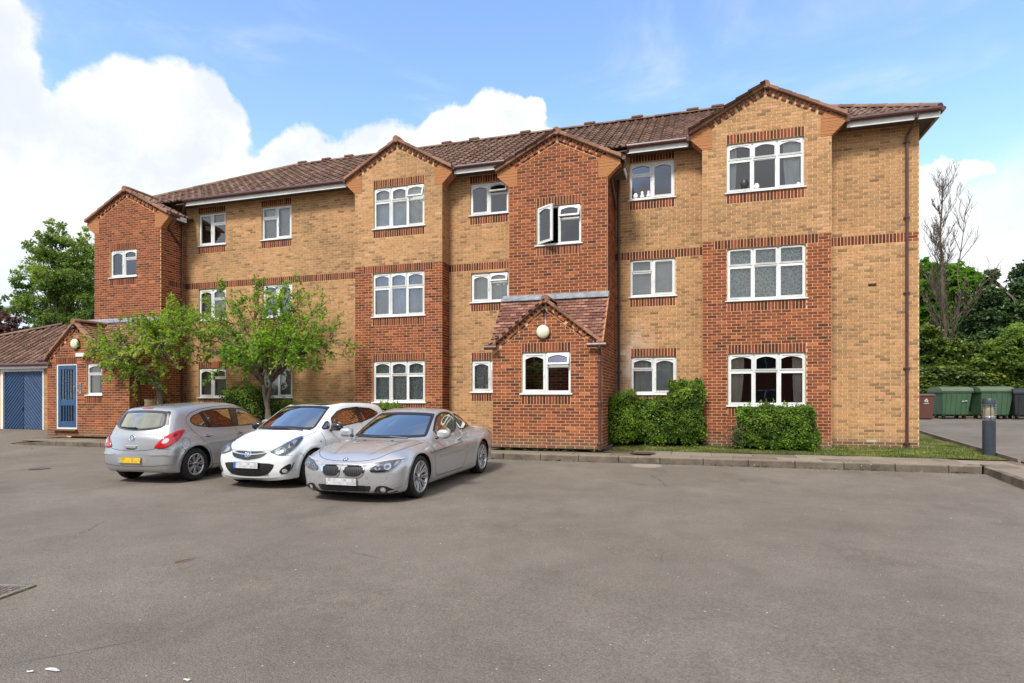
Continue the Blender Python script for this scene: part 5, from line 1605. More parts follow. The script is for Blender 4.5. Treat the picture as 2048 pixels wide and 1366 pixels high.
M['car_dark'] = Mat('black underbody', (.012,.012,.013), .75, spec=.2).m
M['trim'] = Mat('black car trim', (.016,.016,.018), .38).m
M['gloss_black'] = flakes('gloss black', (.012,.012,.014), .12, 0)
M['tyre'] = Mat('tyre rubber', (.022,.021,.020), .78, spec=.3).m
M['alloy'] = Mat('alloy', (.55,.555,.56), .26, .85).m
M['steel'] = Mat('brake steel', (.16,.16,.16), .4, .8).m
M['chrome'] = Mat('chrome', (.78,.79,.8), .09, 1.).m
M['badge_dark'] = Mat('hub centre', (.09,.10,.12), .3, .4).m
M['carglass'] = glass('car glass', (.36,.42,.40), (.95,.94,.79), 2.4, .30)
M['lens'] = glass('lamp lens', (.88,.9,.92), 1.)
M['redlens'] = Mat('red lamp lens', (.42,.008,.012), .12); M['redlens'].b.inputs['Coat Weight'].default_value = 1.; M['redlens'] = M['redlens'].m
M['redlens_dark'] = Mat('dark red reflector', (.16,.004,.008), .2).m
M['clear'] = Mat('clear lamp', (.62,.62,.62), .15, .5).m
M['seat'] = Mat('seat cloth', (.03,.03,.033), .85).m
M['yellow'] = None
def plate_mat(name, cols, sx=14):
    m = Mat(name, cols[0], .35); o = m.co('Object')
    # pixelated block pattern of the photograph's blurred plate
    v = m.N.new('ShaderNodeTexWhiteNoise'); s1 = m.N.new('ShaderNodeVectorMath'); s1.operation = 'SNAP'; m.L.new(o, s1.inputs[0]); s1.inputs[1].default_value = (.045, .045, .045); m.L.new(s1.outputs[0], v.inputs[0])
    m.set('Base Color', m.ramp(v.outputs['Value'], [(i/(len(cols)-1), c) for i, c in enumerate(cols)])); return m.m
M['plate_w'] = plate_mat('pale number plate', [(.36,.36,.37),(.50,.50,.51),(.62,.62,.63)])
M['plate_y'] = plate_mat('yellow number plate', [(.44,.26,.02),(.60,.38,.02),(.70,.47,.04)])
M['plate_blue'] = Mat('blue plate band', (.02,.16,.48), .35).m
M['plate_blue_pale'] = Mat('pale blue plate band', (.20,.38,.50), .35).m
M['bmwblue'] = Mat('blue badge quarter', (.03,.22,.55), .3).m
M['badge_white'] = Mat('white badge quarter', (.75,.76,.78), .3).m
def rect_on(car, name, cx, cz, w, h, mode, mat, off, parent=None, sg=1, bow=True):
    return car.patch(name, [(cx-w/2,cz-h/2),(cx+w/2,cz-h/2),(cx+w/2,cz+h/2),(cx-w/2,cz+h/2)], mode, mat, off, sg, parent, .04)
def plate(car, z, mode, mat, blue, tilt=0., off=.015, y0=0., w=.52, xo=0.):
    p = car.prox([(y0, z)], mode)[0]; sx = 1 if mode == 'front' else -1
    m = MB(); m.box(-.006, .006, -w/2, w/2, -.056, .056); o = m.build('number_plate', M['badge_dark'], car.root, loc=(p.x+sx*off+xo, p.y, p.z), rot=(0, -sx*tilt, 0)); bevel(o, .003, 1)
    m = MB(); m.box(sx*.0062-.0005, sx*.0062+.0005, -w/2+.004, w/2-.004, -.052, .052); m.build('plate_face', mat, o)
    if blue:
        s_ = -1*sx*-1
        # the band sits at the viewer's left
        yb = (-w/2+.026) if sx > 0 else (w/2-.026)
        m = MB(); m.box(sx*.0072-.0004, sx*.0072+.0004, yb-.024, yb+.024, -.052, .052); m.build('plate_band', blue, o)
    return o
def seats(car, xs, zf, two=True):
    for x in xs:
        for y in (-.36, .36):
            m = MB(); s_ = .23
            pts = [(x-.06,zf),(x+.42,zf+.03),(x+.46,zf+.12),(x+.05,zf+.14),(x-.16,zf+.62),(x-.26,zf+.60),(x-.16,zf+.1)]
            m.extrude(pts, y-s_, y+s_); o = m.build('seat', M['seat'], car.root); fix_normals(o.data); bevel(o, .04, 3)
            m = MB(); m.box(x-.31, x-.20, y-.13, y+.13, zf+.63, zf+.80); h = m.build('headrest', M['seat'], o); bevel(h, .04, 3)
def steering(car, x, y, z, r=.185):
    m = MB(); pts = []
    n = 24
    for i in range(n+1): a = 2*math.pi*i/n; pts.append((x+.09*math.sin(a)*1.0, y+r*math.cos(a), z+r*math.sin(a)*.92))
    m.tube(pts, .014, 6, cap=False); o = m.build('steering_wheel', M['trim'], car.root, smooth=True)
    m = MB(); m.box(x-.02, x+.05, y-.06, y+.06, z-.06, z+.05); m.box(x+.0, x+.02, y-r, y+r, z-.015, z+.015); m.build('hub', M['trim'], o)
def dashboard(car, x0, x1, z, w):
    m = MB(); pts = [(x0,z-.25),(x1,z-.25),(x1,z+.02),(x0+.1,z+.06),(x0,z)]
    m.extrude(pts, -w, w); o = m.build('dashboard', M['trim'], car.root); fix_normals(o.data); bevel(o, .03, 2)
def wiper(car, a, b, mode='top', off=.02):
    P = car.prox([a, ((a[0]+b[0])/2, (a[1]+b[1])/2), b], mode, off=off)
    m = MB(); m.tube(P, [.010,.011,.006], 6); o = m.build('wiper', M['trim'], car.root); return o
def mirror(car, x, y, z, mat, sg, s=1.0):
    m = MB(); xf = Matrix.Translation((x, sg*y, z))
    V, F = [], []
    n = 14; k = 10
    for i in range(k+1):
        ph = math.pi*i/k
        for j in range(n):
            a = 2*math.pi*j/n
            sx = .075*s*math.cos(ph) if False else 0
            # rounded box by superellipsoid
            def se(v, p): return math.copysign(abs(v)**p, v)
            xx = .075*s*se(math.cos(ph), .7); rr = se(math.sin(ph), .7)
            V.append((xx, sg*(.115*s*rr*se(math.cos(a), .75)), .078*s*rr*se(math.sin(a), .75)))
    for i in range(k):
        for j in range(n): F.append((i*n+j, i*n+(j+1) % n, (i+1)*n+(j+1) % n, (i+1)*n+j))
    m.V = V; m.F = F; m.T = [.5]*len(F); o = m.build('wing_mirror', mat, car.root, smooth=True, loc=(x, sg*y, z)); fix_normals(o.data)
    g = MB(); g.box(-.074*s, -.070*s, -.09*s, .09*s, -.055*s, .055*s); g.build('mirror_glass', M['chrome'], o)
    f = MB(); f.tube([(0.02, -sg*.14*s, -.07*s), (.01, -sg*.06*s, -.04*s)], [.028,.02], 8); f.build('mirror_foot', M['trim'], o)
    return o
def contact_place(root, x, y, yaw, xf, xr, rw):
    c, s_ = math.cos(yaw), math.sin(yaw)
    zf = zroad(x+xf*c, y+xf*s_); zr_ = zroad(x+xr*c, y+xr*s_)
    pit = math.atan2(zf-zr_, xf-xr); z0 = zf-(zf-zr_)*xf/(xf-xr)
    root.location = (x, y, z0); root.rotation_euler = (0, -pit, yaw)
def griffin(car, c, mode, r, parent=None, off=.008):
    "round badge: a ring with a small beast's profile"
    p = car.prox([c], mode)[0]; n = car.S.n([tuple(p)])[0]; n = Vector(n)
    rot = n.to_track_quat('Y', 'Z').to_euler()
    root = MB(); root.lathe([(r*.80,0),(r*.82,.010),(r*.95,.010),(r,.0)], 28, ax='y')
    o = root.build('badge', M['chrome'], parent or car.root, smooth=True, loc=p, rot=rot)
    b = MB(); b.lathe([(r*.8,.002),(0,.002)], 24, ax='y'); b.build('badge_field', M['badge_dark'], o)
    s = r*.85
    # a winged, standing beast in outline with a little flag
    pts = [(-.55,-.15),(-.35,-.5),(0,-.72),(.25,-.6),(.1,-.45),(.3,-.2),(.55,-.3),(.5,0),(.25,.1),(.45,.35),(.35,.62),(.1,.7),(-.05,.45),(-.3,.55),(-.45,.25),(-.2,.1)]
    m = MB(); m.extrude([(x*s, z*s) for x, z in pts], .003, .009); q = m.build('badge_beast', M['chrome'], o); fix_normals(q.data)
    m = MB(); m.extrude([(x*s, z*s) for x, z in [(-.12,-.28),(.05,-.4),(.18,-.1),(.02,.2),(-.15,.0)]], .0095, .0105); m.build('badge_wing', M['badge_dark'], o)
    return o
# ---- the two small hatchbacks share one shape ---------------------------------
def hatch_shape():
    d = dict(
        deck=[(-2.1,.90),(-1.9,.96),(-1.2,.98),(-.3,.965),(.45,.955),(.85,.965),(1.1,.955),(1.35,.90),(1.6,.825),(1.8,.745),(1.95,.65),(2.1,.52)],
        roof=[(-2.3,-3.),(-1.94,.45),(-1.885,.90),(-1.79,1.12),(-1.66,1.335),(-1.55,1.405),(-1.2,1.45),(-.6,1.482),(-.15,1.487),(.15,1.462),(.40,1.385),(.70,1.235),(1.0,1.07),(1.25,.93),(1.5,.76),(1.9,.3)],
        wid=[(-2.1,.74),(-1.8,.80),(-1.3,.845),(-.4,.855),(.6,.855),(1.2,.848),(1.6,.81),(1.85,.76),(2.1,.70)],
        side=[(.1,.90),(.22,.945),(.40,.985),(.60,1.0),(.78,.985),(.90,.955),(1.0,.91),(1.2,.85)],
        nose=[(.12,1.90),(.22,1.955),(.35,1.99),(.48,1.995),(.62,1.965),(.72,1.92),(.82,1.86),(1.0,1.80)],
        tail=[(.12,-1.86),(.25,-1.93),(.40,-1.98),(.52,-1.985),(.66,-1.965),(.80,-1.94),(1.0,-1.90),(1.1,-1.87)],
        gw=[(-2.0,.62),(-1.8,.70),(-1.4,.765),(-.6,.80),(.3,.80),(.8,.775),(1.2,.72),(1.5,.66)],
        low=[(-2.1,.27),(-1.7,.20),(-.9,.165),(.9,.165),(1.7,.165),(2.1,.20)],
        crown=.10, crown2=.085, kf=.30, pf=2.4, kr=.22, pr=2.6, kt=.16, kg=.10, kj=.05, cw=.30, cr=.20, tum=.30, tum2=.10, belt=.93, xm=-.4,
        fender=.03, xf=1.235, xr=-1.275, rw=.315, arch=.365, xa0=-1.35, xa1=1.35)
    return d
def hatch_common(car, paint_m, doors):
    d = car.d
    DK = M['trim']
    # side glass outlines (x,z)
    if doors == 5:
        win_out = [(.94,.965),(.20,.955),(-.60,.965),(-1.18,1.02),(-1.36,1.13),(-1.30,1.235),(-1.05,1.32),(-.55,1.375),(.05,1.365),(.40,1.27),(.70,1.12)]
        splits = [(-.16,-.06)]
        panes = [[(.80,.99),(-.03,.985),(.02,1.345),(.22,1.325),(.50,1.205)], [(-.20,.985),(-.80,1.0),(-.92,1.31),(-.60,1.345),(-.17,1.35)], [(-.88,1.01),(-1.18,1.055),(-1.29,1.14),(-1.2,1.225),(-.99,1.29)]]
    else:
        win_out = [(.94,.965),(.30,.975),(-.45,1.03),(-1.05,1.10),(-1.42,1.20),(-1.25,1.285),(-.95,1.345),(-.45,1.385),(.05,1.365),(.40,1.27),(.70,1.12)]
        panes = [[(.56,.995),(-.42,1.055),(-.42,1.355),(.02,1.335),(.25,1.29),(.50,1.17)], [(-.56,1.065),(-1.05,1.135),(-1.30,1.205),(-1.0,1.31),(-.56,1.345)], [(.84,.99),(.66,.995),(.60,1.12),(.66,1.11)]]
    wo = smooth_poly(win_out, 2)
    panes = [smooth_poly(densify(p, .09), 2) for p in panes]
    for p in panes: car.cutter(shrink(p, .004), 'side', -1.5, 1.5)
    # windscreen and rear window in front view
    ws = smooth_poly([(-.60,.985),(.60,.985),(.64,1.02),(.535,1.36),(.50,1.395),(0,1.415),(-.50,1.395),(-.535,1.36),(-.64,1.02)], 2)
    rw_ = smooth_poly([(-.50,1.03),(0,.99),(.50,1.03),(.56,1.10),(.505,1.30),(.46,1.335),(0,1.352),(-.46,1.335),(-.505,1.30),(-.56,1.10)], 2)
    car.cutter(shrink(ws, .03), 'front', .10, 1.8)
    car.cutter(shrink(rw_, .02), 'front', -2.2, -1.1)
    b = car.body((-1.75, 1.15, .45))
    for sg in (1, -1):
        # black surround behind and between the panes
        sur = car.patch('window_surround', wo, 'side', M['gloss_black'] if doors == 3 else M['trim'], .0012, sg)
        # punch the panes out of the surround by building it as separate glass above it
        bpy.data.objects.remove(sur)
        pil = ([[(-.03,.975),(-.20,.975),(-.17,1.365),(.02,1.362)], [(-.79,.99),(-.90,.995),(-1.01,1.30),(-.91,1.325)]] if doors == 5 else [[(-.41,1.03),(-.57,1.045),(-.57,1.365),(-.41,1.37)]])
        for q in pil: car.patch('door_pillar', q, 'side', M['gloss_black'], .0014, sg, grid_=.04)
        if doors == 5: car.patch('quarter_trim', [(.80,.975),(.94,.97),(.66,1.12),(.50,1.215)], 'side', M['trim'], .0014, sg)
        for i, p in enumerate(panes):
            car.band('window_rubber', inset(densify(p, .03), -.013), inset(densify(p, .03), .008), 'side', M['trim'], .0022, sg)
            car.patch('side_window', shrink(p, -.004), 'side', M['carglass'], -.003, sg)
    car.band('screen_surround', inset(densify(ws, .03), -.004), inset(densify(ws, .03), .034), 'front', M['trim'], .002)
    car.patch('windscreen', shrink(ws, .004), 'front', M['carglass'], -.002)
    car.patch('rear_window_frit', [( .46,1.035),(.60,1.08),(.62,1.10),(.555,1.32),(.51,1.345),(.42,1.33)], 'rear', M['trim'], .0012)
    car.patch('rear_window_frit', [(-.46,1.035),(-.60,1.08),(-.62,1.10),(-.555,1.32),(-.51,1.345),(-.42,1.33)], 'rear', M['trim'], .0012)
    car.band('rear_surround', inset(densify(rw_, .03), -.012), inset(densify(rw_, .03), .03), 'rear', M['gloss_black'], .002)
    car.patch('rear_window', shrink(rw_, .004), 'rear', M['carglass'], -.001)
    seats(car, (-.05, -.95), .42); dashboard(car, .62, 1.15, .93, .62); steering(car, .50, -.36, .97)
    # sills and valance
    # panel gaps
    G = M['car_dark']
    for sg in (1, -1):
        if doors == 5:
            car.line('door_gap', [(.92,.93),(.905,.60),(.86,.30),(.78,.25)], 'side', G, .008, .001, sg)
            car.line('door_gap', [(-.13,.95),(-.145,.60),(-.15,.26)], 'side', G, .008, .001, sg)
            car.line('door_gap', [(-1.37,1.12),(-1.30,.98),(-1.12,.80),(-.98,.62),(-.90,.45),(-.86,.26)], 'side', G, .008, .001, sg)
            car.line('door_gap', smooth_poly([(-1.37,1.12),(-1.36,1.21),(-1.15,1.335),(-.55,1.41),(.06,1.40),(.43,1.30),(.78,1.11),(.96,.96)], 2, False), 'side', G, .007, .001, sg)
            car.line('sill_gap', [(.78,.25),(-.86,.26)], 'side', G, .008, .001, sg)
            for x in (-.02+.0, -1.0+.04):
                h = MB(); hx = x-.03 if x > -.5 else -.98+.02
                p = car.prox([(hx, .845)], 'side', sg)[0]
                m = MB(); m.box(-.10, .10, -.010, .014, -.013, .013); o = m.build('door_handle', paint_m, car.root, loc=(p.x, p.y+sg*.022, p.z)); bevel(o, .010, 3)
                car.patch('handle_recess', smooth_poly([(hx-.055,.815),(hx+.055,.815),(hx+.06,.865),(hx-.06,.865)], 2), 'side', G, .0012, sg, grid_=.03)
        else:
            car.line('door_gap', [(.90,.93),(.885,.60),(.85,.30),(.78,.25)], 'side', G, .008, .001, sg)
            car.line('door_gap', [(-.47,1.03),(-.55,.80),(-.56,.45),(-.50,.27)], 'side', G, .008, .001, sg)
            car.line('sill_gap', [(.78,.25),(-.50,.27)], 'side', G, .008, .001, sg)
            p = car.prox([(-.38, .87)], 'side', sg)[0]; m = MB(); m.box(-.10, .10, -.010, .014, -.013, .013); o = m.build('door_handle', paint_m, car.root, loc=(p.x, p.y+sg*.022, p.z)); bevel(o, .010, 3)
        # arch lip
        for xa in (d['xf'], d['xr']):
            arc = [(xa+d['arch']*math.cos(math.pi*t/24), d['rw']+d['arch']*math.sin(math.pi*t/24)) for t in range(-1, 26)]
            car.line('arch_lip', [(xa+(d['arch']+.008)*math.cos(math.pi*t/24), d['rw']+(d['arch']+.008)*math.sin(math.pi*t/24)) for t in range(-1, 26)], 'side', paint_m, .014, .004, sg)
        # front bumper joint
        car.line('bumper_gap', [(1.60,.62),(1.56,.60),(1.52,.55)], 'side', G, .006, .001, sg)
        car.line('bumper_gap', [(-1.62,.70),(-1.56,.62),(-1.55,.56)], 'side', G, .006, .001, sg)
    # bonnet shut line
    car.line('bonnet_gap', smooth_poly([(.98,.70),(1.25,.70),(1.55,.64),(1.73,.50),(1.80,.25),(1.82,0),(1.80,-.25),(1.73,-.50),(1.55,-.64),(1.25,-.70),(.98,-.70)], 2, False), 'top', G, .007, .001)
    # cowl
    car.patch('scuttle', [(1.02,-.60),(1.10,-.3),(1.13,0),(1.10,.3),(1.02,.60),(.95,.62),(1.02,.3),(1.05,0),(1.02,-.3),(.95,-.62)], 'top', M['trim'], .002)
    return b
# silver five door hatchback, seen from behind
def build_silver():
    root = thing('parked_car', 'silver five door hatchback with red rear lamps parked nose to the building', 'car', group='cars parked in front of the flats')
    d = hatch_shape(); car = Car(d, root, M['silver'])
    hatch_common(car, M['silver'], 5)
    G = M['car_dark']
    # tail lamps wrap from the tailgate onto the flanks
    for sg in (1, -1):
        cm = ('rear', 45, sg)
        lp = smooth_poly([(-1.02,.685),(-.90,.665),(-.76,.70),(-.62,.80),(-.53,.92),(-.50,.985),(-.56,1.0),(-.70,.955),(-.86,.865),(-.97,.76)], 2)
        a = car.patch('tail_lamp', lp, cm, M['redlens'], .006, grid_=.025, thick=.008)
        car.patch('reflector', smooth_poly([(-.90,.755),(-.79,.765),(-.75,.84),(-.83,.855)], 2), cm, M['clear'], .0155, parent=a, grid_=.02)
        car.patch('reflector', smooth_poly([(-.72,.86),(-.64,.87),(-.62,.93),(-.69,.925)], 2), cm, M['redlens_dark'], .0152, parent=a, grid_=.02)
        car.patch('bumper_strip', smooth_poly([(-1.58,.535),(-1.90,.53),(-1.90,.575),(-1.60,.58)], 1), 'side', M['silver2'], .010, sg)
        car.patch('bumper_strip', smooth_poly([(sg*.38,.545),(sg*.80,.55),(sg*.80,.59),(sg*.42,.582)], 1), 'rear', M['silver2'], .012)
    # tailgate outline
    car.line('tailgate_gap', smooth_poly([(-.66,.95),(-.60,.80),(-.55,.68),(-.40,.64),(0,.62),(.40,.64),(.55,.68),(.60,.80),(.66,.95)], 2, False), 'rear', G, .008, .0015)
    car.line('bumper_gap', [(-.78,.655),(-.56,.665)], 'rear', G, .006, .0015); car.line('bumper_gap', [(.78,.655),(.56,.665)], 'rear', G, .006, .0015)
    car.line('bumper_crease', [(-.78,.37),(-.4,.345),(0,.335),(.4,.345),(.78,.37)], 'rear', G, .006, .0015)
    car.patch('plate_recess', smooth_poly([(-.34,.38),(.34,.38),(.37,.54),(-.37,.54)], 1), 'rear', M['silver2'], .002)
    plate(car, .455, 'rear', M['plate_y'], M['plate_blue_pale'], R(4), .014)
    m = MB(); p = car.prox([(0,.70)], 'rear')[0]; m.box(-.02,.012,-.13,.13,-.028,.028); o = m.build('tailgate_handle', M['silver2'], root, loc=p+Vector((-.008,0,0))); bevel(o, .012, 3)
    rect_on(car, 'handle_shadow', 0, .655, .20, .016, 'rear', M['trim'], .003)
    griffin(car, (0,.86), 'rear', .062)
    for (y, w) in ((.47,.012),(.452,.010),(.435,.012),(.418,.01),(.40,.01),(-.45,.012),(-.468,.004),(-.485,.012)):
        rect_on(car, 'lettering', y, .875, w, .014, 'rear', M['chrome'], .004)
    # wiper, high lamp, aerial
    P = car.prox([(.44,1.05),(.22,1.035),(0,1.03)], 'rear', off=.02); m = MB(); m.tube(P, [.007,.011,.018], 6); m.build('wiper', M['trim'], root)
    car.patch('brake_light', [(-.12,1.385),(.12,1.385),(.12,1.412),(-.12,1.412)], 'rear', M['redlens'], .006)
    m = MB(); p = car.prox([(-1.28,0)], 'top')[0]; m.tube([p, p+Vector((-.10,0,.20))], [.006,.003], 6); m.lathe([(.025,0),(.012,.02)], 10, (p.x,p.y,p.z)); m.build('aerial', M['trim'], root)
    # fuel flap
    pc = [(-1.50+.085*math.cos(a*.3142), .76+.085*math.sin(a*.3142)) for a in range(20)]
    car.line('fuel_flap', pc, 'side', G, .005, .0015, -1, closed=True)
    for sg in (1, -1):
        mirror(car, .72, .93, 1.0, M['silver2'], sg, .95)
        for xa in (d['xf'], d['xr']): car.wheel(xa, sg, .315, .205, 7, 'twin', .19, .745)
    m = MB(); m.tube([(-1.90,.42,.24),(-1.6,.42,.26)], .025, 10); m.build('exhaust', M['steel'], root)
    contact_place(root, -10.02, 10.48, R(92.5), d['xf'], d['xr'], d['rw'])
    root.scale = (1, .965, 1)
    return root
def build_white():
    root = thing('parked_car', 'white three door hatchback with a black roof and black mirrors between the silver cars', 'car', group='cars parked in front of the flats')
    d = hatch_shape(); car = Car(d, root, M['carwhite'])
    hatch_common(car, M['carwhite'], 3)
    G = M['car_dark']
    # black roof panel
    car.patch('roof_panel', smooth_poly([(.26,-.50),(.30,0),(.26,.50),(-.3,.56),(-1.1,.54),(-1.42,.50),(-1.46,0),(-1.42,-.50),(-1.1,-.54),(-.3,-.56)], 2), 'top', M['gloss_black'], .004, grid_=.05)
    # headlamps
    for sg in (1, -1):
        cm = ('front', 40, sg)
        hp = smooth_poly([(-.92,.655),(-.82,.615),(-.68,.595),(-.57,.65),(-.43,.76),(-.33,.865),(-.345,.895),(-.44,.875),(-.62,.80),(-.79,.72)], 2)
        a = car.patch('headlamp', hp, cm, M['badge_dark'], .003, grid_=.025)
        car.patch('reflector', smooth_poly([(-.84,.655),(-.74,.625),(-.66,.63),(-.63,.70),(-.70,.735),(-.80,.705)], 2), cm, M['clear'], .006, parent=a, grid_=.02)
        car.patch('reflector', smooth_poly([(-.61,.70),(-.52,.74),(-.42,.83),(-.47,.845),(-.59,.785)], 2), cm, M['clear'], .006, parent=a, grid_=.02)
        for (yy, zz, rr) in ((-.70,.672,.040),(-.545,.765,.028)):
            pc = [(yy+rr*math.cos(t*.4189), zz+rr*math.sin(t*.4189)) for t in range(15)]; car.patch('bulb', pc, cm, M['chrome'], .012, parent=a, grid_=.02)
            car.line('bulb_ring', pc, cm, M['trim'], .006, .014, parent=a, closed=True, dens=.02)
        car.patch('lens', hp, cm, M['lens'], .017, parent=a, grid_=.025)
        # fog lamp pods
        fp = smooth_poly([(sg*.62,.27),(sg*.74,.30),(sg*.77,.46),(sg*.72,.44),(sg*.60,.34)], 2)
        f = car.patch('fog_lamp', fp, 'front', M['trim'], .003, grid_=.03)
        pc = [(sg*(.685+.035*math.cos(t*.4189)), .335+.035*math.sin(t*.4189)) for t in range(15)]; car.patch('fog_bulb', pc, 'front', M['clear'], .009, parent=f, grid_=.02)
        car.line('fog_trim', smooth_poly([(sg*.63,.265),(sg*.745,.30),(sg*.78,.47)], 2, False), 'front', M['chrome'], .008, .010, parent=f)
    # upper grille: two chrome bars and a badge
    gr = smooth_poly([(-.40,.665),(-.32,.56),(-.12,.525),(.12,.525),(.32,.56),(.40,.665),(0,.655)], 2)
    g = car.patch('grille', gr, 'front', M['trim'], .003)
    for pts, w in (([(-.42,.675),(-.2,.668),(0,.664),(.2,.668),(.42,.675)], .012), ([(-.38,.645),(-.2,.615),(0,.605),(.2,.615),(.38,.645)], .017), ([(-.41,.668),(-.33,.56),(-.12,.52),(.12,.52),(.33,.56),(.41,.668)], .008)):
        car.line('grille_bar', smooth_poly(pts, 2, False), 'front', M['chrome'], w, .012, parent=g)
    griffin(car, (0,.61), 'front', .062, off=.02)
    lo = smooth_poly([(-.54,.475),(-.50,.36),(-.36,.245),(0,.225),(.36,.245),(.50,.36),(.54,.475),(0,.46)], 2)
    l = car.patch('lower_grille', lo, 'front', M['trim'], .003)
    for k in range(4): car.line('grille_mesh', [(-.42+.03*k*(k<3)-.0,.255+.028*k),(.42,.255+.028*k)], 'front', M['black'], .006, .008, parent=l)
    for k in range(18): car.line('grille_mesh', [(-.40+.047*k,.25),(-.40+.047*k,.345)], 'front', M['black'], .006, .007, parent=l)
    car.patch('number_plate_mount', smooth_poly([(-.53,.475),(-.50,.375),(.50,.375),(.53,.475)], 1), 'front', M['gloss_black'], .006)
    plate(car, .43, 'front', M['plate_w'], M['plate_blue'], R(2), .022)
    # chin splitter
    car.line('splitter', smooth_poly([(-.76,.235),(-.5,.20),(0,.192),(.5,.20),(.76,.235)], 2, False), 'front', M['carwhite'], .045, .022)
    car.line('bumper_gap', smooth_poly([(-.77,.595),(-.6,.59),(-.47,.64)], 1, False), 'front', G, .005, .0015); car.line('bumper_gap', smooth_poly([(.77,.595),(.6,.59),(.47,.64)], 1, False), 'front', G, .005, .0015)
    wiper(car, (1.10,.50), (1.13,-.12)); wiper(car, (1.14,-.02), (1.08,-.52))
    for sg in (1, -1):
        mirror(car, .64, .93, 1.02, M['gloss_black'], sg, 1.)
        rect_on(car, 'side_emblem', 1.02, .775, .035, .022, 'side', M['trim'], .003, sg=sg)
        for xa in (d['xf'], d['xr']): car.wheel(xa, sg, .315, .225, 5, 'wide', .20, .745)
    m = MB(); p = car.prox([(-1.05,0)], 'top')[0]; m.tube([p+Vector((0,0,.0)), p+Vector((-.12,0,.16))], [.008,.003], 6); m.build('aerial', M['trim'], root)
    contact_place(root, -7.44, 10.62, R(-90.5), d['xf'], d['xr'], d['rw'])
    root.scale = (1, .985, 1)
    return root
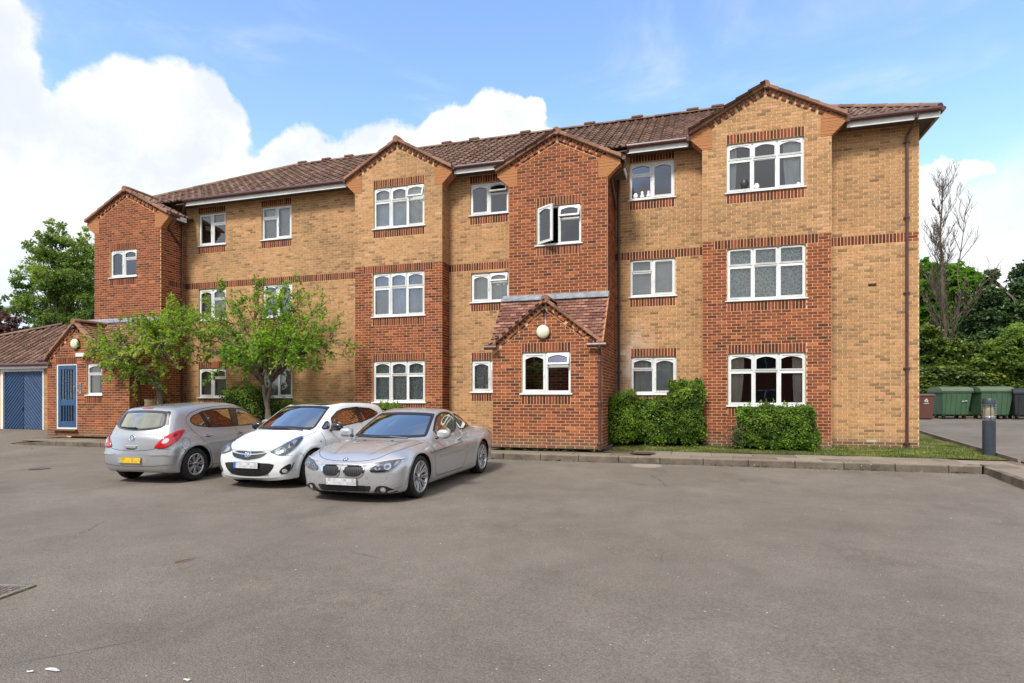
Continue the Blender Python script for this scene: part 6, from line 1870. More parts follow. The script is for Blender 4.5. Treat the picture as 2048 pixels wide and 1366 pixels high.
def build_coupe():
    root = thing('parked_car', 'silver two door coupe with twin oval grilles and large many spoked alloy wheels', 'car', group='cars parked in front of the flats')
    cr = lambda x, y, z: .010*np.exp(-((z-(.70+.05*x/2.4))/.05)**2)*np.clip((y-.6)/.2, 0, 1)*np.clip((1.7-np.abs(x))/.6, 0, 1)
    d = dict(
        deck=[(-2.5,.78),(-2.35,.90),(-2.1,.945),(-1.6,.945),(-.8,.89),(.1,.875),(.75,.885),(1.1,.875),(1.5,.84),(1.85,.775),(2.1,.70),(2.25,.63),(2.4,.52)],
        roof=[(-2.7,.2),(-2.2,.78),(-1.75,.985),(-1.45,1.11),(-1.1,1.245),(-.8,1.325),(-.5,1.365),(-.2,1.373),(.05,1.345),(.30,1.255),(.60,1.115),(.90,.96),(1.15,.83),(1.5,.6)],
        wid=[(-2.5,.80),(-2.2,.86),(-1.7,.915),(-1.2,.925),(-.3,.905),(.6,.90),(1.3,.92),(1.75,.89),(2.1,.82),(2.4,.74)],
        side=[(.1,.90),(.22,.955),(.38,.985),(.58,1.0),(.70,.992),(.80,.96),(.90,.90),(1.1,.82)],
        nose=[(.12,2.16),(.22,2.235),(.34,2.26),(.46,2.265),(.55,2.25),(.64,2.20),(.72,2.12),(.9,2.02)],
        tail=[(.12,-2.28),(.25,-2.36),(.42,-2.41),(.6,-2.42),(.8,-2.42),(.95,-2.40)],
        gw=[(-2.3,.52),(-1.7,.64),(-1.1,.74),(-.4,.79),(.3,.80),(.8,.77),(1.1,.72),(1.4,.66)],
        low=[(-2.5,.25),(-1.9,.17),(-.9,.14),(.9,.14),(1.8,.14),(2.3,.17)],
        crown=.11, crown2=.09, kf=.32, pf=2.3, kr=.20, pr=2.5, kt=.15, kg=.10, kj=.06, cw=.26, cr=.30, tum=.42, tum2=.10, belt=.86, xm=-.3,
        fender=.035, xf=1.44, xr=-1.44, rw=.335, arch=.375, xa0=-1.65, xa1=1.6, creases=(cr,))
    car = Car(d, root, M['silver2']); G = M['car_dark']
    pane_f = smooth_poly([(.62,.915),(-.46,.935),(-.60,1.235),(-.30,1.285),(.05,1.255),(.32,1.12)], 2)
    pane_r = smooth_poly([(-.54,.94),(-1.20,.985),(-1.36,1.02),(-1.22,1.10),(-.95,1.20),(-.66,1.255)], 2)
    for p in (pane_f, pane_r): car.cutter(shrink(p, .004), 'side', -1.5, 1.5)
    ws = smooth_poly([(-.66,.905),(.66,.905),(.69,.94),(.565,1.25),(.52,1.285),(0,1.305),(-.52,1.285),(-.565,1.25),(-.69,.94)], 2)
    car.cutter(shrink(ws, .03), 'front', .0, 1.8)
    rwp = smooth_poly([(-1.78,-.46),(-1.82,0),(-1.78,.46),(-1.15,.44),(-.98,.3),(-.95,0),(-.98,-.3),(-1.15,-.44)], 2)
    car.cutter(shrink(rwp, .02), 'top', .88, 1.6)
    car.body((-1.9, 1.05, .38))
    for sg in (1, -1):
        for p in (pane_f, pane_r):
            car.band('window_rubber', inset(densify(p, .03), -.022), inset(densify(p, .03), .006), 'side', M['trim'], .0022, sg)
            car.patch('side_window', shrink(p, -.004), 'side', M['carglass'], -.003, sg)
        car.line('door_gap', smooth_poly([(.90,.86),(.89,.62),(.84,.34),(.72,.25)], 1, False), 'side', G, .008, .001, sg)
        car.line('door_gap', smooth_poly([(-.52,.90),(-.60,.66),(-.56,.42),(-.42,.25)], 1, False), 'side', G, .008, .001, sg)
        car.line('sill_gap', [(.72,.25),(-.42,.25)], 'side', G, .007, .001, sg)
        car.line('sill_blade', [(1.0,.235),(0,.22),(-1.0,.245)], 'side', M['silver2'], .02, .014, sg)
        car.line('rubbing_strip', [(1.06,.665),(-.44,.735)], 'side', M['badge_dark'], .010, .0035, sg)
        p = car.prox([(-.36,.80)], 'side', sg)[0]; m = MB(); m.box(-.10, .10, -.010, .014, -.013, .013); o = m.build('door_handle', M['silver2'], root, loc=(p.x, p.y+sg*.022, p.z)); bevel(o, .010, 3)
        for xa in (d['xf'], d['xr']):
            car.line('arch_lip', [(xa+(d['arch']+.008)*math.cos(math.pi*t/24), d['rw']+(d['arch']+.008)*math.sin(math.pi*t/24)) for t in range(-1, 26)], 'side', M['silver2'], .014, .004, sg)
        # headlamps with twin round units
        hp = smooth_poly([(sg*.40,.50),(sg*.60,.485),(sg*.74,.515),(sg*.80,.575),(sg*.83,.665),(sg*.74,.665),(sg*.56,.63)], 2)
        a = car.patch('headlamp', hp, 'front', M['badge_dark'], .003, grid_=.025)
        for (yy, zz, rr) in ((.555,.555,.036),(.685,.570,.042)):
            pc = [(sg*(yy+rr*math.cos(t*.3491)), zz+rr*math.sin(t*.3491)) for t in range(18)]
            car.patch('bulb', pc, 'front', M['clear'], .008, parent=a, grid_=.02); car.line('bulb_ring', pc, 'front', M['chrome'], .010, .011, parent=a, closed=True, dens=.02)
            pc = [(sg*(yy+rr*.5*math.cos(t*.3491)), zz+rr*.5*math.sin(t*.3491)) for t in range(18)]; car.patch('bulb_core', pc, 'front', M['gloss_black'], .012, parent=a, grid_=.015)
        car.patch('indicator', smooth_poly([(sg*.755,.56),(sg*.80,.60),(sg*.815,.65),(sg*.77,.65)], 2), 'front', M['clear'], .006, parent=a, grid_=.02)
        car.line('headlamp_brow', smooth_poly([(sg*.50,.625),(sg*.66,.655),(sg*.83,.67)], 1, False), 'front', M['clear'], .016, .012, parent=a)
        car.patch('lens', hp, 'front', M['lens'], .016, parent=a, grid_=.025)
        # kidney grille
        kp = smooth_poly(densify([(sg*.04,.505),(sg*.065,.43),(sg*.15,.415),(sg*.28,.42),(sg*.345,.475),(sg*.355,.55),(sg*.32,.575),(sg*.10,.578),(sg*.045,.56)], .06), 2)
        k = car.patch('grille', kp, 'front', M['black'], .002, grid_=.03)
        car.band('grille_frame', inset(densify(kp, .02), -.016), kp and inset(densify(kp, .02), .006), 'front', M['chrome'], .012, parent=k)
        for i in range(9):
            yy = sg*(.085+.029*i); car.line('grille_slat', [(yy,.432+.004*(i in (0,8))),(yy+sg*.006,.562)], 'front', M['steel'], .0045, .010, parent=k)
        # lower intake side pods
        fp = smooth_poly(densify([(sg*.47,.175),(sg*.545,.285),(sg*.66,.285),(sg*.80,.20),(sg*.78,.175)], .06), 1)
        f = car.patch('fog_lamp', fp, 'front', M['trim'], .003, grid_=.03)
        pc = [(sg*(.62+.035*math.cos(t*.4189)), .228+.035*math.sin(t*.4189)) for t in range(15)]; car.patch('fog_bulb', pc, 'front', M['clear'], .009, parent=f, grid_=.02); car.line('fog_ring', pc, 'front', M['chrome'], .008, .012, parent=f, closed=True, dens=.02)
        car.line('bumper_blade', smooth_poly([(sg*.68,.20),(sg*.76,.215),(sg*.84,.25)], 1, False), 'front', M['silver2'], .02, .02)
        for yy, zz in ((.40,.40),(.68,.40)):
            pc = [(sg*(yy+.013*math.cos(t*.785)), zz+.013*math.sin(t*.785)) for t in range(8)]; car.line('parking_sensor', pc, 'front', M['steel'], .003, .002, closed=True, dens=.02)
        mirror(car, .62, .955, .955, M['silver2'], sg, 1.05)
        for xa in (d['xf'], d['xr']): car.wheel(xa, sg, .335, .252, 10, 'fan', .24, .80)
        # tail lamps
        car.patch('tail_lamp', smooth_poly([(sg*.48,.72),(sg*.82,.70),(sg*.84,.84),(sg*.50,.82)], 2), 'rear', M['redlens'], .005)
    lo = smooth_poly(densify([(-.47,.285),(-.40,.17),(.40,.17),(.47,.285)], .1), 1)
    l = car.patch('lower_grille', lo, 'front', M['black'], .003, grid_=.03)
    for k in range(5): car.line('grille_mesh', [(-.37,.20+.022*k),(.37,.20+.022*k)], 'front', M['car_dark'], .005, .006, parent=l)
    car.line('bumper_blade', smooth_poly([(-.72,.155),(-.4,.145),(0,.142),(.4,.145),(.72,.155)], 1, False), 'front', M['silver2'], .024, .018)
    plate(car, .345, 'front', M['plate_w'], None, R(-2), .018)
    # roundel
    p = car.prox([(0,.66)], 'front')[0]; n = Vector(car.S.n([tuple(p)])[0]); rot = n.to_track_quat('Y', 'Z').to_euler()
    m = MB(); m.lathe([(.024,.004),(.026,.007),(.039,.007),(.041,0)], 28, ax='y'); bd = m.build('badge', M['trim'], root, loc=p, rot=rot)
    m = MB(); m.lathe([(.0405,.006),(.0425,.0065),(.0425,0)], 28, ax='y'); m.build('badge_rim', M['chrome'], bd)
    for q in range(4):
        m = MB(); pts = [(0,.0065,0)]+[(.026*math.cos(math.pi/2*q+math.pi/16*t), .0065, .026*math.sin(math.pi/2*q+math.pi/16*t)) for t in range(9)]
        m.poly(pts); m.build('badge_quarter', M['bmwblue'] if q % 2 == 0 else M['badge_white'], bd)
    car.line('bonnet_gap', smooth_poly([(1.0,.74),(1.4,.74),(1.8,.68),(2.02,.56),(2.12,.40),(2.17,.2),(2.185,0),(2.17,-.2),(2.12,-.40),(2.02,-.56),(1.8,-.68),(1.4,-.74),(1.0,-.74)], 2, False), 'top', G, .007, .0012)
    for sg in (1, -1): car.line('bonnet_crease', smooth_poly([(.98,sg*.52),(1.5,sg*.44),(2.0,sg*.30)], 1, False), 'top', M['silver2'], .03, .0035)
    car.band('screen_surround', inset(densify(ws, .03), -.006), inset(densify(ws, .03), .034), 'front', M['trim'], .002)
    car.patch('windscreen', shrink(ws, .004), 'front', M['carglass'], -.002)
    car.band('rear_surround', inset(densify(rwp, .03), -.004), inset(densify(rwp, .03), .024), 'top', M['trim'], .002)
    car.patch('rear_window', shrink(rwp, .004), 'top', M['carglass'], -.002)
    wiper(car, (.99,.46), (1.03,-.18)); wiper(car, (1.03,-.05), (.97,-.56))
    for y in (.26, -.26):
        m = MB(); p = car.prox([(1.16,y)], 'top')[0]; m.box(-.012,.012,-.02,.02,0,.012); o = m.build('washer_jet', M['trim'], root, loc=p); bevel(o, .004, 1)
    seats(car, (-.15, -.95), .32); dashboard(car, .55, 1.05, .84, .66); steering(car, .42, -.37, .87)
    # boot lip
    car.line('boot_lip', [(-2.34,-.6),(-2.38,0),(-2.34,.6)], 'top', M['silver2'], .05, .018)
    contact_place(root, -5.09, 10.15, R(-90.0), d['xf'], d['xr'], d['rw'])
    return root
car1 = build_silver(); car2 = build_white(); car3 = build_coupe()
# ------------------------------------------------------------------ plants
def bark(name, a, b):
    m = Mat(name, a, .9, spec=.15); w = m.wpos(); n = m.noise(14, 5, .7, m.mapping(w, (1,1,.35)))
    m.set('Base Color', m.mix(m.rng(n,.32,.68), a, b)); m.bump(n, .7, .02); return m.m
M['bark'] = bark('grey brown bark', (.085,.065,.05), (.22,.18,.15))
M['bark_dead'] = bark('dead bark', (.055,.042,.030), (.17,.135,.10))
M['leaf_cherry'] = leaf_mat('fresh cherry leaf', [(0,(.08,.16,.015)),(.45,(.18,.31,.025)),(.8,(.32,.46,.05)),(1,(.48,.42,.10))], .5)
M['leaf_cherry2'] = leaf_mat('yellow green cherry leaf', [(0,(.10,.17,.02)),(.5,(.25,.37,.035)),(.85,(.42,.50,.07)),(1,(.46,.28,.17))], .5)
M['leaf_hedge'] = leaf_mat('clipped hedge leaf', [(0,(.03,.06,.01)),(.45,(.095,.175,.02)),(.8,(.22,.345,.04)),(1,(.38,.44,.09))], .3, .55, .25)
M['leaf_bush'] = leaf_mat('yellow green shrub leaf', [(0,(.04,.09,.01)),(.5,(.14,.25,.02)),(.85,(.30,.40,.04)),(1,(.42,.44,.09))], .3, .55, .25)
M['leaf_tree'] = leaf_mat('spring tree leaf', [(0,(.07,.12,.03)),(.5,(.17,.245,.06)),(.85,(.30,.38,.09)),(1,(.40,.44,.12))], .5)
M['leaf_maple'] = leaf_mat('bright maple leaf', [(0,(.06,.14,.015)),(.5,(.13,.27,.03)),(1,(.25,.40,.05))], .45)
M['leaf_dark'] = leaf_mat('dark evergreen leaf', [(0,(.025,.052,.022)),(.5,(.06,.11,.04)),(.85,(.11,.18,.055)),(1,(.18,.23,.08))], .2, .4)
M['leaf_purple'] = leaf_mat('purple leaf', [(0,(.05,.02,.025)),(.5,(.11,.045,.05)),(1,(.20,.09,.08))], .3)
M['leaf_ivy'] = leaf_mat('ivy leaf', [(0,(.03,.055,.012)),(.5,(.09,.145,.028)),(.85,(.19,.25,.045)),(1,(.32,.31,.10))], .3, .35)
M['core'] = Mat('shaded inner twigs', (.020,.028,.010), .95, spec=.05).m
class Leaves:
    def __init__(s): s.V = []; s.F = []; s.T = []
    def leaf(s, p, d, up, L, w, t, fold=.25):
        d = d.normalized(); side = d.cross(up)
        if side.length < 1e-4: side = d.cross(Vector((1,.3,0)))
        side.normalize(); n = side.cross(d)
        k = len(s.V); m = p+d*L*.5
        s.V += [tuple(p), tuple(m+side*w+n*w*fold), tuple(p+d*L-n*L*.12), tuple(m-side*w+n*w*fold)]
        s.F += [(k, k+1, k+2), (k, k+2, k+3)]; s.T += [t, t]
    def build(s, name, m, parent, kind=None):
        o = link(name, mesh(name, s.V, s.F, m, True, tones=s.T), parent)
        if kind: o['kind'] = kind
        return o
def rv(r): 
    while True:
        v = Vector((r.uniform(-1,1), r.uniform(-1,1), r.uniform(-1,1)))
        if .05 < v.length < 1: return v.normalized()
def curve(a, b, bend, n=6, r=None, jit=.0):
    a, b = Vector(a), Vector(b); L = (b-a).length; out = []
    for i in range(n+1):
        t = i/n; p = a.lerp(b, t)+Vector(bend)*math.sin(math.pi*t)
        if r and 0 < i < n: p += rv(r)*L*jit
        out.append(p)
    return out
def spreading_tree(name, label, base, stems, targets, leafm, seed, leaf=(.065,.022), dens=1., bare=.0, group=None, cat='tree', trunk_r=.075, limb_from=.0, spur=.5, lean=None, wild=0.):
    r = random.Random(seed); root = thing(name, label, cat, base, 0, group); B = MB(); Tw = MB(); Lf = Leaves(); Bs = Vector(base)
    nodes = []
    for st, rad in stems:
        pts = [Vector(p)-Bs for p in st]; q = []
        for i in range(len(pts)-1): q += curve(pts[i], pts[i+1], (0,0,0), 4, r, .02)[:-1]
        q.append(pts[-1]); n = len(q)
        B.tube(q, [rad*(1-.5*i/(n-1))*(1.25 if i == 0 else 1) for i in range(n)], 10)
        nodes.append((q, rad))
    def leafy(pts, dn):
        L = sum((pts[i+1]-pts[i]).length for i in range(len(pts)-1)); m = int(L/.028*dn)
        for k in range(m):
            t = r.random()**.8; i = min(int(t*(len(pts)-1)), len(pts)-2); f = t*(len(pts)-1)-i
            p = pts[i].lerp(pts[i+1], f); ax = (pts[i+1]-pts[i]).normalized()
            d = (rv(r)+ax*.6+Vector((0,0,-.35))).normalized(); s_ = r.uniform(.65, 1.2)
            c = noise.noise((p+Bs)*1.6)
            Lf.leaf(p+d*.01, d, Vector((0,0,1))+rv(r)*.6, leaf[0]*s_, leaf[1]*s_, min(1, max(0, .5+.45*c+r.gauss(0,.16))))
    for T, sub in targets:
        T = Vector(T)-Bs; q, rad = nodes[min(range(len(nodes)), key=lambda i: (nodes[i][0][-1]-T).length)]
        s0 = q[-1-r.randrange(0, 3)]
        up = Vector((0,0,(T-s0).length*(.10 if T.z > s0.z+.6 else .22)))
        main = curve(s0, T, up, 8, r, .03); n = len(main)
        B.tube(main, [rad*.42*(1-.85*i/(n-1))+.004 for i in range(n)], 7)
        leafy(main[5:], dens*.8)
        for j in range(sub):
            i = r.randrange(2, n-1); a = main[i]; ax = (main[min(i+1,n-1)]-main[i-1]).normalized()
            out = (ax*.9+rv(r)*.9+Vector((0,0,.25))).normalized(); L = r.uniform(.35, .85)*(1.15-.4*i/n)
            tw = curve(a, a+out*L, (0,0,.05*L+.02), 5, r, .05); Tw.tube(tw, [.010,.008,.007,.005,.004,.003], 5, cap=False)
            if r.random() > bare: leafy(tw[1:], dens)
            for k in range(r.randrange(1, 4)):
                b = tw[r.randrange(1, 5)]; o2 = (out*.7+rv(r)+Vector((0,0,.15+wild))).normalized(); t2 = curve(b, b+o2*r.uniform(.14,.42), (0,0,.02), 3, r, .06)
                Tw.tube(t2, [.005,.004,.003,.002], 4, cap=False)
                if r.random() > bare: leafy(t2, dens*1.1)
    o = B.build('trunk', M['bark'], root, smooth=True); Tw.build('twigs', M['bark'], root, smooth=True); Lf.build('crown', leafm, root, 'stuff')
    return root
# the tree behind the middle car: twin stems
Yc = 15.75
def P3(px, py, Y): return Vector((xat(px, Y), Y, zat(px, py, Y)))
r = random.Random(21)
base = Vector((xat(541, Yc), Yc, .2))
f1, f2 = P3(524, 745, Yc+.1), P3(551, 735, Yc-.1); k1 = P3(533, 800, Yc)
tg = []
for px, py, dy in ((352,640,-.5),(372,690,-.9),(400,600,.2),(430,575,.3),(420,660,-1.),(445,720,-1.2),(470,610,-.6),(472,690,-1.4),(505,590,.1),(512,562,.3),(500,650,-1.3),(520,700,-1.5),(545,600,-.3),(560,640,-1.4),(575,575,.3),(590,690,-1.5),(606,575,.3),(612,635,-.9),(630,665,-1.2),(655,600,-.1),(660,715,-1.),(688,645,-.3),(700,722,-.2),(640,745,-1.),(566,730,-1.4),(425,745,-1.),(385,725,-.4),(480,745,-1.2),(640,690,.4),(450,640,.5),(550,670,.6),(590,620,.5),(360,620,.3),(385,670,.3),(600,740,-1.2),(520,625,-.8),(675,680,-.5),(335,655,-.2)):
    tg.append((P3(px, py, Yc+dy*.9), 11))
spreading_tree('cherry_tree', 'twin stemmed young cherry tree with a wide flat fresh green crown before the buff wall', base,
    [([base, k1+Vector((-.03,0,0)), f1], .085), ([base+Vector((.06,0,0)), k1+Vector((.07,-.02,.05)), f2], .075)], tg, M['leaf_cherry'], 5, (.11,.034), .74, .05, wild=.15)
# the older, crooked tree before the left tower
Yd = 14.9
base = Vector((xat(322, Yd), Yd, .2)); a1 = P3(318, 778, Yd); a2 = P3(300, 752, Yd-.15); a3 = P3(272, 736, Yd-.3); b2 = P3(312, 735, Yd-.1); b3 = P3(318, 700, Yd)
tg = []
for px, py, dy in ((182,708,-.4),(205,690,-.7),(232,665,-.5),(262,650,-.3),(205,745,-.6),(240,760,-.7),(268,768,-.6),(300,655,.1),(330,640,.1),(350,610,.2),(352,665,-.3),(370,700,-.3),(385,640,.2),(250,715,-1.),(285,700,-1.),(225,720,-.9),(330,735,-.5),(280,675,-.6),(360,740,-.4),(165,716,-.2),(300,620+40,-.4),(372,668,-.5),(340,690,-.9),(310,775,-.3)):
    tg.append((P3(px, py, Yd+dy), 11))
spreading_tree('cherry_tree', 'old crooked cherry tree with bare twigs and yellow green leaves before the left red tower', base,
    [([base, a1, a2, a3], .10), ([a1, b2, b3], .075)], tg, M['leaf_cherry2'], 9, (.095,.032), .95, .30, wild=.1)
# clipped shrubs: leaves over a rough volume
def shrub(name, label, centre, size, leafm, seed, n, leaf=(.052,.019), boxy=4., rough_=.09, cat='shrub', group=None, sprigs=30, rotz=0.):
    r = random.Random(seed); root = thing(name, label, cat, centre, rotz, group); sx, sy, sz = size
    def surf(u):
        "direction -> point on the rounded box"
        q = (abs(u.x)**boxy+abs(u.y)**boxy+abs(u.z)**boxy)**(-1/boxy)
        p = Vector((u.x*q*sx, u.y*q*sy, u.z*q*sz)); k = 1+rough_*noise.noise(Vector((p.x*2.1+seed, p.y*2.1, p.z*2.1)))*2+rough_*noise.noise(Vector((p.x*5+seed, p.y*5, p.z*5)))
        return p*k
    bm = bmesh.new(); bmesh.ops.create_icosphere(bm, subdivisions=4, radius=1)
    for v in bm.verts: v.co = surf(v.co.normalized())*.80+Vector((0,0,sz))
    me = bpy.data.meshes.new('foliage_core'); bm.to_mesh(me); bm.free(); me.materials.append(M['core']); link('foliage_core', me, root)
    L = Leaves()
    for i in range(n):
        u = rv(r)
        # even out over the box
        ax = r.random()
        u = Vector((r.uniform(-1,1), r.uniform(-1,1), r.uniform(-1,1))); k = r.choice((0,1,1,2,2)); u[k] = math.copysign(1, u[k])
        if u.z < -.92: continue
        u.normalize(); p = surf(u); nrm = Vector((p.x/sx**2, p.y/sy**2, p.z/sz**2)).normalized()
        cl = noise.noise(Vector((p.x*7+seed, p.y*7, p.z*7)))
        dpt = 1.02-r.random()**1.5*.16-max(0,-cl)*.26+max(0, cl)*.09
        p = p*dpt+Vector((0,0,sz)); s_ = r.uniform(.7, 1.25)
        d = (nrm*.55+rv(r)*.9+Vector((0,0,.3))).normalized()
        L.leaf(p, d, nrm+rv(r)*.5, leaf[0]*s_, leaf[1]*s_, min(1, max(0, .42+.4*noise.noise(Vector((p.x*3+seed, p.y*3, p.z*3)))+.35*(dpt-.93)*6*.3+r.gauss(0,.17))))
    Tw = MB()
    for i in range(sprigs):
        u = Vector((r.uniform(-1,1), r.uniform(-1,.6), 1)).normalized(); p = surf(u)+Vector((0,0,sz)); h = r.uniform(.06, .20); dd = (Vector((0,0,1))+rv(r)*.35).normalized()
        Tw.tube([p-dd*.05, p+dd*h], [.003,.0015], 4, cap=False)
        for k in range(int(h/.016)):
            q = p+dd*h*r.random(); L.leaf(q, (rv(r)+dd).normalized(), dd, leaf[0]*.9, leaf[1]*.9, r.uniform(.55,.95))
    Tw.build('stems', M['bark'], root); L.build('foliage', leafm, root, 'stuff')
    return root
def shrub_px(name, label, l, r_, top, Y, depth, leafm, seed, n, zb=.19, **k):
    x0, x1 = xat(l, Y), xat(r_, Y); zt = zat((l+r_)/2, top, Y); cx = (x0+x1)/2
    return shrub(name, label, (cx, Y+depth/2, zb-.03), ((x1-x0)/2, depth/2, (zt-zb)/2), leafm, seed, n, **k)
shrub_px('shrub', 'loose yellow green shrub against the porch downpipe, leftmost of the hedge', 1208, 1272, 783, 15.55, .8, M['leaf_bush'], 3, 11000, boxy=3., rough_=.16, leaf=(.042,.015))
shrub_px('hedge', 'low clipped green hedge under the ground floor window right of the porch', 1262, 1352, 800, 15.95, .85, M['leaf_hedge'], 4, 13000, boxy=5.)
shrub_px('hedge', 'tall clipped green hedge block in the corner beside the wide bay', 1336, 1408, 764, 16.0, .9, M['leaf_hedge'], 5, 15000, boxy=6.)
shrub_px('hedge', 'clipped box shaped hedge in front of the ground floor bay window', 1474, 1640, 815, 15.65, .75, M['leaf_hedge'], 6, 24000, boxy=5., sprigs=60)
shrub_px('shrub', 'rounded dark green shrub between the two trees under the buff wall', 425, 512, 768, 15.6, 1.1, M['leaf_hedge'], 7, 9000, boxy=2.3, rough_=.2, leaf=(.05,.018))
shrub_px('shrub', 'low green shrub behind the twin stemmed tree', 490, 600, 803, 16.2, .7, M['leaf_hedge'], 8, 6000, boxy=3, leaf=(.05,.018))
shrub_px('shrub', 'small bright green shrub showing between the white car and the silver coupe', 735, 800, 806, 15.4, .7, M['leaf_bush'], 9, 5000, boxy=2.6, leaf=(.05,.018))
shrub_px('shrub', 'small leafy plant beside the porch at the left', 258, 330, 796, 15.6, .6, M['leaf_ivy'], 10, 2600, boxy=2.1, rough_=.3, leaf=(.08,.03))
# bare stems on the left flank of the bay hedge
r = random.Random(12); hb = P3(1474, 850, 15.7); m = MB()
bt = thing('bare_shrub', 'patch of bare brown twigs at the left end of the bay hedge', 'shrub', (hb.x, 15.75, .2))
for i in range(70):
    a = Vector((r.uniform(-.05,.28), r.uniform(-.1,.3), r.uniform(0,.5))); d = Vector((-r.uniform(.1,.9), -r.uniform(0,.6), r.uniform(.1,.9))).normalized(); m.tube(curve(a, a+d*r.uniform(.2,.45), rv(r)*.03, 4, r, .05), [.006,.005,.004,.003,.002], 4, cap=False)
m.build('twigs', M['bark'], bt)
L = Leaves()
for i in range(260):
    p = Vector((r.uniform(-.32,.2), r.uniform(-.1,.25), r.uniform(.05,.85))); L.leaf(p, rv(r), rv(r), .04, .014, r.random())
L.build('foliage', M['leaf_purple'], bt, 'stuff')
pot = thing('plant_pot', 'pale round plant pot among the plants by the left porch', 'plant pot', (xat(300, 15.2), 15.2, .2))
m = MB(); hh = zat(300, 799, 15.2)-.2; m.lathe([(.10,0),(.15,hh*.35),(.17,hh*.8),(.15,hh*.93),(.17,hh),(.14,hh),(.13,hh*.9),(0,hh*.9)], 24); m.build('bowl', paint('pale glazed pot', (.45,.36,.20), .5), pot, smooth=True)
# larger trees: limbs carrying clumps of foliage
def big_tree(name, label, base, trunk_top, blobs, leafm, seed, n, leaf, bark_m='bark', tr=.22, cat='tree', group=None, limbs=True, gap=.2, shoots=0):
    r = random.Random(seed); root = thing(name, label, cat, base, 0, group); Bs = Vector(base); B = MB(); tt = Vector(trunk_top)-Bs
    tk = curve((0,0,0), tt, rv(r)*.15, 6, r, .01); B.tube(tk, [tr*(1-.5*i/6) for i in range(7)], 10)
    L = Leaves(); tot = sum((b[1][0]*b[1][1]*b[1][2])**(2/3) for b in blobs)
    for c, s_ in blobs:
        c = Vector(c)-Bs; sx, sy, sz = s_
        if limbs:
            a = tk[r.randrange(3, 7)]; lm = curve(a, c, (0,0,.1*(c-a).length*r.uniform(-.3,.6)), 6, r, .03); B.tube(lm, [tr*.38*(1-.8*i/6)+.012 for i in range(7)], 6)
            for k in range(7):
                u = rv(r); e = c+Vector((u.x*sx, u.y*sy, u.z*sz))*.8; B.tube(curve(lm[r.randrange(3,7)], e, rv(r)*.1, 4, r, .05), [.03,.022,.016,.01,.006], 5, cap=False)
        m = int(n*(sx*sy*sz)**(2/3)/tot)
        # clumps
        ncl = max(6, m//42)
        for q in range(ncl):
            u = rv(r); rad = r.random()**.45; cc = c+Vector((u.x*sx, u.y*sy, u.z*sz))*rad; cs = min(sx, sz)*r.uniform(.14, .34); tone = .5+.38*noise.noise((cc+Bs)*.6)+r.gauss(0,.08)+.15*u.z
            if noise.noise((cc+Bs)*1.1+Vector((seed,0,0))) < -gap: continue
            for k in range(m//ncl):
                v = rv(r)*r.random()**.4; p = cc+Vector((v.x, v.y, v.z*.7))*cs; sc = r.uniform(.7, 1.3)
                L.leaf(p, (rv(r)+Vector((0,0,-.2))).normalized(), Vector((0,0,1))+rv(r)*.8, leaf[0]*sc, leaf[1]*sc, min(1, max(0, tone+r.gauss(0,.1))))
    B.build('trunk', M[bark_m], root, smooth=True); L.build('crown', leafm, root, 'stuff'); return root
def blobs_px(lst, Y, k=1.0):
    out = []
    for px, py, rx, rz, dy in lst:
        Yq = Y+dy; c = P3(px, py, Yq); s_ = at(px, Yq)[1]/1200.; out.append((c, (rx*s_, rx*s_*k, rz*s_)))
    return out
YT = 26.
b0 = P3(120, 800, YT); b0.z = 0
big_tree('broadleaf_tree', 'tall airy light green tree rising behind the garage and left tower', b0, P3(112, 560, YT),
    blobs_px([(105,470,26,34,0),(85,510,34,36,-.5),(135,505,36,40,.3),(60,560,30,32,0),(105,560,42,36,-.6),(155,560,36,44,.4),(60,620,34,34,-.4),(110,625,44,40,0),(160,620,40,44,.5),(85,675,40,30,-.3),(140,690,50,34,.2),(172,500,24,50,1.),(40,600,18,22,0),(185,640,24,60,1.)], YT), M['leaf_tree'], 31, 60000, (.12,.045), tr=.16, gap=.2)
b0 = P3(165, 800, 29.); b0.z = 0
big_tree('broadleaf_tree', 'second paler tree filling the gap between the left tower and the garage roof', b0, P3(165, 600, 29.),
    blobs_px([(175,560,40,60,0),(150,640,50,50,0),(190,680,50,50,0),(110,690,40,30,0)], 29.), M['leaf_tree'], 32, 20000, (.13,.055), tr=.12, gap=.4)
b0 = P3(18, 800, 23.); b0.z = 0
big_tree('purple_tree', 'small purple leaved tree behind the garage roof at the left edge', b0, P3(18, 690, 23.),
    blobs_px([(10,650,26,26,0),(35,665,24,26,0),(-20,660,30,36,0),(20,690,34,22,0),(45,690,20,20,0)], 23.), M['leaf_purple'], 33, 7000, (.12,.055), tr=.12)
b0 = P3(-25, 800, 30.); b0.z = 0
big_tree('broadleaf_tree', 'edge of a green tree at the far left of the picture above the purple one', b0, P3(-25, 650, 30.),
    blobs_px([(-20,600,28,30,0),(-2,625,16,20,0),(-40,640,40,40,0)], 30.), M['leaf_tree'], 34, 4000, (.18,.08), tr=.15)
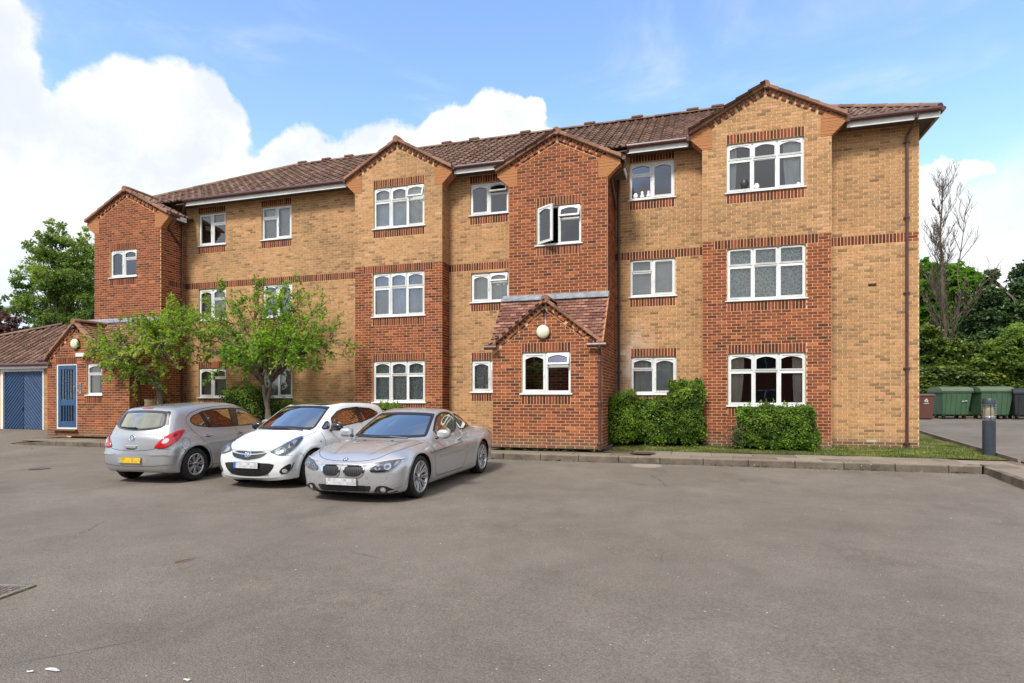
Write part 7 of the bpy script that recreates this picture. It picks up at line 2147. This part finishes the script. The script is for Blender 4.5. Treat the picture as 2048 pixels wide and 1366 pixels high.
# right hand side: bank with ivy, trees, dead tree
YR = 36.
def zr(px, py, Y=YR): return zat(px, py, Y)
b0 = P3(1900, 790, YR); b0.z = .7
big_tree('maple_tree', 'bright green broadleaf tree directly behind the bare dead tree', b0, P3(1900, 620, YR+1),
    blobs_px([(1855,580,30,40,0),(1890,560,34,40,.5),(1925,580,34,38,0),(1855,640,34,40,0),(1905,625,40,40,.6),(1945,620,24,36,0),(1850,540,20,24,0),(1940,560,20,26,0),(1880,670,50,36,0)], YR+1), M['leaf_maple'], 41, 26000, (.22,.11), tr=.22, gap=.4)
b0 = P3(1985, 790, YR-1); b0.z = .7
big_tree('yew_tree', 'dark evergreen tree right of the dead tree with an uneven top', b0, P3(1985, 560, YR-1),
    blobs_px([(1982,560,12,24,0),(1980,600,26,30,0),(1965,640,34,32,0),(2000,640,34,34,.2),(1990,690,48,34,0),(2030,620,30,30,0),(2050,590,34,34,.5),(2060,640,40,40,0),(1945,690,34,28,0),(2040,680,40,30,0)], YR-1), M['leaf_dark'], 42, 40000, (.16,.06), tr=.2, gap=.4)
b0 = P3(2100, 790, YR+2); b0.z = .7
big_tree('broadleaf_tree', 'dark green tree cut by the right edge of the picture', b0, P3(2100, 600, YR+2),
    blobs_px([(2085,560,50,50,0),(2050,600,30,34,0),(2110,620,60,60,0)], YR+2), M['leaf_dark'], 43, 14000, (.2,.08), tr=.2, gap=.4)
b0 = P3(2025, 790, YR-3); b0.z = .7
big_tree('shrub', 'fresh green bushy shrub above the right hand green bin', b0, P3(2025, 720, YR-3),
    blobs_px([(2030,680,34,34,0),(1995,705,34,26,0),(2060,700,34,40,0),(2020,730,50,26,0),(1970,730,30,22,0)], YR-3), M['leaf_tree'], 44, 20000, (.12,.05), tr=.08, cat='shrub', gap=.4)
b0 = P3(1855, 790, YR-2); b0.z = .7
big_tree('shrub', 'dark green bush beside the end wall of the flats', b0, P3(1855, 710, YR-2),
    blobs_px([(1850,680,30,36,0),(1880,715,34,30,0),(1845,730,30,34,0),(1905,740,34,26,0),(1920,700,24,24,0)], YR-2), M['leaf_ivy'], 45, 12000, (.13,.06), tr=.08, cat='shrub', gap=.4)
# ivy climbing the dead tree and the ivy bank behind the bins
YB_ = 32.6
bank = thing('ivy_bank', 'low wall overgrown with ivy behind the row of bins', 'ivy wall', (P3(1940, 800, YB_).x, YB_, .6))
bo = Vector(bank.location); L = Leaves(); r = random.Random(50)
xa, xb = P3(1780, 800, YB_).x, P3(2160, 800, YB_).x; zt = zat(1940, 752, YB_)
m = MB(); m.box(xa-bo.x, xb-bo.x, .1, .8, -.5, zt-bo.z-.1)
m.build('wall', M['earth'], bank)
cr_ = random.Random(8); mb = MB(); hh = zt-bo.z-.15
for i in range(int(hh/.23)+3):
    x = xa-bo.x
    while x < xb-bo.x:
        w_ = cr_.uniform(.3,.55); mb.box(x+.01, x+w_-.01, .04, .12, -.3+i*.23+.01, -.3+(i+1)*.23-.01, cr_.random()); x += w_
o = mb.build('stonework', M['slab'], bank); o['kind'] = 'stuff'
for i in range(15000):
    x = r.uniform(xa, xb)-bo.x; z = r.random()**.7*(zt-bo.z+.5); yy = -.05-.25*r.random()+ .25*noise.noise(Vector((x*.8, z*.8, 1)))
    if z < .9 and noise.noise(Vector((x*.7, z*1.2, 6))) > -.05+z*.3: continue
    if z > zt-bo.z: yy += (z-(zt-bo.z))*1.2+r.uniform(-.2,.5)
    L.leaf(Vector((x, yy, z)), (Vector((0,-1,-.3))+rv(r)*.8).normalized(), Vector((0,-.6,1)), .15, .075, min(1, max(0, .5+.6*noise.noise(Vector((x*.9, z*1.3, 2)))+r.gauss(0,.12))))
for i in range(9000):
    x = r.uniform(xa, xb)-bo.x; t = r.random(); z = zt-bo.z+.2+t*1.3+.3*noise.noise(Vector((x*.6, t, 3))); yy = .4+t*2.2+r.uniform(-.2,.2)
    L.leaf(Vector((x, yy, z)), (Vector((0,-1,.3))+rv(r)*.9).normalized(), Vector((0,-.6,1)), .17, .08, min(1, max(0, .45+.6*noise.noise(Vector((x*.7, z*1.1, 5)))+r.gauss(0,.12))))
L.build('ivy', M['leaf_ivy'], bank, 'stuff')
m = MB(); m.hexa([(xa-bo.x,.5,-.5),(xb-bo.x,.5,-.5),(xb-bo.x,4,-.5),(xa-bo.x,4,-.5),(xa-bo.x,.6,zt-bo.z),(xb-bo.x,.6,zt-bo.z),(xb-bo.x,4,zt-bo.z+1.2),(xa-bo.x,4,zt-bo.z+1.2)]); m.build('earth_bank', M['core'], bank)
# dead tree: upward fan of bare branches
YD = 34.
db = P3(1898, 735, YD); db.z = .8; dead = thing('dead_tree', 'tall bare dead tree with a fan of thin upright branches against the sky', 'tree', db)
B = MB(); r = random.Random(77)
def branch(a, d, L_, rad, depth):
    n = 6; pts = [a]
    for i in range(n):
        d = (d+rv(r)*.12+Vector((0,0,.10))).normalized(); pts.append(pts[-1]+d*L_/n)
    B.tube(pts, [rad*(1-.8*i/n)+.003 for i in range(n+1)], 4, cap=False)
    if depth >= 3: return
    for j in range((0, 9, 5)[depth]):
        i = r.randrange(1, n+1); out = rv(r); out.z = abs(out.z)*.3; out.normalize()
        branch(pts[i], (d*.9+out*.62).normalized(), L_*r.uniform(.28,.5), rad*.5, depth+1)
tp = P3(1884, 368, YD); tk = curve((0,0,0), tp-db, (-.15,0,0), 12, r, .008)
B.tube(tk, [.13*(1-.86*i/12)+.006 for i in range(13)], 8)
for j in range(46):
    t = r.uniform(.22, .97); i = min(int(t*12), 11); a = tk[i].lerp(tk[i+1], t*12-i); an = r.uniform(0, 6.28)
    o_ = Vector((math.cos(an), math.sin(an)*.8, 0)); dd = (o_*r.uniform(.45,.95)+Vector((0,0,1.0))).normalized()
    branch(a, dd, r.uniform(1.3,2.9)*(1.15-.75*t), .025*(1.15-.7*t), 1)
B.tube(curve(tk[3], P3(1915, 545, YD)-db, (.3,0,0), 7, r, .02), [.06-.006*i for i in range(8)], 6); branch(P3(1915, 545, YD)-db, Vector((.1,0,1)), 3.0, .03, 1)
B.build('trunk', M['bark_dead'], dead, smooth=True)
L = Leaves()
for i in range(4200):
    z = r.random()*3.6; a = r.uniform(0, 6.28); rr = .30*(1-.15*z/3.6)+r.uniform(-.08,.22); L.leaf(Vector((rr*math.cos(a)-.02*z, rr*math.sin(a), z)), Vector((math.cos(a), math.sin(a), -.5)), Vector((0,0,1)), .15, .07, min(1,max(0,r.gauss(.6,.18))))
L.build('ivy', M['leaf_ivy'], dead, 'stuff')

r = random.Random(91); L = Leaves()
for i in range(1500):
    if i < 500: x, y = r.uniform(T2b+.1, xat(1290, 15.5)), r.uniform(15.15, 15.7)
    elif i < 950: x, y = r.uniform(T2b+.2, B3b), r.uniform(15.4, 16.2)
    else: x, y = r.uniform(XL1, 5.2), YK-abs(r.gauss(0, .09))-.01
    if y < YK: z = zroad(x, y)+.004
    else: z = zg(x, y)+.012
    L.leaf(Vector((x, y, z)), Vector((r.uniform(-1,1), r.uniform(-1,1), r.uniform(0,.35))), Vector((0,0,1)), r.uniform(.015,.045), r.uniform(.006,.014), r.random())
M['litter'] = leaf_mat('dead leaf', [(0,(.05,.03,.018)),(.5,(.13,.075,.035)),(1,(.26,.15,.07))], .1, .8, .15)
o = link('leaf_litter', mesh('leaf_litter', L.V, L.F, M['litter'], tones=L.T)); tag(o, 'brown leaf litter under the hedges and along the foot of the kerb', 'leaf litter', kind='stuff')
# weeds in the joint between kerb and tarmac and along the wall foot
L = Leaves()
for k in range(46):
    x = r.uniform(-13, 5.2); y = YK-.01; 
    if r.random() < .35: x, y = r.uniform(P2a, T2b), Yp-.02
    for i in range(r.randrange(6, 22)):
        a = r.uniform(0, 6.28); z = (zroad(x, y) if y < YK else .16)
        L.leaf(Vector((x+r.gauss(0,.03), y+r.gauss(0,.008), z)), Vector((math.cos(a), math.sin(a)-.2, r.uniform(.4,1.4))), Vector((0,0,1)), r.uniform(.02,.06), .006, r.random())
o = link('weeds', mesh('weeds', L.V, L.F, M['leaf_hedge'], tones=L.T)); tag(o, 'small green weeds in the joints of the kerb and at the foot of the porch', 'weeds', kind='stuff')
# ------------------------------------------------------------------ bins, bollard, far side of the yard
M['bin_green'] = paint('green bin plastic', (.055,.115,.060), .45, .15)
M['bin_lid'] = paint('faded green lid', (.105,.135,.075), .5, .15)
M['bin_brown'] = paint('brown bin plastic', (.11,.045,.03), .5, .12)
M['bin_dark'] = paint('dark grey bin plastic', (.022,.024,.03), .5, .15)
def bin4(px, pb, label, mat, lid, W_=1.30, D=1.0, Hh=1.30, yaw=0., curved=True, cat='bin', group='large wheeled bins by the ivy wall', tiltl=0.):
    Y = 30.2; zb = zlot(0, Y)
    # ground contact row -> distance
    c = P3(px, pb, Y); 
    root = thing('wheeled_bin', label, cat, (c.x, Y, zb), yaw, group)
    m = MB(); b = .12; h0 = .16
    bt = [(-W_/2+.10,-D/2+.12),(W_/2-.10,-D/2+.12),(W_/2-.10,D/2-.12),(-W_/2+.10,D/2-.12)]; tp = [(-W_/2,-D/2),(W_/2,-D/2),(W_/2,D/2),(-W_/2,D/2)]
    m.hexa([(x,y,h0) for x,y in bt]+[(x,y,Hh-.22) for x,y in tp]); bevel(m.build('body', mat, root), .05, 3)
    m = MB(); m.ring([(-W_/2-.04,Hh-.26),(W_/2+.04,Hh-.26),(W_/2+.04,Hh-.17),(-W_/2-.04,Hh-.17)], [(-W_/2+.1,Hh-.22),(W_/2-.1,Hh-.22),(W_/2-.1,Hh-.2),(-W_/2+.1,Hh-.2)], -D/2-.04, D/2+.04)
    m = MB(); m.box(-W_/2-.03, W_/2+.03, -D/2-.03, D/2+.03, Hh-.26, Hh-.19); bevel(m.build('rim', mat, root), .02, 2)
    for i in range(5):
        x = -W_/2+.2+i*(W_-.4)/4; m = MB(); m.hexa([(x-.02,-D/2+.09,h0+.05),(x+.02,-D/2+.09,h0+.05),(x+.02,-D/2+.2,h0+.05),(x-.02,-D/2+.2,h0+.05),(x-.02,-D/2-.012,Hh-.28),(x+.02,-D/2-.012,Hh-.28),(x+.02,-D/2+.1,Hh-.28),(x-.02,-D/2+.1,Hh-.28)]); m.build('rib', mat, root)
    m = MB(); n = 10; prof = [(-D/2-.05,Hh-.19)]+[(-D/2*math.cos(math.pi*i/n)*1.04, Hh-.19+.20*math.sin(math.pi*i/n)**.8) for i in range(n+1)]+[(D/2+.05,Hh-.19)]
    k = len(prof)
    m.V = [(-W_/2-.03,y,z) for y,z in prof]+[(W_/2+.03,y,z) for y,z in prof]; m.F = [(i,k+i,k+i+1,i+1) for i in range(k-1)]+[tuple(range(k)),tuple(range(k,2*k))[::-1]]; m.T = [.5]*len(m.F)
    o = m.build('lid', lid, root); fix_normals(o.data); bevel(o, .02, 2)
    for sx in (-1, 1):
        m = MB(); m.tube([(sx*(W_/2),0,Hh-.33),(sx*(W_/2+.08),0,Hh-.33)], .03, 8); m.build('lifting_pin', M['trim'], root)
        for sy in (-1, 1):
            m = MB(); m.lathe([(.0,-.03),(.10,-.03),(.115,-.02),(.115,.02),(.10,.03),(0,.03)], 18, (sx*(W_/2-.2), sy*(D/2-.22)-.02*sy, .10), 'x'); w_ = m.build('castor', M['tyre'], root)
            m = MB(); m.box(sx*(W_/2-.2)-.04, sx*(W_/2-.2)+.04, sy*(D/2-.22)-.05, sy*(D/2-.22)+.05, .13, .18); m.build('bracket', M['steel'], w_)
    return root
g1 = bin4(1900, 830, 'green four wheeled bin with a domed faded lid, left one of the two green bins', M['bin_green'], M['bin_lid'], 1.24, .95, 1.37, R(14))
g2 = bin4(1980, 830, 'green four wheeled bin behind the bollard, right one of the two green bins', M['bin_green'], M['bin_lid'], 1.24, .95, 1.37, R(10))
bin4(2055, 830, 'dark grey four wheeled bin cut off by the right edge of the picture', M['bin_dark'], M['bin_dark'], 1.40, 1.0, 1.30, R(2))
# stickers on the first green bin
m = MB(); m.box(.18,.26,-.49,-.47,.74,.77); m.box(.30,.38,-.49,-.47,.75,.78); o = m.build('sticker', M['paper'], g1)
# two wheeled brown bin with the white recycling mark
c = P3(1847, 830, 29.6); bb = thing('wheelie_bin', 'brown two wheeled bin with a white recycling mark at the corner of the flats', 'bin', (c.x, 29.6, zlot(0,29.6)))
m = MB(); m.hexa([(-.26,-.24,.03),(.26,-.24,.03),(.26,.26,.03),(-.26,.26,.03),(-.32,-.34,1.0),(.32,-.34,1.0),(.32,.34,1.0),(-.32,.34,1.0)]); bevel(m.build('body', M['bin_brown'], bb), .03, 3)
m = MB(); m.hexa([(-.35,-.38,1.0),(.35,-.38,1.0),(.35,.38,1.0),(-.35,.38,1.0),(-.32,-.34,1.07),(.32,-.34,1.07),(.32,.38,1.10),(-.32,.38,1.10)]); bevel(m.build('lid', M['bin_brown'], bb), .02, 2)
for sx in (-1,1):
    m = MB(); m.lathe([(0,-.03),(.10,-.03),(.10,.03),(0,.03)], 18, (sx*.26,.28,.10), 'x'); m.build('wheel', M['tyre'], bb)
mk = MB(); zc_ = .80; rr = .075; yf_ = -.325
for k in range(3):
    a0 = math.pi/2+2*math.pi*k/3
    p1 = Vector((rr*math.cos(a0), 0, rr*math.sin(a0))); p2 = Vector((rr*math.cos(a0+2.09), 0, rr*math.sin(a0+2.09))); q = p1.lerp(p2, .12); e = p1.lerp(p2, .72); dd = (p2-p1).normalized(); nn = Vector((-dd.z,0,dd.x))
    o0 = Vector((0, yf_, zc_))
    mk.quad(*[tuple(v+o0) for v in (q-nn*.016, e-nn*.016, e+nn*.016, q+nn*.016)]); mk.poly([tuple(v+o0) for v in (e-nn*.036, e+dd*.045, e+nn*.036)])
for i, w_ in enumerate((.03,.02,.035,.03,.02)): x0 = -.085+i*.036; mk.quad((x0,yf_+.012,.66),(x0+.026,yf_+.012,.66),(x0+.026,yf_+.008,.695),(x0,yf_+.008,.695))
mk.V = [(x, y-.006, z) for x, y, z in mk.V]; mk.build('recycling_mark', M['paper'], bb)
# bollard lamp
M['bollard'] = paint('dark blue grey bollard', (.032,.04,.055), .45, .25, nscale=6)
bx = zfix(1978, 914, .16); hb_ = zat(1976, 796, bx.y)-.16
bo_ = thing('bollard_light', 'dark grey round bollard light with a clear lantern head by the kerb', 'bollard', (bx.x, bx.y, .15))
m = MB(); R1 = .122; m.lathe([(0,0),(R1,0),(R1,hb_*.62),(R1*.9,hb_*.625),(0,hb_*.625)], 32); o = m.build('post', M['bollard'], bo_); auto_smooth(o.data)
m = MB(); z0_, z1_ = hb_*.63, hb_*.90
for i in range(7):
    z = z0_+(z1_-z0_)*i/7; h_ = (z1_-z0_)/7; m.lathe([(R1*1.0,z+h_*.1),(R1*1.06,z+h_*.5),(R1*1.0,z+h_*.9)], 32)
lens = m.build('lantern', None or M['lens'], bo_, smooth=True)
m = MB(); m.lathe([(.095,z0_+.03),(.095,z0_+.17),(.08,z1_-.07),(.05,z1_-.02),(0,z1_-.015)], 20); m.build('bulb', Mat('amber lamp cover', (.62,.52,.32), .4).m, bo_, smooth=True)
m = MB(); m.lathe([(.108,z0_+.06),(.108,z0_+.10),(.102,z0_+.10),(.102,z0_+.06)], 24); m.build('reflector', M['clear'], bo_, smooth=True)
m = MB(); m.lathe([(0,z1_),(R1*1.1,z1_),(R1*1.12,hb_*.965),(R1*.95,hb_),(0,hb_)], 32); o = m.build('cap', M['bollard'], bo_); auto_smooth(o.data)
for k in range(3):
    a = 2.1*k+.4; m = MB(); m.box(-.006,.006,-.006,.006,z0_,z1_); m.build('rod', M['bollard'], bo_, loc=(R1*.95*math.cos(a), R1*.95*math.sin(a), 0))
# ------------------------------------------------------------------ what the windows mirror: the block across the car park
YO = -15.
opp = thing('brick_house', 'long red brick block with a tiled roof facing the flats from across the car park', 'building', (-4, YO, 0))
m = MB(); m.box(-34, 26, -8, 0, -.5, 5.4); m.build('wall', M['red'], opp)
m = MB(); m.hexa([(-34.4,-8.4,5.4),(26.4,-8.4,5.4),(26.4,.4,5.4),(-34.4,.4,5.4),(-32,-4.1,8.2),(24,-4.1,8.2),(24,-3.9,8.2),(-32,-3.9,8.2)]); m.build('roof', M['tile'], opp)
m0 = MB(); m0.ring([(-.8,0),(.8,0),(.8,1.2),(-.8,1.2)], [(-.72,.08),(.72,.08),(.72,1.12),(-.72,1.12)], 0, .05); m0.box(-.03,.03,0,.05,.08,1.12)
wm = mesh('window', m0.V, m0.F, M['upvc']); p0 = MB(); p0.box(-.72,.72,-.01,.005,.08,1.12); pm = mesh('pane', p0.V, p0.F, M['bin_dark'])
for i in range(15):
    for z in (1.0, 3.7):
        w_ = link('window', wm, opp, (-31+i*4., .01, z)); link('pane', pm, w_)
for i, (x, s_) in enumerate(((-26,1.2),(-12,1.),(1,1.1),(13,1.3),(24,1.1))):
    big_tree('broadleaf_tree', ('green tree before the far left of the opposite block','small green tree before the opposite block','green tree before the middle of the opposite block','broad green tree before the right of the opposite block','green tree at the right end of the opposite block')[i], (x, -12.5, -.3), (x, -12.5, 2.6*s_), [((x,-12.5,3.6*s_),(1.5*s_,1.4*s_,1.5*s_)),((x+1,-12.3,2.9*s_),(1.1,1.1,1.1)),((x-1,-12.3,3.0*s_),(1.1,1.1,1.1))], M['leaf_tree'], 60+i, 2600, (.22,.10), tr=.12)
def copy_tree(o, parent=None):
    c = o.copy(); C.objects.link(c); c.parent = parent
    for ch in list(o.children): copy_tree(ch, c)
    return c
c4 = copy_tree(car1); c4.location = (5.2, -8.5, zroad(5.2, -8.5)); c4.rotation_euler = (0, 0, R(6))
c4['label'] = 'silver hatchback parked sideways across the car park, mirrored in the bay window'; c4['group'] = 'cars across the car park'
